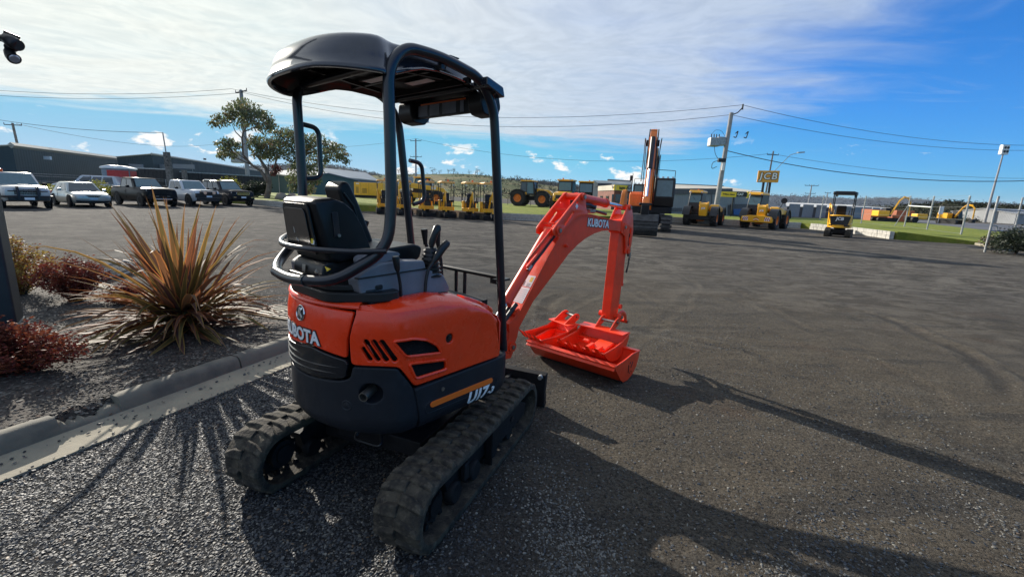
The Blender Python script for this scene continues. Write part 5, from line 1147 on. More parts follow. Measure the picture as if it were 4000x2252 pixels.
# ================================================================== YELLOW MACHINES
def minidig(label,group,roofm,beacon=True,rear_text=None,boom=True,swing=0,by=-.30,guard=False):
    c=thing('small_digger',label,'excavator',(0,0,0),0,group)
    for s_ in (-1,1):
        m=M();pts=[]
        for k in range(9): a=-PI/2+PI*k/8;pts.append((.62+.19*math.cos(a),.20+.19*math.sin(a)))
        for k in range(9): a=PI/2+PI*k/8;pts.append((-.62+.19*math.cos(a),.20+.19*math.sin(a)))
        m.prism(pts,s_*.45-.125,s_*.45+.125)
        for k in range(18): x_=-.62+1.24*k/17;m.box((x_,s_*.45,.40),(.04,.25,.03))
        for k in range(5): 
            for e in (-1,1): a=-PI/2+PI*(k+.5)/5;m.box((e*(.62+.20*math.cos(a)),s_*.45,.20+.20*math.sin(a)),(.035,.25,.035),ry=-a*e)
        ob('track',m,RUB,c,30)
    m=M();m.box((0,0,.30),(.7,.66,.16)).cyl((0,0,.35),(0,0,.52),.26,n=20);ob('undercarriage',m,BLK2,c)
    m=M();m.prism([(.90,.05),(.95,.03),(.96,.30),(.90,.32)],-.56,.56);m.box((.75,0,.18),(.35,.5,.06));ob('dozer_blade',m,BLK2,c)
    m=M();out=[(.55,.49),(.50,.50)];pl=rnd([(.52,-.50),(.52,.50),(-.30,.50),(-.62,.36),(-.70,0),(-.62,-.36),(-.30,-.50)],.12)
    m.prism(pl,.50,.74,ax='z');ob('lower_body',m,JY,c,bevel=.02)
    m=M();m.prism(rnd([(-.05,-.49),(-.05,.49),(-.30,.49),(-.60,.35),(-.68,0),(-.60,-.35),(-.30,-.49)],.1),.745,1.18,ax='z');eb=ob('engine_cover',m,JY,c,bevel=.03)
    if rear_text:
        m=M();m.prism(rnd([(-.37,.66),(.37,.66),(.46,1.12),(-.46,1.12)],.05),-.705,-.60,ax='x');ob('rear_panel',m,BLK,c,bevel=.01)
        text('maker_lettering','JCB',.21,WHP,c,frame((-.708,0,.975),(0,-1,0),(0,0,1)),off=.008,ext=.003,shear=.1)
        m=M();m.box((-.69,-.34,.62),(.04,.24,.09));m.box((-.69,.36,.62),(.04,.16,.07));ob('lamp_recess',m,BLK,c)
    m=M();m.box((.18,.05,.86),(.12,.55,.34)).box((.0,.05,.90),(.5,.56,.30));ob('seat_stand',m,BLK,c,bevel=.03)
    m=M();m.box((.02,.05,1.12),(.46,.46,.12));ob('seat_cushion',m,VINYL,c,bevel=.04)
    m=M();m.box((-.20,.05,1.42),(.13,.44,.52),ry=R(-10));ob('seat_back',m,VINYL,c,bevel=.06,seg=3)
    for k in range(3): ob('seat_rib',M().box((-.125,.05,1.28+k*.1),(.03,.36,.03),ry=R(-10)),BLK,c)
    for s_ in (-1,1):
        m=M();m.box((.12,.05+s_*.34,1.12),(.5,.14,.14));m.tube([(.3,.05+s_*.32,1.18),(.33,.05+s_*.31,1.42)],.03,6);ob('side_console',m,BLK,c,bevel=.02)
        m=M();m.tube(bend([(.47,s_*.45,.74),(.45,s_*.45,2.30),(.2,s_*.45,2.36)],.1),.025,8);ob('canopy_post',m,BLK,c)
        m=M();m.tube(bend([(-.42,s_*.42,1.15),(-.40,s_*.45,2.30),(-.1,s_*.45,2.36)],.1),.025,8);ob('canopy_post',m,BLK,c)
        m=M();m.box((.50,s_*.40,2.20),(.07,.10,.08));ob('work_light',m,LENS,c,bevel=.01)
        if guard: ob('grab_rail',M().tube(bend([(.45,s_*.47,1.3),(.58,s_*.50,1.3),(.60,s_*.50,.9),(.47,s_*.47,.85)],.08),.02,6),JY,c)
    m=M();m.prism(rnd([(-.56,-.50),(.60,-.50),(.60,.50),(-.56,.50)],.08),2.31 if beacon else 2.24,2.40,ax='z');m.prism(rnd([(-.50,-.42),(.54,-.42),(.54,.42),(-.50,.42)],.08),2.40,2.43,ax='z');ob('canopy',m,roofm,c,bevel=.015)
    if beacon: m=M();m.cyl((.30,.08,2.43),(.30,.08,2.53),.06,n=12);ob('amber_beacon',m,BEAC,c)
    if boom:
        b0=Vector((.62,by,.72));yb=by+swing
        m=M();m.box((.58,by*.9,.62),(.26,.20,.22));ob('swing_bracket',m,JY,c,bevel=.02)
        q=[(.62,by,.70),(.85,by+swing*.3,1.15),(1.05,by+swing*.6,1.55),(1.30,yb,1.72)];m=M();m.tube(bend(q,.25,4),.068,4,flat=.8);m.tube([(.86,by+swing*.35,1.25),(.98,by+swing*.5,1.45)],.085,4);ob('boom',m,JY,c,20)
        m=M();m.tube([(1.22,yb,1.78),(1.34,yb,1.60),(1.40,yb*.9+.02,.45)],.055,4,flat=.8);ob('dipper_arm',m,JY,c,20)
        m=M();m.cyl((1.30,yb,1.50),(1.42,yb*.9,.80),.035,n=8);ob('cylinder',m,BLK,c);m=M();m.cyl((.80,by,.80),(1.0,by+swing*.5,1.40),.045,n=8);ob('cylinder',m,JY,c)
        m=M();m.prism([(1.30,.03),(1.50,.02),(1.55,.25),(1.46,.45),(1.34,.42),(1.28,.25)],yb*.9-.12,yb*.9+.12);ob('bucket',m,BLK2,c,bevel=.02)
    return c
GR_='small yellow diggers lined up below the lawn'
md=[]
cc=[(1493,843,33.6,'small yellow digger with its boom swung left, first at the left end of the row',-.30,-.20),(1571,846,32.9,'small yellow digger second from the left in the row below the lawn',-.32,-.12),(1658,849,32.2,'small yellow digger third from the left, in front of the big yellow loader wheel',-.30,-.05),
    (1737,851,31.6,'small yellow digger fourth from the left, whose arm hangs beside its seat',-.30,0),(1831,854,31.0,'small yellow digger fifth in the row, whose arm hangs straight before its seat',-.16,.02),(1903,857,30.5,'small yellow digger at the right end of the row, next to the bare block wall',-.14,.04)]
for k,(u,v,d,lb,by,sw) in enumerate(cc):
    p=P(u,v,d-.8);c=minidig(lb,GR_,CREAM,True,None,True,sw,by,guard=(k in(1,2)))
    c.location=(p.x,p.y+.5,0);c.rotation_euler=(0,0,math.atan2(-p.y,-p.x)+R(2+3*k))
p=G(3284,926);c=minidig('small yellow digger with dark canopy seen from behind, white letters on its black rear panel',None,BLK,False,'JCB',True,.35,.35);c.scale=(1.13,1.13,1.1);c.location=(p.x+.15,p.y+.45,0);c.rotation_euler=(0,0,math.atan2(p.y,p.x)-R(4))
# ------------------------------------------------------------------ telehandlers from behind
CHV=mat('red_chevron',(.45,.03,.02),.5)
def telehandler(label,loc,rz,big):
    c=thing('telehandler',label,'telehandler',loc,rz,'telehandlers with their backs to the yard');s_=1.0
    for x_ in (-1.5,1.45):
        for y_ in (-1,1): wheel(c,(x_,y_*.95,.66 if big else .60),.66 if big else .60,.46,JO,.5,16,y_)
        for y_ in (-1,1):
            m=M();pts=[(x_+.80*math.cos(a),.66+.80*math.sin(a)) for a in np.linspace(.15,PI-.15,10)];pts+=[(x_+.74*math.cos(a),.66+.74*math.sin(a)) for a in np.linspace(PI-.15,.15,10)];m.prism(pts,y_*.70,y_*1.22);ob('mudguard',m,BLK,c)
    m=M();m.box((0,0,.72),(3.9,.95,.50)).box((-2.0,0,.62),(.3,1.5,.35));ob('chassis',m,BLK2,c,bevel=.03);ob('axle',M().cyl((-1.5,-.85,.55),(-1.5,.85,.55),.13,n=10).box((-1.5,0,.48),(.4,.5,.3)),JO,c)
    m=M();m.prism([(-1.10,.95),(.95,.95),(1.05,1.55),(.75,2.48),(-.75,2.48),(-1.12,1.60)],.18,1.10);cb=ob('cab_frame',m,BLK,c,bevel=.05)
    m=M();m.prism([(-1.08,2.42),(.85,2.44),(.80,2.60),(-.95,2.62)],.12,1.12);ob('cab_roof',m,CREAM if False else JY,c,bevel=.05)
    # rear window, side windows
    n_=Vector((-(2.48-1.60),0,.37)).normalized()
    ob('rear_window',M().box((-.955,.64,2.03),(.02,.76,.72),ry=R(22.5)),GLSB,c);ob('side_window',M().prism([(-.85,1.60),(.75,1.60),(.60,2.38),(-.62,2.38)],1.10,1.115),GLS,c);ob('door_glass',M().prism([(-.60,1.0),(.55,1.0),(.55,1.52),(-.60,1.52)],1.10,1.112),GLS,c)
    ob('wiper_arm',M().tube([(-1.06,.55,1.78),(-.95,.80,2.12)],.012,5),BLK,c)
    for y_ in(.22,1.02): ob('work_light',M().box((-1.02,y_,2.46),(.08,.13,.10)),LENS,c,bevel=.02)
    ob('roof_rail',M().tube(bend([(-.8,.2,2.62),(-.8,.2,2.72),(-.8,1.0,2.72),(-.8,1.0,2.62)],.06),.018,6),BLK,c)
    # boom and its rear tower
    m=M();m.prism([(-2.25,.95),(-2.05,.55),(-1.75,.62),(-1.65,1.55),(-1.95,1.72),(-2.20,1.60)],-.50,.06);tw=ob('boom_tower',m,JY,c,bevel=.04)
    for y_ in (-.50,.06):
        m=M();m.cyl((-2.0,y_-.05,1.60),(-2.0,y_+.05,1.60),.17,n=16);ob('pivot_boss',m,JY,tw)
    for y_ in(-.38,-.06):ob('tail_lamp_hole',M().box((-2.16,y_,.88),(.04,.12,.20),ry=R(-14)),BLK,tw,bevel=.02)
    text('maker_lettering','JCB',.17,WHP,tw,frame((-2.238,-.22,1.30),(0,-1,0),(.06,0,1)),off=.008,ext=.004,shear=.1)
    m=M();m.prism([(-1.95,1.35),(-1.95,1.62),(2.55,1.15),(2.9,.80),(2.9,.60),(2.6,.85)],-.38,-.06);ob('telescopic_boom',m,JY,c,bevel=.03)
    m=M();m.prism(rnd([(-1.30,1.05),(1.30,1.05),(1.30,1.30),(-.9,1.62),(-1.25,1.58)],.1),-1.12,-.50);ob('engine_cover',m,JY,c,bevel=.06)
    if big:
        m=M();m.prism(rnd([(-1.02,.48),(1.02,.48),(1.05,.62),(.98,.88),(.45,.96),(-.45,.96),(-.98,.88),(-1.05,.62)],.05),-2.42,-2.12,ax='x');cw=ob('counterweight',m,JY,c,bevel=.03)
        for y_ in(-.72,.72):
            ob('reflector',M().box((-2.425,y_,.72),(.012,.36,.26)),WHP,cw)
            for k in(-1,0,1): ob('chevron_stripe',M().box((-2.434,y_+k*.12,.72),(.008,.05,.26),rx=R(30)*(1 if y_>0 else -1)),CHV,cw)
        for k in range(3):
            for e in(-1,1): ob('chevron_stripe',M().box((-2.428,e*.09,.60+k*.09),(.012,.20,.035),rx=R(-28)*e),CHV if k%2==0 else WHP,cw)
        m=M();m.cyl((-1.3,-1.35,2.05),(-1.28,-1.35,2.05),.20,n=16);m.tube([(-1.2,-1.1,1.5),(-1.29,-1.35,2.05)],.02,6);ob('mirror',m,BLK,c)
    m=M();m.box((.9,1.35,2.1),(.06,.18,.30));m.tube([(.8,1.1,2.3),(.9,1.35,2.2)],.018,6);ob('mirror',m,BLK,c,bevel=.02)
    if not big: ob('amber_beacon',M().cyl((-.3,.6,2.62),(-.3,.6,2.72),.06,n=10),BEAC,c)
    return c
p=G(2770,884);telehandler('yellow telehandler with its boom folded, parked left of the one with red and white chevrons',(p.x+.4,p.y+2.0,0),math.atan2(p.y,p.x)-R(9),False)
p=G(3015,896);telehandler('yellow telehandler with red and white chevrons on its counterweight, below the big yellow sign',(p.x+.3,p.y+1.6,0),math.atan2(p.y,p.x)-R(13),True)
# ------------------------------------------------------------------ big excavators
EOR=mat('faded_excavator_orange',(.95,.21,.02),.45,coat=.2,var=.12,dirt=.15);STR=mat('dusty_steel_grey',(.09,.085,.08),.75,.3,var=.3,dirt=.3)
def bigdig(label,loc,rz,colm,lean,arm=True,sc=1.0,cab_front=True):
    c=thing('big_excavator',label,'excavator',loc,rz)
    for s_ in (-1,1):
        pts=[(1.35+.40*math.cos(a),.42+.40*math.sin(a)) for a in np.linspace(-PI/2,PI/2,8)]+[(-1.35+.40*math.cos(a),.42+.40*math.sin(a)) for a in np.linspace(PI/2,1.5*PI,8)]
        tk=ob('track',M().prism(pts,s_*.98-.22,s_*.98+.22),BLK2,c,20)
        for k in range(16): ob('track_pad',M().box((-1.35+2.7*k/15,s_*.98,.84),(.15,.60,.05)),STR,tk)
        for k in range(6): a=-PI/2+PI*(k+.5)/6;ob('track_pad',M().box((1.35+.42*math.cos(a),s_*.98,.42+.42*math.sin(a)),(.05,.60,.15),ry=-a),STR,tk)
    m=M();m.box((0,0,.60),(1.5,1.5,.35)).cyl((0,0,.7),(0,0,1.0),.6,n=24);ob('undercarriage',m,BLK2,c)
    m=M();m.prism(rnd([(1.25,-1.22),(1.25,1.22),(-1.3,1.22),(-1.7,.8),(-1.7,-.8),(-1.3,-1.22)],.2),1.0,1.35,ax='z');ob('platform',m,BLK2,c,bevel=.03)
    m=M();m.box((-.8,0,1.75),(1.7,2.4,.85)).box((.35,-.80,1.7),(1.3,.75,.75));ob('engine_cover',m,colm,c,bevel=.08)
    m=M();m.prism(rnd([(-.55,1.36),(1.10,1.36),(1.22,1.9),(1.02,2.95),(-.50,2.98)],.08),.16,1.26);ob('cab_frame',m,BLK,c,bevel=.04)
    ob('front_window',M().box((1.135,.71,2.38),(.02,.84,.90),ry=R(-11)),GLSB,c);ob('side_window',M().prism([(-.40,1.95),(1.02,1.95),(.93,2.80),(-.38,2.82)],1.26,1.272),GLS,c)
    for k in range(4): ob('work_light',M().box((1.06,.32+k*.26,2.98),(.06,.12,.10)),LENS,c,bevel=.02)
    m=M();m.tube(bend([(1.0,1.2,2.9),(1.05,1.2,3.35),(1.0,.1,3.40)],.05),.018,5);ob('roof_rail',m,BLK,c)
    m=M();m.tube([(.9,-1.1,2.1),(.9,-1.1,3.0)],.018,5);m.box((.9,-1.15,2.9),(.06,.16,.3));m.tube([(.5,-1.1,2.1),(.5,-1.1,3.2)],.015,5);ob('handrail_mirror',m,BLK,c)
    # boom raised, arm folded down in front
    top=Vector((2.15,-.10,4.55*sc));ft=Vector((1.0,-.10,1.25))
    def plate2(pts,w_,nm,mt): return ob(nm,M().prism(pts,-.10-w_,-.10+w_),mt,c,20,bevel=.02)
    plate2([(1.0,1.0),(1.3,1.2),(2.1,2.6),(3.1,4.35*sc),(3.35,4.75*sc),(2.95,4.90*sc),(2.2,4.0*sc),(1.2,2.7),(.75,1.4)],.20,'boom',colm)
    if arm:
        plate2([(2.85,5.15*sc),(3.15,5.25*sc),(3.6,4.7*sc),(4.9,2.6),(5.75,1.35),(5.5,1.2),(4.5,2.3),(3.4,3.8*sc),(2.8,4.6*sc)],.16,'dipper_arm',colm)
        m=M();m.cyl((3.75,-.10,4.75*sc),(4.75,-.10,3.2),.12,n=12);cy=ob('arm_cylinder',m,BLK,c);ob('cylinder_rod',M().cyl((4.75,-.10,3.2),(5.65,-.10,1.85),.065,n=10),CHROME,cy)
        for y_ in(-.30,.12): ob('hydraulic_hose',M().tube(bend([(2.6,y_,3.6),(3.0,y_,5.35*sc),(3.6,y_,4.9*sc),(4.4,y_,3.2)],.3),.03,6),BLK,c)
        ob('tip_hole_shade',M().box((2.98,-.10,5.02*sc),(.5,.30,.30)),BLK,c);ob('arm_pivot',M().cyl((3.25,-.42,4.55*sc),(3.25,.22,4.55*sc),.16,n=12),BLK2,c)  # black block at the tip stands in for a dark opening
        for y_ in(-.46,.26): ob('hydraulic_hose',M().tube(bend([(1.2,y_,1.8),(1.9,y_,3.2),(2.5,y_,4.6*sc),(3.3,y_*1.15+.03,4.9*sc),(3.9,y_,3.9),(4.6,y_,2.6)],.4),.022,6),BLK,c)
        ob('quick_hitch',M().box((5.85,-.10,1.25),(.45,.36,.45)).cyl((5.8,-.4,1.5),(5.8,.2,1.5),.07,n=8),BLK2,c,bevel=.03)
        m=M();pr=[(5.65,1.05),(6.05,1.05),(6.32,.75),(6.35,.35),(6.10,.05),(5.75,.02),(5.55,.35)];m.prism(pr,-.75,.55);bk=ob('bucket',m,STR,c,bevel=.04)
        for k in range(4): ob('wear_strip',M().box((6.34,-.10,.25+k*.16),(.03,1.25,.03)),BLK2,bk)
    m=M();m.cyl((1.15,-.28,1.35),(1.85,-.28,3.0),.08,n=10).cyl((1.15,.08,1.35),(1.85,.08,3.0),.08,n=10);ob('boom_cylinder',m,BLK2,c)
    return c
bigdig('tall orange excavator facing the yard, arm folded down to a grey bucket on the ground',(7.97,26.9,0),R(-107.5),EOR,0)
p=P(2596,860,37);q=bigdig('worn yellow excavator standing close behind the tall orange one',(p.x-1.5,p.y,0),R(-105),mat('worn_yellow',(.50,.27,.07),.55,var=.25,dirt=.35),0,True,1.04);q.scale=(1,-1,1)
# ------------------------------------------------------------------ machines up on the lawn
LZ=.47
def tractor(loc,rz):
    c=thing('tractor','large yellow tractor with a dark glazed cab and four big wheels on the lawn','tractor',loc,rz)
    for x_,r_ in((-1.45,.95),(1.6,.90)):
        for y_ in(-1,1): wheel(c,(x_,y_*.98,r_),r_,.56,JO,.50,18,y_)
    for x_,r_ in((-1.45,.95),(1.6,.90)):
        for y_ in (-1,1):
            m=M();pts=[(x_+(r_+.14)*math.cos(a),r_+(r_+.14)*math.sin(a)) for a in np.linspace(.35,PI-.35,10)];pts+=[(x_+(r_+.07)*math.cos(a),r_+(r_+.07)*math.sin(a)) for a in np.linspace(PI-.35,.35,10)];m.prism(pts,y_*.70,y_*1.26);ob('mudguard',m,BLK,c)
    ob('chassis',M().box((.1,0,1.0),(4.4,.7,.55)),BLK2,c,bevel=.03)
    m=M();m.prism(rnd([(.55,1.25),(2.55,1.25),(2.62,1.75),(2.3,2.0),(.55,2.20)],.1),-.48,.48);hd=ob('bonnet',m,JY,c,bevel=.06)
    for k in range(4): ob('vent_slot',M().box((1.05+k*.28,-.485,1.85-k*.03),(.16,.02,.22)),BLK,hd)
    m=M();m.prism(rnd([(-1.30,1.35),(.50,1.35),(.62,1.9),(.42,2.95),(-1.15,2.95)],.08),-.88,.88);ob('cab_frame',m,BLK,c,bevel=.05)
    for y_ in (-.885,.885):
        ob('side_window',M().prism([(-1.15,1.75),(-.45,1.75),(-.45,2.82),(-1.05,2.82)],y_-.01,y_+.01),GLS,c);ob('door_window',M().prism([(-.35,1.55),(.45,1.55),(.33,2.82),(-.35,2.82)],y_-.01,y_+.01),GLSB,c)
        ob('side_panel',M().box((-.75,y_,1.52),(.7,.03,.28)),JY,c)
    ob('rear_window',M().box((-1.24,0,2.3),(.03,1.4,1.0),ry=R(6)),GLS,c);m=M();m.box((-.35,0,3.02),(1.75,1.8,.14));ob('cab_roof',m,JY,c,bevel=.05)
    for y_ in(-.7,.7):
        ob('work_light',M().box((-1.2,y_,2.98),(.1,.2,.12)),LENS,c);m=M();m.tube([(.45,y_*1.3,2.7),(.60,y_*1.65,2.6)],.02,5);m.box((.62,y_*1.7,2.45),(.06,.2,.35));ob('mirror',m,BLK,c)
    m=M();m.cyl((.72,-.62,1.6),(.72,-.62,2.55),.08,n=10);m.tube([(.72,-.62,2.5),(.80,-.62,2.85),(.92,-.62,3.05)],.06,8);ob('exhaust_stack',m,BLK,c)
    m=M()
    for k in range(14): m.tube(bend([(-1.9-.1*random.random(),random.uniform(-.7,.7),1.4+random.random()*.5),(-2.4-random.random()*.3,random.uniform(-.7,.7),1.3),(-2.3,random.uniform(-.6,.6),.5)],.2),random.uniform(.02,.05),6)
    m.box((-2.2,0,.75),(.5,1.0,.12)).box((-2.1,.5,1.2),(.1,.1,1.0)).box((-2.1,-.5,1.2),(.1,.1,1.0));ob('rear_linkage',m,BLK2,c)
    return c
p=G(2075,806,LZ);tractor((p.x,p.y+.4,LZ),R(-17))
def loader(label,loc,rz,full=False):
    c=thing('wheel_loader',label,'loader',loc,rz)
    for x_ in(-1.25,1.35):
        for y_ in(-1,1): wheel(c,(x_,y_*.92,.66),.66,.48,JO,.5,14,y_)
    m=M();m.box((-.1,0,.95),(3.3,1.0,.5));ob('chassis',m,BLK2,c,bevel=.03)
    m=M();m.prism(rnd([(-2.15,.85),(-.55,.85),(-.55,1.80),(-1.95,1.65),(-2.15,1.35)],.1),-.72,.72);bd_=ob('engine_body',m,JY,c,bevel=.06)
    ob('rear_grille',M().box((-2.16,0,1.25),(.03,.9,.35)),BLK,bd_);
    for y_ in(-.45,.45): ob('tail_lamp',M().box((-2.165,y_,1.0),(.04,.16,.14)),BLK,bd_)
    m=M();m.prism(rnd([(-.60,1.30),(.75,1.30),(.85,1.85),(.62,2.80),(-.60,2.80)],.08),-.72,.72);ob('cab_frame',m,BLK,c,bevel=.04)
    ob('front_window',M().box((.80,0,2.25),(.03,1.2,.85),ry=R(-13)),GLSB,c);ob('rear_window',M().box((-.61,0,2.28),(.03,1.2,.80)),GLSB,c)
    for y_ in(-.725,.725): ob('side_window',M().prism([(-.50,1.75),(.72,1.75),(.55,2.68),(-.50,2.68)],y_-.01,y_+.01),GLSB,c)
    ob('cab_roof',M().box((.02,0,2.87),(1.55,1.6,.15)),JY,c,bevel=.05);ob('amber_beacon',M().cyl((-.35,.3,2.94),(-.35,.3,3.08),.07,n=10),BEAC,c)
    for y_ in(-.5,.5): ob('work_light',M().box((-.72,y_,2.92),(.08,.18,.12)),LENS,c)
    m=M();m.prism([(.8,1.2),(1.3,1.5),(2.4,.8),(2.7,.45),(2.5,.4),(1.9,.75),(1.0,1.0)],-.35,.35);ob('loader_arm',m,JY,c,bevel=.03);m=M();m.prism([(2.5,.12),(3.3,.05),(3.35,.12),(2.75,.3),(2.65,.95),(2.5,.95)],-1.1,1.1);ob('bucket',m,BLK2,c)
    return c
p=G(2205,822,LZ);loader('yellow loader on the lawn seen from its square rear, left of the twin cab',(p.x+.3,p.y+2.0,LZ),R(68))
p=P(2285,800,47.5);loader('second yellow loader on the lawn, partly behind the raised orange boom',(p.x,p.y,LZ),R(-100))
# yellow telehandler broadside behind the small diggers
p=P(1650,790,46);c=thing('yard_telehandler','big yellow telehandler standing side on, up on the lawn behind the small diggers','telehandler',(p.x,p.y,LZ),R(4))
for x_ in(-1.5,1.5):
    for y_ in(-1,1): wheel(c,(x_,y_*.95,.68),.68,.48,JO,.5,16,y_)
ob('chassis',M().box((0,0,.85),(4.2,1.0,.5)),JY,c,bevel=.04);m=M();m.prism(rnd([(-1.0,1.1),(.9,1.1),(1.0,1.7),(.7,2.55),(-.7,2.55)],.08),-.05,1.1);ob('cab_frame',m,BLK,c,bevel=.04);ob('side_window',M().prism([(-.8,1.7),(.85,1.7),(.6,2.45),(-.6,2.45)],-.07,-.05),GLSB,c)
ob('cab_roof',M().box((0,.5,2.62),(1.7,1.2,.12)),JY,c,bevel=.04);ob('amber_beacon',M().cyl((0,.5,2.68),(0,.5,2.82),.07,n=8),BEAC,c)
m=M();m.prism([(-2.3,1.35),(-2.2,2.05),(-1.8,2.15),(2.2,1.65),(2.7,1.1),(2.6,.7),(2.3,1.0),(2.0,1.3),(-1.6,1.6)],-.75,-.30);bm2=ob('telescopic_boom',m,JY,c,bevel=.04);text('maker_lettering','JCB',.30,WHP,bm2,frame((1.2,-.755,1.60),(1,0,-.12),(0,0,1)),off=.012,ext=.004,shear=.1)
# yellow generator container
p=G(1384,772,LZ);c=thing('generator_container','long yellow generator container with louvred side on the lawn behind the diggers','container',(p.x,p.y,LZ),R(-6))
m=M();m.bx((0,0,.42),(4.4,2.2,2.25));bx_=ob('housing',m,JY,c,bevel=.03);ob('skid_base',M().bx((.05,.05,.05),(4.35,2.15,.42)),BLK2,c)
for k in range(7): ob('louvre',M().box((.50,-.012,.75+k*.13),(.42,.02,.05)),BLK,bx_);
for k in range(5): ob('louvre',M().box((1.60,-.012,.80+k*.14),(.70,.02,.05)),BLK,bx_)
for x_ in(1.05,2.25,3.4): ob('door_seam',M().box((x_,-.004,1.33),(.02,.012,1.7)),BLK,bx_)
ob('maker_badge',M().box((.55,-.008,2.05),(.45,.01,.13)),WHP,bx_)
# ================================================================== BUILDINGS
def clad(name,c,c2=None,ax=0,per=3.2,rough=.6):
    m=bpy.data.materials.new(name);m.use_nodes=True;t=NT(m.node_tree);b=t.n['Principled BSDF'];tc=t.node('ShaderNodeTexCoord').outputs['Object']
    n=t.noise(tc,.25,5,.6);t.put(b.inputs['Base Color'],t.mix(t.ramp(n,.35,.7),c,c2 or tuple(q*.8 for q in c)));b.inputs['Roughness'].default_value=rough
    x=t.sep(tc)[ax];s=t.m('SINE',t.m('MULTIPLY',x,2*PI*per));bu=t.node('ShaderNodeBump');bu.inputs['Strength'].default_value=.5;bu.inputs['Distance'].default_value=.02;t.put(bu.inputs['Height'],s);t.put(b.inputs['Normal'],bu.outputs[0]);return m
GRN=clad('dark_green_cladding',(.026,.050,.055));GRN2=clad('mid_green_cladding',(.05,.105,.085));GREYC=clad('light_grey_cladding',(.25,.26,.27));CRM=clad('cream_cladding',(.50,.45,.36));CRMR=clad('cream_roofing',(.55,.50,.40));DGC=clad('dark_grey_cladding',(.085,.08,.085));WRF=clad('pale_roofing',(.62,.60,.55));BGC=clad('blue_grey_cladding',(.19,.24,.28))
FASC=mat('pale_fascia',(.55,.50,.40),.6)
def shed(name,label,A,B,hA,hB,depth,wallm,roofm,ridge=None,rise=1.5,cat='shed',fas=FASC,bays=0):
    """long building: front wall from A to B (xy), eave heights, going back by depth"""
    c=thing(name,label,cat,(A[0],A[1],0));a=Vector((0,0,0));b_=Vector((B[0]-A[0],B[1]-A[1],0));L_=b_.length;c.rotation_euler=(0,0,math.atan2(b_.y,b_.x))
    m=M();zt=lambda x:hA+(hB-hA)*x/L_
    m.add([(0,0,-.2),(L_,0,-.2),(L_,0,hB),(0,0,hA),(0,depth,-.2),(L_,depth,-.2),(L_,depth,hB),(0,depth,hA),(0,depth/2,hA+rise),(L_,depth/2,hB+rise)],[(0,1,2,3),(5,4,7,6),(4,0,3,8,7),(1,5,6,9,2)])
    ob('wall',m,wallm,c,0,fix=True)
    m=M();m.add([(-.2,-.25,hA-.05),(L_+.2,-.25,hB-.05),(L_+.2,depth/2,hB+rise+.08),(-.2,depth/2,hA+rise+.08),(-.2,depth+.25,hA-.05),(L_+.2,depth+.25,hB-.05),(-.2,-.25,hA-.2),(L_+.2,-.25,hB-.2),(L_+.2,depth/2,hB+rise-.1),(-.2,depth/2,hA+rise-.1),(-.2,depth+.25,hA-.2),(L_+.2,depth+.25,hB-.2)],[(0,1,2,3),(3,2,5,4),(0,6,7,1),(1,7,8,2),(2,8,11,5),(5,11,10,4),(4,10,9,3),(3,9,6,0)]);ob('roof',m,roofm,c,0,fix=True)
    ob('gutter',M().box((L_/2,-.30,(hA+hB)/2-.08),(math.hypot(L_,hB-hA),.16,.24),ry=-math.atan2(hB-hA,L_)),fas,c)
    for k in range(bays):
        x_=L_*(k+.5)/bays;ob('downpipe',M().cyl((x_,-.12,0),(x_,-.12,zt(x_)-.2),.07,n=8),fas,c)
    return c,L_
# left dark green shed (gable towards the yard on the left, long wall running away)
def gable(name,label,pl,pk,pr,wm,fm,cat='shed',h0=-.3):
    """gable wall through three survey points; returns thing"""
    c=thing(name,label,cat,(pl.x,pl.y,0));o_=Vector((pl.x,pl.y,0));return c,o_
A=P(-420,588,58);PK=P(48,569,66);B=P(470,622,104)
def longshed(name,label,A,PK,B,back,wm,rm,h0=-.2,fm=FASC,rise_=-.3,fr=.32):
    c=thing(name,label,'shed',(PK.x,PK.y,0));o_=Vector((PK.x,PK.y,0));m=M()
    f=lambda p:p-o_;gr_=lambda p:Vector((p.x-o_.x,p.y-o_.y,h0));Ab=A+back;Bb=B+back;Kb=PK+back
    m.add([gr_(A),gr_(PK),f(PK),f(A),gr_(B),f(B)],[(0,1,2,3),(1,4,5,2)]);w_=ob('wall',m,wm,c,0)
    m=M();up=Vector((0,0,.0));m.add([f(PK),f(B),f(B)+back+Vector((0,0,rise_)),f(PK)+back+Vector((0,0,rise_)),f(A),f(A)+back+Vector((0,0,rise_))],[(0,1,2,3),(0,3,5,4)]);ob('roof',m,rm,c,0)
    m=M();d=(B-PK).normalized();m.tube([f(A)+Vector((0,-.2,.0)),f(PK)+Vector((0,-.2,.05))],.10,4);m.tube([f(PK)+Vector((0,-.2,.05)),f(B)+Vector((0,-.2,.10))],fr,4);ob('fascia',m,fm,c,0)
    return c,o_
c,o_=longshed('green_shed','dark green shed with a shallow gable at the far left behind the ivory ute',A,PK,B,Vector((-6,12,0)),GRN,WRF,fr=.42)
ob('wall_lamp',M().box(tuple(P(186,617,72)-o_),(1.0,.3,.5)),WHP,c)
A=P(456,613,84);PK=P(594,603,86);B=P(1075,678,150)
c,o_=longshed('green_shed','long dark green shed whose low gable shows above the black ute and white ute',A,PK,B,Vector((-3,14,0)),GRN,WRF,fr=.24)
for u in(532,632,718):  ob('window',M().box(tuple(P(u,650,84.5 if u<600 else 88)-o_),(4.0 if u>600 else 2.5,.25,.8)),GREYC,c)
for u,dd in((755,100),): p=P(u,660,dd)-o_;ob('downpipe',M().cyl((p.x,p.y-.4,0),(p.x,p.y-.4,p.z+1.5),.14,n=6),FASC,c)
ob('roof_vent',M().cyl(tuple(P(800,625,108)-o_),tuple(P(800,618,108)-o_),.3,n=8),DGC,c)
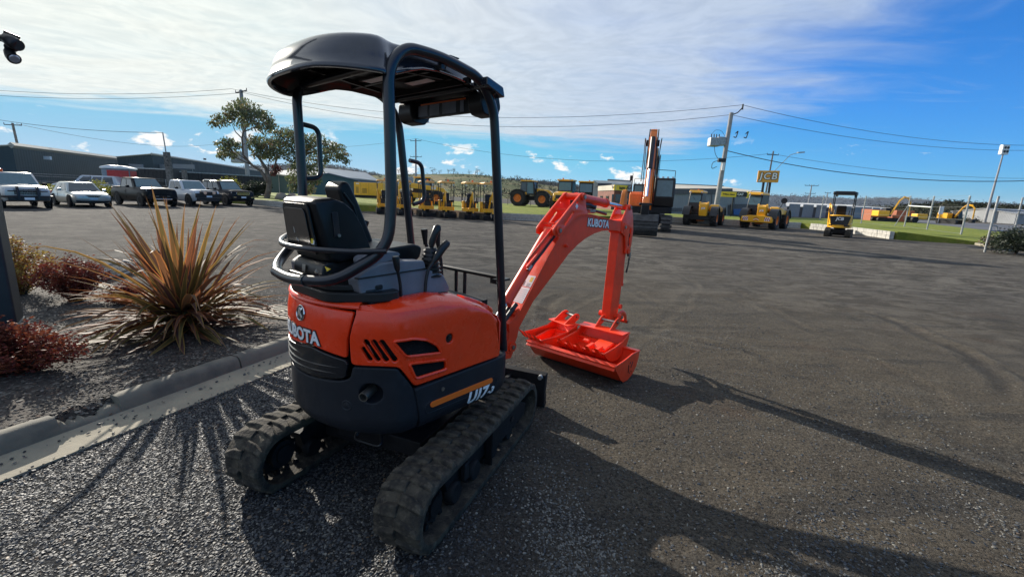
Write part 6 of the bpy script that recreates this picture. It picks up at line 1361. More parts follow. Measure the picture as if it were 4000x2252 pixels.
# mid green shed beyond the tree, grey-blue warehouse
p0=P(1035,672,95);p1=P(1150,688,88);shed('green_shed','small mid green shed between the gum tree and the grey warehouse',(p0.x,p0.y),(p1.x,p1.y),p0.z,p1.z,14,GRN2,GREYC,rise=1.0,bays=3)
p0=P(1262,684,110);p1=P(1480,706,118);c,L_=shed('grey_warehouse','blue grey warehouse with a long pale roof edge behind the yellow generator container',(p0.x,p0.y),(p1.x,p1.y),p0.z,p1.z,22,BGC,BGC,rise=2.2)
# brick office with yellow sign and cream warehouse
BRK=mat('red_brick',(.22,.085,.055),.85,var=.25,vs=2,bump=.2)
a=P(2336,745,76);b_=P(2399.5,745,66);e_=P(2470,745,66.5)
c=thing('brick_office','low red brick office with cream fascia and yellow sign behind the orange boom','building',(b_.x,b_.y,0));o_=Vector((b_.x,b_.y,0));ztop=HP(b_.x,b_.y,722);zf=HP(b_.x,b_.y,743)
A_=Vector((a.x,a.y,0))-o_;E_=Vector((e_.x,e_.y,0))-o_;z=Vector((0,0,1));bk_=Vector((1,10,0))
def wallq(p,q,z0,z1,nm,mt,par,th=.25):
    d=(q-p).normalized();n_=Vector((-d.y,d.x,0))*th;m=M();m.add([p+z*z0,q+z*z0,q+z*z1,p+z*z1,p+n_+z*z0,q+n_+z*z0,q+n_+z*z1,p+n_+z*z1],[(0,1,2,3),(5,4,7,6),(4,0,3,7),(1,5,6,2),(3,2,6,7),(0,4,5,1)]);return ob(nm,m,mt,par,0,fix=True)
wallq(A_,Vector((0,0,0)),0,zf,'wall',BRK,c);wallq(Vector((0,0,0)),E_,0,zf,'wall',BRK,c)
wallq(A_+Vector((-.1,-.3,0)),Vector((-.1,-.3,0)),zf,ztop,'fascia',CRM,c)
sg=wallq(Vector((-.1,-.32,0)),E_*.70+Vector((0,-.32,0)),zf+.02,ztop,'sign_panel',YEL,c)
text('sign_lettering','William Ad',.62,BLK,sg,frame(E_*.36+Vector((0,-.36,(zf+ztop)/2)),(1,0,0),(0,0,1)),off=.02,ext=.01)
m=M();m.add([A_+z*ztop,z*ztop,E_+z*ztop,E_+bk_+z*ztop,A_+bk_+z*ztop],[(0,1,2,3,4)]);ob('roof',m,GREYC,c,0)
for t_ in(.35,.72): p=A_*t_+Vector((-.02,-.08,1.45));ob('window',M().box(tuple(p),(1.3,.2,1.5),rz=math.atan2(-A_.y,-A_.x)),GLS,c)
ob('door',M().box(tuple(E_*.35+Vector((0,-.06,1.3))),(2.4,.2,2.3)),GLS,c)
pL,pK,pR=P(2306,720,100),P(2321.5,704,100),P(2343,720,100);c=thing('cream_warehouse','cream gabled warehouse with a long pale roof above the brick office','building',(pL.x,pL.y,0));o_=Vector((pL.x,pL.y,0));bk_=Vector((6,0,0))+Vector((11,60,0))*0
m=M();f=lambda p:p-o_;lo=lambda p:Vector((p.x-o_.x,p.y-o_.y,0));R2=P(2470,720,118);K2=P(2470,709,124)
m.add([lo(pL),lo(pR),f(pR),f(pK),f(pL),lo(R2),f(R2)],[(0,1,2,3,4),(1,5,6,2)]);ob('wall',m,CRM,c,0);m=M();m.add([f(pK),f(pR)+Vector((.1,-.3,0)),f(R2)+Vector((0,-.3,0)),f(K2)],[(0,1,2,3)]);m.add([f(pK)+Vector((0,0,.12)),f(pL)+Vector((-.2,-.2,0)),f(pL)+Vector((-.2,-.2,-.2)),f(pK)+Vector((0,-.2,-.1))],[(0,1,2,3)]);ob('roof',m,CRMR,c,0)
ob('ridge_cap',M().tube([f(P(2375,703,112)),f(P(2463,708,122))],.22,4),DGC,c);ob('wall_band',M().box(tuple(f(P(2362,722,100))),(3,.3,.7)),DGC,c)
# long grey warehouse on the right
a=P(2560,735,62);b_=P(2990,751,68);c,L_=shed('long_warehouse','long grey warehouse with a pale roof running behind the two yellow telehandlers','%s',a,b_,1,1,20,GREYC,CRMR) if False else (thing('long_warehouse','long grey warehouse with a pale roof running behind the two yellow telehandlers','building',(a.x,a.y,0)),0)
o_=Vector((a.x,a.y,0));f=lambda p:p-o_;lo=lambda p:Vector((p.x-o_.x,p.y-o_.y,0));q1=P(2560,717,80);q2=P(2826,728,84);q3=P(2950,747,84);e1=P(2925,745,67)
m=M();m.add([lo(a),lo(b_),f(b_),f(a)],[(0,1,2,3)]);
bb=b_+Vector((8,30,0));m.add([lo(b_),lo(bb),f(bb),f(b_)],[(0,1,2,3)]);ob('wall',m,GREYC,c,0)
m=M();m.add([f(a),f(b_),f(q3),f(q2),f(q1)],[(0,1,2,3,4)]);ob('roof',m,CRMR,c,0);ob('ridge_cap',M().tube([f(q1),f(q2)],.14,4),DGC,c)
n_=Vector((0,-.12,0));
def band(u0,u1,v0,v1,nm,mt,dy=.15):
    ps=[]
    for u,v in((u0,v1),(u1,v1),(u1,v0),(u0,v0)):
        tt=(u-2560)/(2990-2560);d=62+6*tt-dy;ps.append(f(P(u,v+ (0),d)))
    m=M();m.add(ps,[(0,1,2,3)]);m.add([p+Vector((0,.1,0)) for p in ps],[(3,2,1,0)]);return ob(nm,m,mt,c,0)
band(2562,2862,736,759,'dark_wall_band',DGC);band(2855,2935,797,836,'dark_lower_panel',DGC,.3);band(2866,2908,816,839,'blue_tarpaulin',mat('blue_tarp',(.03,.10,.30),.5),.6);band(2845,2860,800,838,'door',DGC);band(2625,2665,812,826,'window',DGC)  # the lower dark panel is a flat sheet before the wall
for u in(2700,2780,2868): band(u,u+2,758,835,'wall_seam',DGC,.25)
# pale roofed sheds further right
for nm,lb,u0,u1,vt0,vt1,vr0,vr1,dd,wm in (('low_shed','low grey shed with a long pale roof between the telehandler and the dark canopied digger',3075,3330,806,812,790,800,78,DGC),('low_shed','low grey shed with a pale roof right of the dark canopied digger',3300,3470,813,823,802,811,88,DGC)):
    a=P(u0,vt0,dd);b_=P(u1,vt1,dd+6);c=thing(nm,lb,'shed',(a.x,a.y,0));o_=Vector((a.x,a.y,0));f=lambda p:p-o_;lo=lambda p:Vector((p.x-o_.x,p.y-o_.y,0))
    m=M();bb=b_+Vector((10,20,0));m.add([lo(a),lo(b_),f(b_),f(a)],[(0,1,2,3)]);m.add([lo(b_),lo(bb),f(bb),f(b_)],[(0,1,2,3)]);ob('wall',m,wm,c,0);m=M();m.add([f(a)+Vector((-.3,-.3,0)),f(b_)+Vector((.3,-.3,0)),f(P(u1+8,vr1,dd+22)),f(P(u0-6,vr0,dd+16))],[(0,1,2,3)]);ob('roof',m,WRF,c,0)
    for k in range(5):
        s_=(k+.5)/5;p=lo(a)*(1-s_)+lo(b_)*s_;ob('roller_door',M().box((p.x,p.y-.1,1.1),(2.6,.1,2.2),rz=math.atan2(b_.y-a.y,b_.x-a.x)),GREYC if k%2 else mat('pale_blue_door%d'%k,(.30,.45,.55),.6) if False else GREYC,c)
a=P(3975,822,95);b_=P(4180,829,95);shed('pale_shed','pale shed with low roof at the right edge beyond the road',(a.x,a.y),(b_.x,b_.y),a.z*.8,b_.z*.8,14,GREYC,GREYC,rise=.8)
# ================================================================== LEFT BOUNDARY: containers, toilet, fence, hedge, posts
cont=mat('dark_corrugated_steel',(.030,.030,.034),.7,var=.3,dirt=.2)
def contr(u0,u1,v,d0,d1,label):
    a=P(u0,v,d0);b_=P(u1,v+ (u1-u0)*.04,d1);c=thing('shipping_container',label,'container',(a.x,a.y,0));d=Vector((b_.x-a.x,b_.y-a.y,0));L_=d.length;c.rotation_euler=(0,0,math.atan2(d.y,d.x));h=a.z
    ob('shell',M().bx((0,.03,0),(L_,2.4,h)),cont,c)
    n=int(L_/.32)
    for k in range(n): ob('rib',M().box(((k+.5)*L_/n,0,h/2),(L_/n*.5,.08,h-.25)),cont,c)
    ob('top_rail',M().box((L_/2,0,h-.06),(L_,.12,.12)),GALV,c)
contr(522,668,653,47,48,'dark ribbed shipping container behind the black ute')
contr(695,1048,668,50,58,'long dark ribbed container fence line behind the white ute and dark four wheel drive')
p=P(468,700,42);c=thing('portable_toilet','portable toilet with bright red side, grey front and white domed roof','toilet cabin',(p.x,p.y,0),R(24))
ob('cabin',M().bx((-.95,-.95,0),(1.05,.95,2.65)),mat('grey_toilet_plastic',(.20,.24,.27),.55),c,bevel=.05);ob('red_panel',M().bx((1.04,-.80,.15),(1.08,.80,2.5)),mat('red_panel',(.52,.035,.03),.5),c);ob('red_panel',M().bx((-.55,-1.0,.15),(1.0,-.95,2.5)),bpy.data.materials['red_panel'],c);m=M();m.prism([(-1.05,2.64),(1.15,2.64),(1.1,2.78),(.5,2.92),(-.4,2.92),(-1.0,2.78)],-1.05,1.05);ob('roof',m,WHITE,c,bevel=.03)
# wire fence
def fence(name,label,pts,h,sp,wires,mt=GALV,mesh_=False,postr=.035,top=None):
    c=thing(name,label,'fence',(pts[0][0],pts[0][1],0));o_=Vector((*pts[0],0))
    for a_,b_ in zip(pts[:-1],pts[1:]):
        A_=Vector((*a_,0))-o_;B_=Vector((*b_,0))-o_;n=max(1,int((B_-A_).length/sp))
        for k in range(n+1):
            q=A_+(B_-A_)*k/n;ob('post',M().cyl(q,q+Vector((0,0,h)),postr,n=6),mt,c)
        for w_ in wires: ob('wire',M().tube([A_+Vector((0,0,w_)),B_+Vector((0,0,w_))],.012 if not top or w_<h-.1 else .025,4),mt,c)
    return c
fence('wire_fence','wire fence on thin posts behind the parked vehicles at left',[(-44,32),(-36,38.5),(-33,47)],1.9,3.0,(.5,.9,1.3,1.7,1.88))
fence('steel_picket_fence','tall thin picket fence across the back of the lawn, seen between the small diggers',[(-13,58),(4,60)],1.7,1.0,(.3,1.6),BLK2)
bpy.data.objects
c=fence('chain_fence','tall tilting galvanised posts of the boundary fence beside the road at right',[],0,0,()) if False else None
FP=[(3202,861,764),(3363,873,766),(3532,886,766),(3620,898,767),(3753,917,767)]
q0=G(*FP[0][:2]);bf=thing('boundary_fence','tall galvanised fence posts with thin wires and one white rail beside the road at right','fence',(q0.x,q0.y,0))
for k,(u,v,vt) in enumerate(FP):
    q=G(u,v);h=HP(q.x,q.y,vt);q=q-q0;ob('post',M().cyl(q+Vector((0,0,-.1)),q+Vector((0,0,h)),.065,n=8).box(tuple(q+Vector((0,0,h+.02))),(.11,.11,.03)),GALV,bf)
q2=G(3532,886);q3=G(3620,898);ob('white_rail',M().tube([Vector((q2.x,q2.y,HP(q2.x,q2.y,803)))-q0,Vector((q3.x,q3.y,HP(q3.x,q3.y,809)))-q0],.06,6),WHITE,bf)
q=G(3493,884)-q0;ob('brace',M().cyl(q,Vector((q2.x,q2.y,2.5))-q0,.04,n=6),GALV,bf)
for k in range(4):
    a=G(*FP[k][:2])-q0;b_=G(*FP[k+1][:2])-q0
    for z_ in (.1,1.2,2.2,2.9,3.1): ob('wire',M().tube([a+Vector((0,0,z_)),(a+b_)/2+Vector((0,0,z_-.04)),b_+Vector((0,0,z_))],.008,4),GALV,bf)
# gate at right
q=G(3846,984);h=HP(q.x,q.y,766);gt=thing('yard_gate','open pipe framed chain wire gate at the right edge of the photo','gate',(q.x,q.y,0),R(8))
ob('post',M().cyl((0,0,-.1),(0,0,h),.045,n=10),GALV,gt);zt=HP(q.x,q.y,819);zm=HP(q.x,q.y,901)
for z_ in(.12,zm,zt): ob('gate_rail',M().cyl((0,0,z_),(3.6,0,z_),.028,n=8),GALV,gt)
for x_ in (1.35,3.6): ob('post',M().cyl((x_,0.05,0),(x_,.05,h),.035,n=8),GALV,gt)
ob('latch',M().tube(bend([(.0,-.04,zm+.25),(.28,-.04,zm+.22),(.30,-.04,zm-.05),(0,-.04,zm-.1)],.1),.02,6),GALV,gt)
m=M()
for k in range(34):
    x0=-1.2+k*.14
    for s_ in(1,-1):
        a_=max(0,min(3.6,x0 if s_>0 else x0+zt));b_=max(0,min(3.6,x0+zt if s_>0 else x0))
        if abs(a_-b_)>.05:
            za=(a_-x0) if s_>0 else (x0+zt-a_);zb=(b_-x0) if s_>0 else (x0+zt-b_);m.tube([(a_,.01,max(.12,min(zt,za))),(b_,.01,max(.12,min(zt,zb)))],.003,3)
o=ob('chain_mesh',m,GALV,gt);o['kind']='stuff'
pts=[G(3823,957),G(3917,974),G(4090,985)];m=M();
for a_,b_ in zip(pts[:-1],pts[1:]):
    d=(b_-a_);m.box(((a_.x+b_.x)/2,(a_.y+b_.y)/2+.1,.05),(d.length,.22,.14),rz=math.atan2(d.y,d.x))
o=ob('kerb',m,CG,None,bevel=.03);tag(o,'pale kerb edging the planted island under the round bush','kerb')
# leaning timber gatepost, banner post
p=P(664,688,40);c=thing('timber_post','wide weathered grey timber post with a thin pole on top, behind the white ute','post',(p.x,p.y,0));h=HP(p.x,p.y,594)
m=M();m.box((0,0,h/2),(.44,.3,h),ry=R(-2));pst=ob('post_slab',m,WOODP,c,bevel=.02)
for k,zz in enumerate((.72,.82,.90)): ob('burnt_mark',M().box((.02,-.155,h*zz),(.16,.01,.05)).box((.05,-.155,h*zz+.08),(.04,.01,.16)),BLK,c)
ob('thin_pole',M().cyl((-.1,0,h-.3),(-.2,0,HP(p.x,p.y,518)),.05,n=6),GALV,c);ob('short_slab',M().box((1.3,0,1.35),(.35,.25,2.7)),WOODP,c,bevel=.02)
# ================================================================== POLES AND WIRES
def pole(label,x,y,h,r,mt=CONC,lean=0,arms=(),name='power_pole',base=0):
    c=thing(name,label,'power pole',(x,y,base));ob('shaft',M().tube([(0,0,-.3),(lean,0,h)],[r,r*.7],10),mt,c)
    for z_,l_,rz,ins in arms:
        x0=lean*z_/h;m=M();m.at((x0,0,z_),rz);m.box((0,0,0),(l_,.10,.12));o=ob('crossarm',m,BLK2,c)
        for k in range(ins):
            t_=-l_/2+l_*k/(ins-1) if ins>1 else 0;m=M();m.at((x0,0,z_),rz);m.cyl((t_,0,.05),(t_,0,.30),.05,n=8);ob('insulator',m,BLK,o)
    return c
def wire(pts,label,r=.02,sag=.6,n=14):
    m=M();P_=[]
    for a_,b_ in zip(pts[:-1],pts[1:]):
        a_,b_=Vector(a_),Vector(b_)
        for k in range(n+1):
            t_=k/n;p=a_*(1-t_)+b_*t_;p.z-=sag*4*t_*(1-t_);P_.append(p)
    m.tube(P_,r,5);o=ob('power_line',m,WIREM,None);tag(o,label,'power line');return o
pa=P(970,716,62);hA=HP(pa.x,pa.y,352)
c=pole('tall concrete power pole standing behind the leaning gum tree',pa.x,pa.y,hA,.30,CONC,0,((hA-.2,3.0,R(-35),3),(hA-3.0,2.6,R(-35),2)))
ob('transformer',M().box((-1.2,0,hA-9.0+.5),(1.5,.7,1.5)),GALV,c,bevel=.1);m=M()
for k in range(2): m.tube(bend([(1.0+k*.6,0,hA-2.6),(1.3+k*.6,0,hA-2.9),(1.1+k*.6,0,hA-3.5),(.9+k*.6,0,hA-3.1)],.2),.05,6)
ob('fuse_switch',m,BLK,c)
pb=P(2800,776,46);hB=HP(pb.x,pb.y,440);c=pole('tall grey concrete power pole carrying a transformer, above the left yellow telehandler',pb.x,pb.y,hB,.27,CONC,.35,())
tf=thing('transformer','grey pole top transformer box with four bushings','transformer',(pb.x,pb.y,0));z0=HP(pb.x,pb.y,574);z1=HP(pb.x,pb.y,540)
tb=ob('tank',M().box((-1.0,0,(z0+z1)/2),(1.0,.8,z1-z0)).box((-.35,0,(z0+z1)/2+.1),(.8,.6,z1-z0)),GALV,tf,bevel=.08)
for k in range(4): ob('bushing',M().tube([(-1.3+k*.25,0,z1),(-1.32+k*.25,0,z1+.35)],.05,6),BLK,tb)
ob('bushing_lead',M().tube(bend([(-1.3,0,z1+.35),(-1.0,0,z1+.75),(-.4,0,z1+.7),(0,0,z1+.2)],.2),.015,5),WIREM,tf)
m=M();m.tube(bend([(.35,0,hB-.2),(.9,-.1,hB),(1.3,-.1,hB+.5)],.2),.05,6);ob('insulator_bracket',m,BLK,c);ob('insulator',M().cyl((1.3,-.1,hB+.3),(1.3,-.1,hB+.8),.08,n=8),BLK,c)
for k in range(2): ob('fuse_switch',M().tube(bend([(1.0+k*1.0,0,hB-1.9),(1.25+k*1.0,0,hB-1.6),(1.1+k*1.0,0,hB-2.3),(.85+k*1.0,0,hB-2.2)],.2),.05,6),BLK,c)
zc=HP(pb.x,pb.y,627);ob('cable_clamp',M().box((-.1,-.2,zc),(.7,.3,.35)).tube(bend([(-.3,-.2,zc),(-1.0,-.2,zc-.2),(-1.0,-.2,zc-.9),(-.5,-.2,zc-.6)],.3),.03,6),BLK,c);ob('cable_guard',M().box((.1,-.26,zc-.4),(.25,.08,1.1)),WHP,c);ob('service_cable',M().tube(bend([(-.9,0,z0),(-.75,0,zc+.6),(-.3,-.1,zc)],.3),.025,5),WIREM,c)
pc=P(100,690,75);hC=HP(pc.x,pc.y,481);pole('old timber power pole leaning left above the green shed',pc.x,pc.y,hC,.22,WOODP,-.6,((hC-.3,2.4,R(10),3),(hC-3.5,2.2,R(10),4)))
pd_=P(1625,740,120);hD=HP(pd_.x,pd_.y,542);c=pole('distant power pole with stacked crossarms seen between the canopy posts',pd_.x,pd_.y,hD,.25,CONC,0,((hD-.5,3.2,R(-20),3),(hD-4.5,3.4,R(-20),4),(hD-6,3.2,R(-20),3)));ob('transformer',M().box((-1.5,0,hD-10.5),(1.4,1,1.8)),GALV,c,bevel=.1)
pe=P(2984,784,92);hE=HP(pe.x,pe.y,590);c=pole('timber power pole with a street lamp arm behind the big yellow sign',pe.x,pe.y,hE,.18,WOODP,.4,((hE-.7,2.2,R(0),3),));ob('lamp_arm',M().tube([(.2,0,hE-5),(3.8,0,hE-.6),(5.4,0,hE-.1)],.06,6),GALV,c);ob('lamp_head',M().box((5.8,0,hE-.05),(1.3,.5,.22),ry=-.1),GALV,c)
pf=P(3155,815,125);hF=HP(pf.x,pf.y,722);pole('far twin arm power pole right of the telehandlers',pf.x,pf.y,hF,.2,CONC,0,((hF-.2,3.2,R(-15),4),(hF-2.3,2.4,R(-15),3)))
pg=P(3222,820,130);hG=HP(pg.x,pg.y,751);pole('thin far pole left of the dark canopied digger',pg.x,pg.y,hG,.16,CONC,0,((hG-.2,1.6,0,2),),)
ph=P(3850,850,100);hH=HP(ph.x,ph.y,600);c=thing('light_tower','tall thin mast with a square floodlight head at far right','mast',(ph.x,ph.y,0));ob('mast',M().tube([(0,0,0),(.3,0,hH)],[.28,.12],10),CONC,c);m=M();m.box((.3,0,hH+.8),(1.5,.8,2.0));hd_=ob('lamp_head',m,WHITE,c,bevel=.1)
for k in range(4): ob('lamp_lens',M().cyl((.05+(k%2)*.6,-.42,hH+.4+(k//2)*.8),(.05+(k%2)*.6,-.46,hH+.4+(k//2)*.8),.26,n=10),BLK,hd_)
WL=lambda u,v,d:tuple(P(u,v,d))
wire([WL(-300,328,60),(pa.x-1.2,pa.y,hA+.1)],'upper power line running left from the concrete pole behind the gum tree',.022,.9)
wire([WL(-300,350,60),(pa.x+.9,pa.y-1,hA-.5)],'lower power line running left from the concrete pole behind the gum tree',.022,.9)
wire([(pa.x-1.2,pa.y,hA+.1),(pb.x+1.3,pb.y,hB+.75)],'upper power line strung between the two concrete poles, passing behind the canopy',.020,2.2,24)
wire([(pa.x+.9,pa.y-1,hA-.5),(pb.x+.2,pb.y,hB-.2)],'lower power line strung between the two concrete poles, passing behind the canopy',.020,2.4,24)
wire([(pb.x+1.3,pb.y,hB+.75),WL(4300,560,60)],'upper power line running right from the transformer pole',.02,1.5,20)
wire([(pb.x+.4,pb.y,hB-.2),WL(4300,575,60)],'lower power line running right from the transformer pole',.02,1.5,20)
wire([(pb.x+.1,pb.y,zc+1.0),WL(4300,690,40)],'thick dark low power line crossing the blue sky at right',.035,1.4,24)
wire([WL(-200,432,48),(p.x-.2,p.y,HP(p.x,p.y,519))],'single power line sagging from the upper left to the thin pole on the timber post',.02,.5)
wire([(pc.x,pc.y,hC-.1),WL(860,560,150),(pd_.x,pd_.y,hD)],'far thin power line from the old timber pole to the distant pole',.03,2.0)
wire([(pd_.x,pd_.y,hD),(pe.x,pe.y,hE-.5)],'far thin power line between the distant pole and the pole behind the yellow sign',.03,3.2,20)
wire([(pe.x,pe.y,hE-.5),WL(4300,690,110)],'far thin power line running right from the pole behind the yellow sign',.03,2.0,20)
# big yellow sign
p=P(2985,790,52);zA=HP(p.x,p.y,712);zB=HP(p.x,p.y,667);c=thing('pylon_sign','yellow box sign with white outlined JCB letters on two dark posts','sign',(p.x,p.y,0),R(-24));w_=1.05
SB=ob('sign_box',M().bx((-w_,-.35,zA),(w_,.35,zB)),mat('sign_yellow',(.80,.38,.05),.4),c,bevel=.03)
text('sign_lettering','JCB',.98,BLK,SB,frame((0,-.356,(zA+zB)/2),(1,0,0),(0,0,1)),off=.085,ext=.012,shear=.1,space=1.22);text('sign_lettering','JCB',.98,WHP,SB,frame((0,-.385,(zA+zB)/2),(1,0,0),(0,0,1)),off=.02,ext=.006,shear=.1,space=1.22)
for x_ in(-.35,.30): ob('post',M().cyl((x_,.05,0),(x_,.05,zA),.13,n=8),BLK,c)
# low yellow roadside sign
p=P(2828,800,58);c=thing('roadside_sign','small yellow roadside sign with black lettering and a black end panel','sign',(p.x,p.y,0));z0_,z1_=HP(p.x,p.y,769),HP(p.x,p.y,748)
s_=ob('sign_panel',M().bx((-.6,-.12,z0_),(1.35,.12,z1_)),YEL,c,bevel=.02);text('sign_lettering','William Adams',.24,BLK,s_,frame((.38,-.13,(z0_+z1_)/2),(1,0,0),(0,0,1)),off=.008,ext=.005)
ob('sign_end_panel',M().bx((1.36,-.12,z0_+.1),(2.7,.12,z1_)),BLK,c);text('sign_lettering','CAT',.40,WHP,c,frame((1.85,-.135,(z0_+z1_)/2+.05),(1,0,0),(0,0,1)),off=.012,ext=.005);ob('sign_edge',M().bx((2.72,-.1,z0_),(2.95,.1,z1_+.1)),YEL,c);ob('post',M().cyl((1.1,.1,0),(1.1,.1,z0_),.09,n=8),BLK,c)
# board and diggers far across the road
p=P(3668,850,70);c=thing('notice_board','blank white notice board on a thin post across the road','sign',(p.x,p.y,0));z0_,z1_=HP(p.x,p.y,836),HP(p.x,p.y,805);ob('board',M().box((.1,0,(z0_+z1_)/2),(.65,.06,z1_-z0_),rx=0),WHITE,c);ob('post',M().cyl((0,0,0),(0,0,z1_),.04,n=6),GALV,c)
def fardig(u,v,d,label,rz,arch=True,s=1):
    p=P(u,v,d);c=thing('distant_digger',label,'excavator',(p.x,p.y,0),rz)
    for y_ in(-.9,.9): ob('track',M().prism(rnd([(-1.7,0),(1.7,0),(1.9,.4),(1.7,.8),(-1.7,.8),(-1.9,.4)],.2),y_-.25,y_+.25),BLK2,c)
    ob('body',M().box((-.9,0,1.6),(2.0,2.2,1.1)),JY,c,bevel=.1);m=M();m.prism([(.0,1.0),(1.2,1.0),(1.25,1.7),(1.0,2.7),(.0,2.7)],.1,1.1);ob('cab',m,BLK,c,bevel=.05)
    m=M();m.tube([(.8,-.2,1.4),(1.9,-.2,3.3*s),(2.6,-.2,3.9*s),(3.5,-.2,3.7*s)],.17,4);ob('boom',m,JY,c,30);m=M();m.tube([(3.2,-.2,3.9*s),(3.9,-.2,3.2*s),(3.95,-.2,1.2)],.14,4);ob('dipper_arm',m,JY,c,30);ob('bucket',M().box((3.9,-.2,.8),(.7,.9,.7)),BLK2,c,bevel=.1)
    c.scale=(.78,.78,.78)
    return c
fardig(3455,853,70,'distant yellow excavator with a high arched boom across the road',R(-8),s=1.25)
fardig(3712,862,72,'distant yellow excavator behind the white notice board',R(-80))
p=P(3588,858,70);c=thing('distant_roller','small distant yellow roller with roll bar between the two far excavators','roller',(p.x,p.y,0));ob('body',M().box((0,0,1.0),(1.6,1.2,.8)),JY,c,bevel=.1);ob('drum',M().cyl((-1.1,-.7,.5),(-1.1,.7,.5),.5,n=16),BLK2,c);ob('roll_bar',M().tube([(.8,-.6,1.2),(.8,-.6,2.6),(2.2,-.6,2.6),(2.2,-.6,1.2)],.06,6),BLK,c)
for u,lb in((3413,'faded orange skip beside the far yellow excavator'),(3510,'low rusty orange skip under the far arched boom')):
    p=P(u,855,74);o=ob('skip_bin',M().box((0,0,.9),(2.6,2,1.8),taper=(1.1,1.1)),mat('faded_orange_%d'%u,(.42,.13,.06),.7),None,bevel=.05);o.location=(p.x,p.y,0);tag(o,lb,'skip')
# ================================================================== TERRAIN BEHIND
def hillmat(name,c1,c2,c3,sc=.02):
    m=bpy.data.materials.new(name);m.use_nodes=True;t=NT(m.node_tree);b=t.n['Principled BSDF'];pos=t.node('ShaderNodeNewGeometry').outputs['Position']
    c=t.mix(t.ramp(t.noise(pos,sc,6,.6),.42,.58),c1,c2);c=t.mix(t.ramp(t.noise(pos,sc*5,6,.75),.5,.62,0,.85),c,c3);t.put(b.inputs['Base Color'],c);b.inputs['Roughness'].default_value=1;b.inputs['Specular IOR Level'].default_value=.05;return m
def hill(name,label,sil,d,back,mt,foot=None,bumpy=1.5,nseg=160,rows=14,seed=1):
    """sil: (u,v) skyline picks; slope rises from the flat at distance `foot` to the crest at distance d"""
    us=[p[0] for p in sil];u0,u1=us[0],us[-1];V=[];F=[]
    for i in range(nseg+1):
        u=u0+(u1-u0)*i/nseg;v=float(np.interp(u,us,[p[1] for p in sil]));cr=P(u,v,d);hz=cr.z
        for j in range(rows+1):
            t_=j/rows;dist=foot+(d-foot)*t_ if t_<=1 else d;q=P(u,v,dist);z_=hz*(t_**1.25)+(-1 if j==0 else 0)
            z_+=bumpy*(float(fbm(np.array(q.x*.02),np.array(dist*.02),seed))-.5)*2*math.sin(PI*min(t_,.98))
            V.append((q.x,dist,z_))
        V.append((cr.x*1.25,d*1.25,hz*.5))
    n=rows+2
    for i in range(nseg):
        for j in range(n-1): F.append((i*n+j,(i+1)*n+j,(i+1)*n+j+1,i*n+j+1))
    me=mesh(V,F,0);me.shade_smooth();o=link(name,me,mt);tag(o,label,kind='structure');return o,V,n
HM1=hillmat('scrub_hillside',(.200,.165,.085),(.100,.115,.050),(.050,.065,.036),.03)
HM2=hillmat('forest_hillside',(.030,.042,.042),(.022,.032,.036),(.040,.050,.045),.01);HM3=hillmat('far_hazy_hillside',(.030,.045,.062),(.026,.038,.055),(.038,.052,.066),.004)  # bluish distance haze is mixed into these hillside colours
S1=[(1380,700),(1440,686),(1500,683),(1560,681),(1640,680),(1713,679),(1780,678),(1845,680),(1911,686),(1960,696),(2010,705),(2060,714),(2120,722),(2200,730)]
S2=[(900,668),(982,655),(1050,650),(1114,649),(1200,650),(1293,651),(1346,655),(1412,671),(1450,682),(1500,692),(1560,700)]
S3=[(1850,712),(1950,706),(2000,700),(2060,706),(2109,712),(2175,717),(2230,724),(2300,740),(2420,752)]
S4=[(2900,772),(3000,764),(3100,767),(3200,771),(3275,775),(3350,778),(3420,776),(3502,774),(3560,776),(3645,783),(3750,792),(3850,795),(3950,797),(4050,800),(4200,806)]
S0=[(-400,660),(0,672),(500,690),(900,700)]
o1,V1,n1=hill('scrub_hill','brown grassy hill dotted with gum scrub behind the yellow machines',S1,430,0,HM1,foot=230,bumpy=3,seed=3)
o2,V2,n2=hill('forested_hill','bluish forested hill behind the tree at left',S2,1500,0,HM2,foot=800,bumpy=8,seed=5)
o3,V3,n3=hill('forested_hill','dark wooded ridge behind the tractor and loaders',S3,900,0,HM2,foot=420,bumpy=6,seed=6)
o4,V4,n4=hill('long_ridge','long low dark blue ridge along the right horizon',S4,2200,0,HM3,foot=1300,bumpy=8,seed=8)
o5,V5,n5=hill('low_rise','low far rise behind the green sheds',S0,1600,0,HM3,foot=900,bumpy=3,seed=9)
# near dark scrubby bank at right behind the far diggers
S5=[(3400,815),(3480,808),(3560,803),(3640,797),(3700,787),(3760,790),(3830,797),(3900,801),(3990,806),(4150,812)]
HM5=hillmat('dark_scrub_bank',(.055,.060,.035),(.075,.070,.045),(.028,.036,.022),.15)
o6,V6,n6=hill('scrub_bank','dark scrub covered bank across the road at right',S5,130,0,HM5,foot=100,bumpy=.6,seed=12)
LFM=bpy.data.materials.new('eucalypt_foliage');LFM.use_nodes=True;t=NT(LFM.node_tree);b=t.n['Principled BSDF'];oi=t.node('ShaderNodeNewGeometry').outputs['Random Per Island'];pos=t.node('ShaderNodeTexCoord').outputs['Object']
c=t.mix(t.ramp(oi,0,1),(.055,.078,.032),(.105,.120,.050));c=t.mix(t.ramp(t.noise(pos,1.1,3),.5,.68,0,.75),c,(.17,.115,.05));c=t.mix(t.ramp(oi,.92,.95,0,.8),c,(.12,.045,.03));t.put(b.inputs['Base Color'],c);b.inputs['Roughness'].default_value=.5
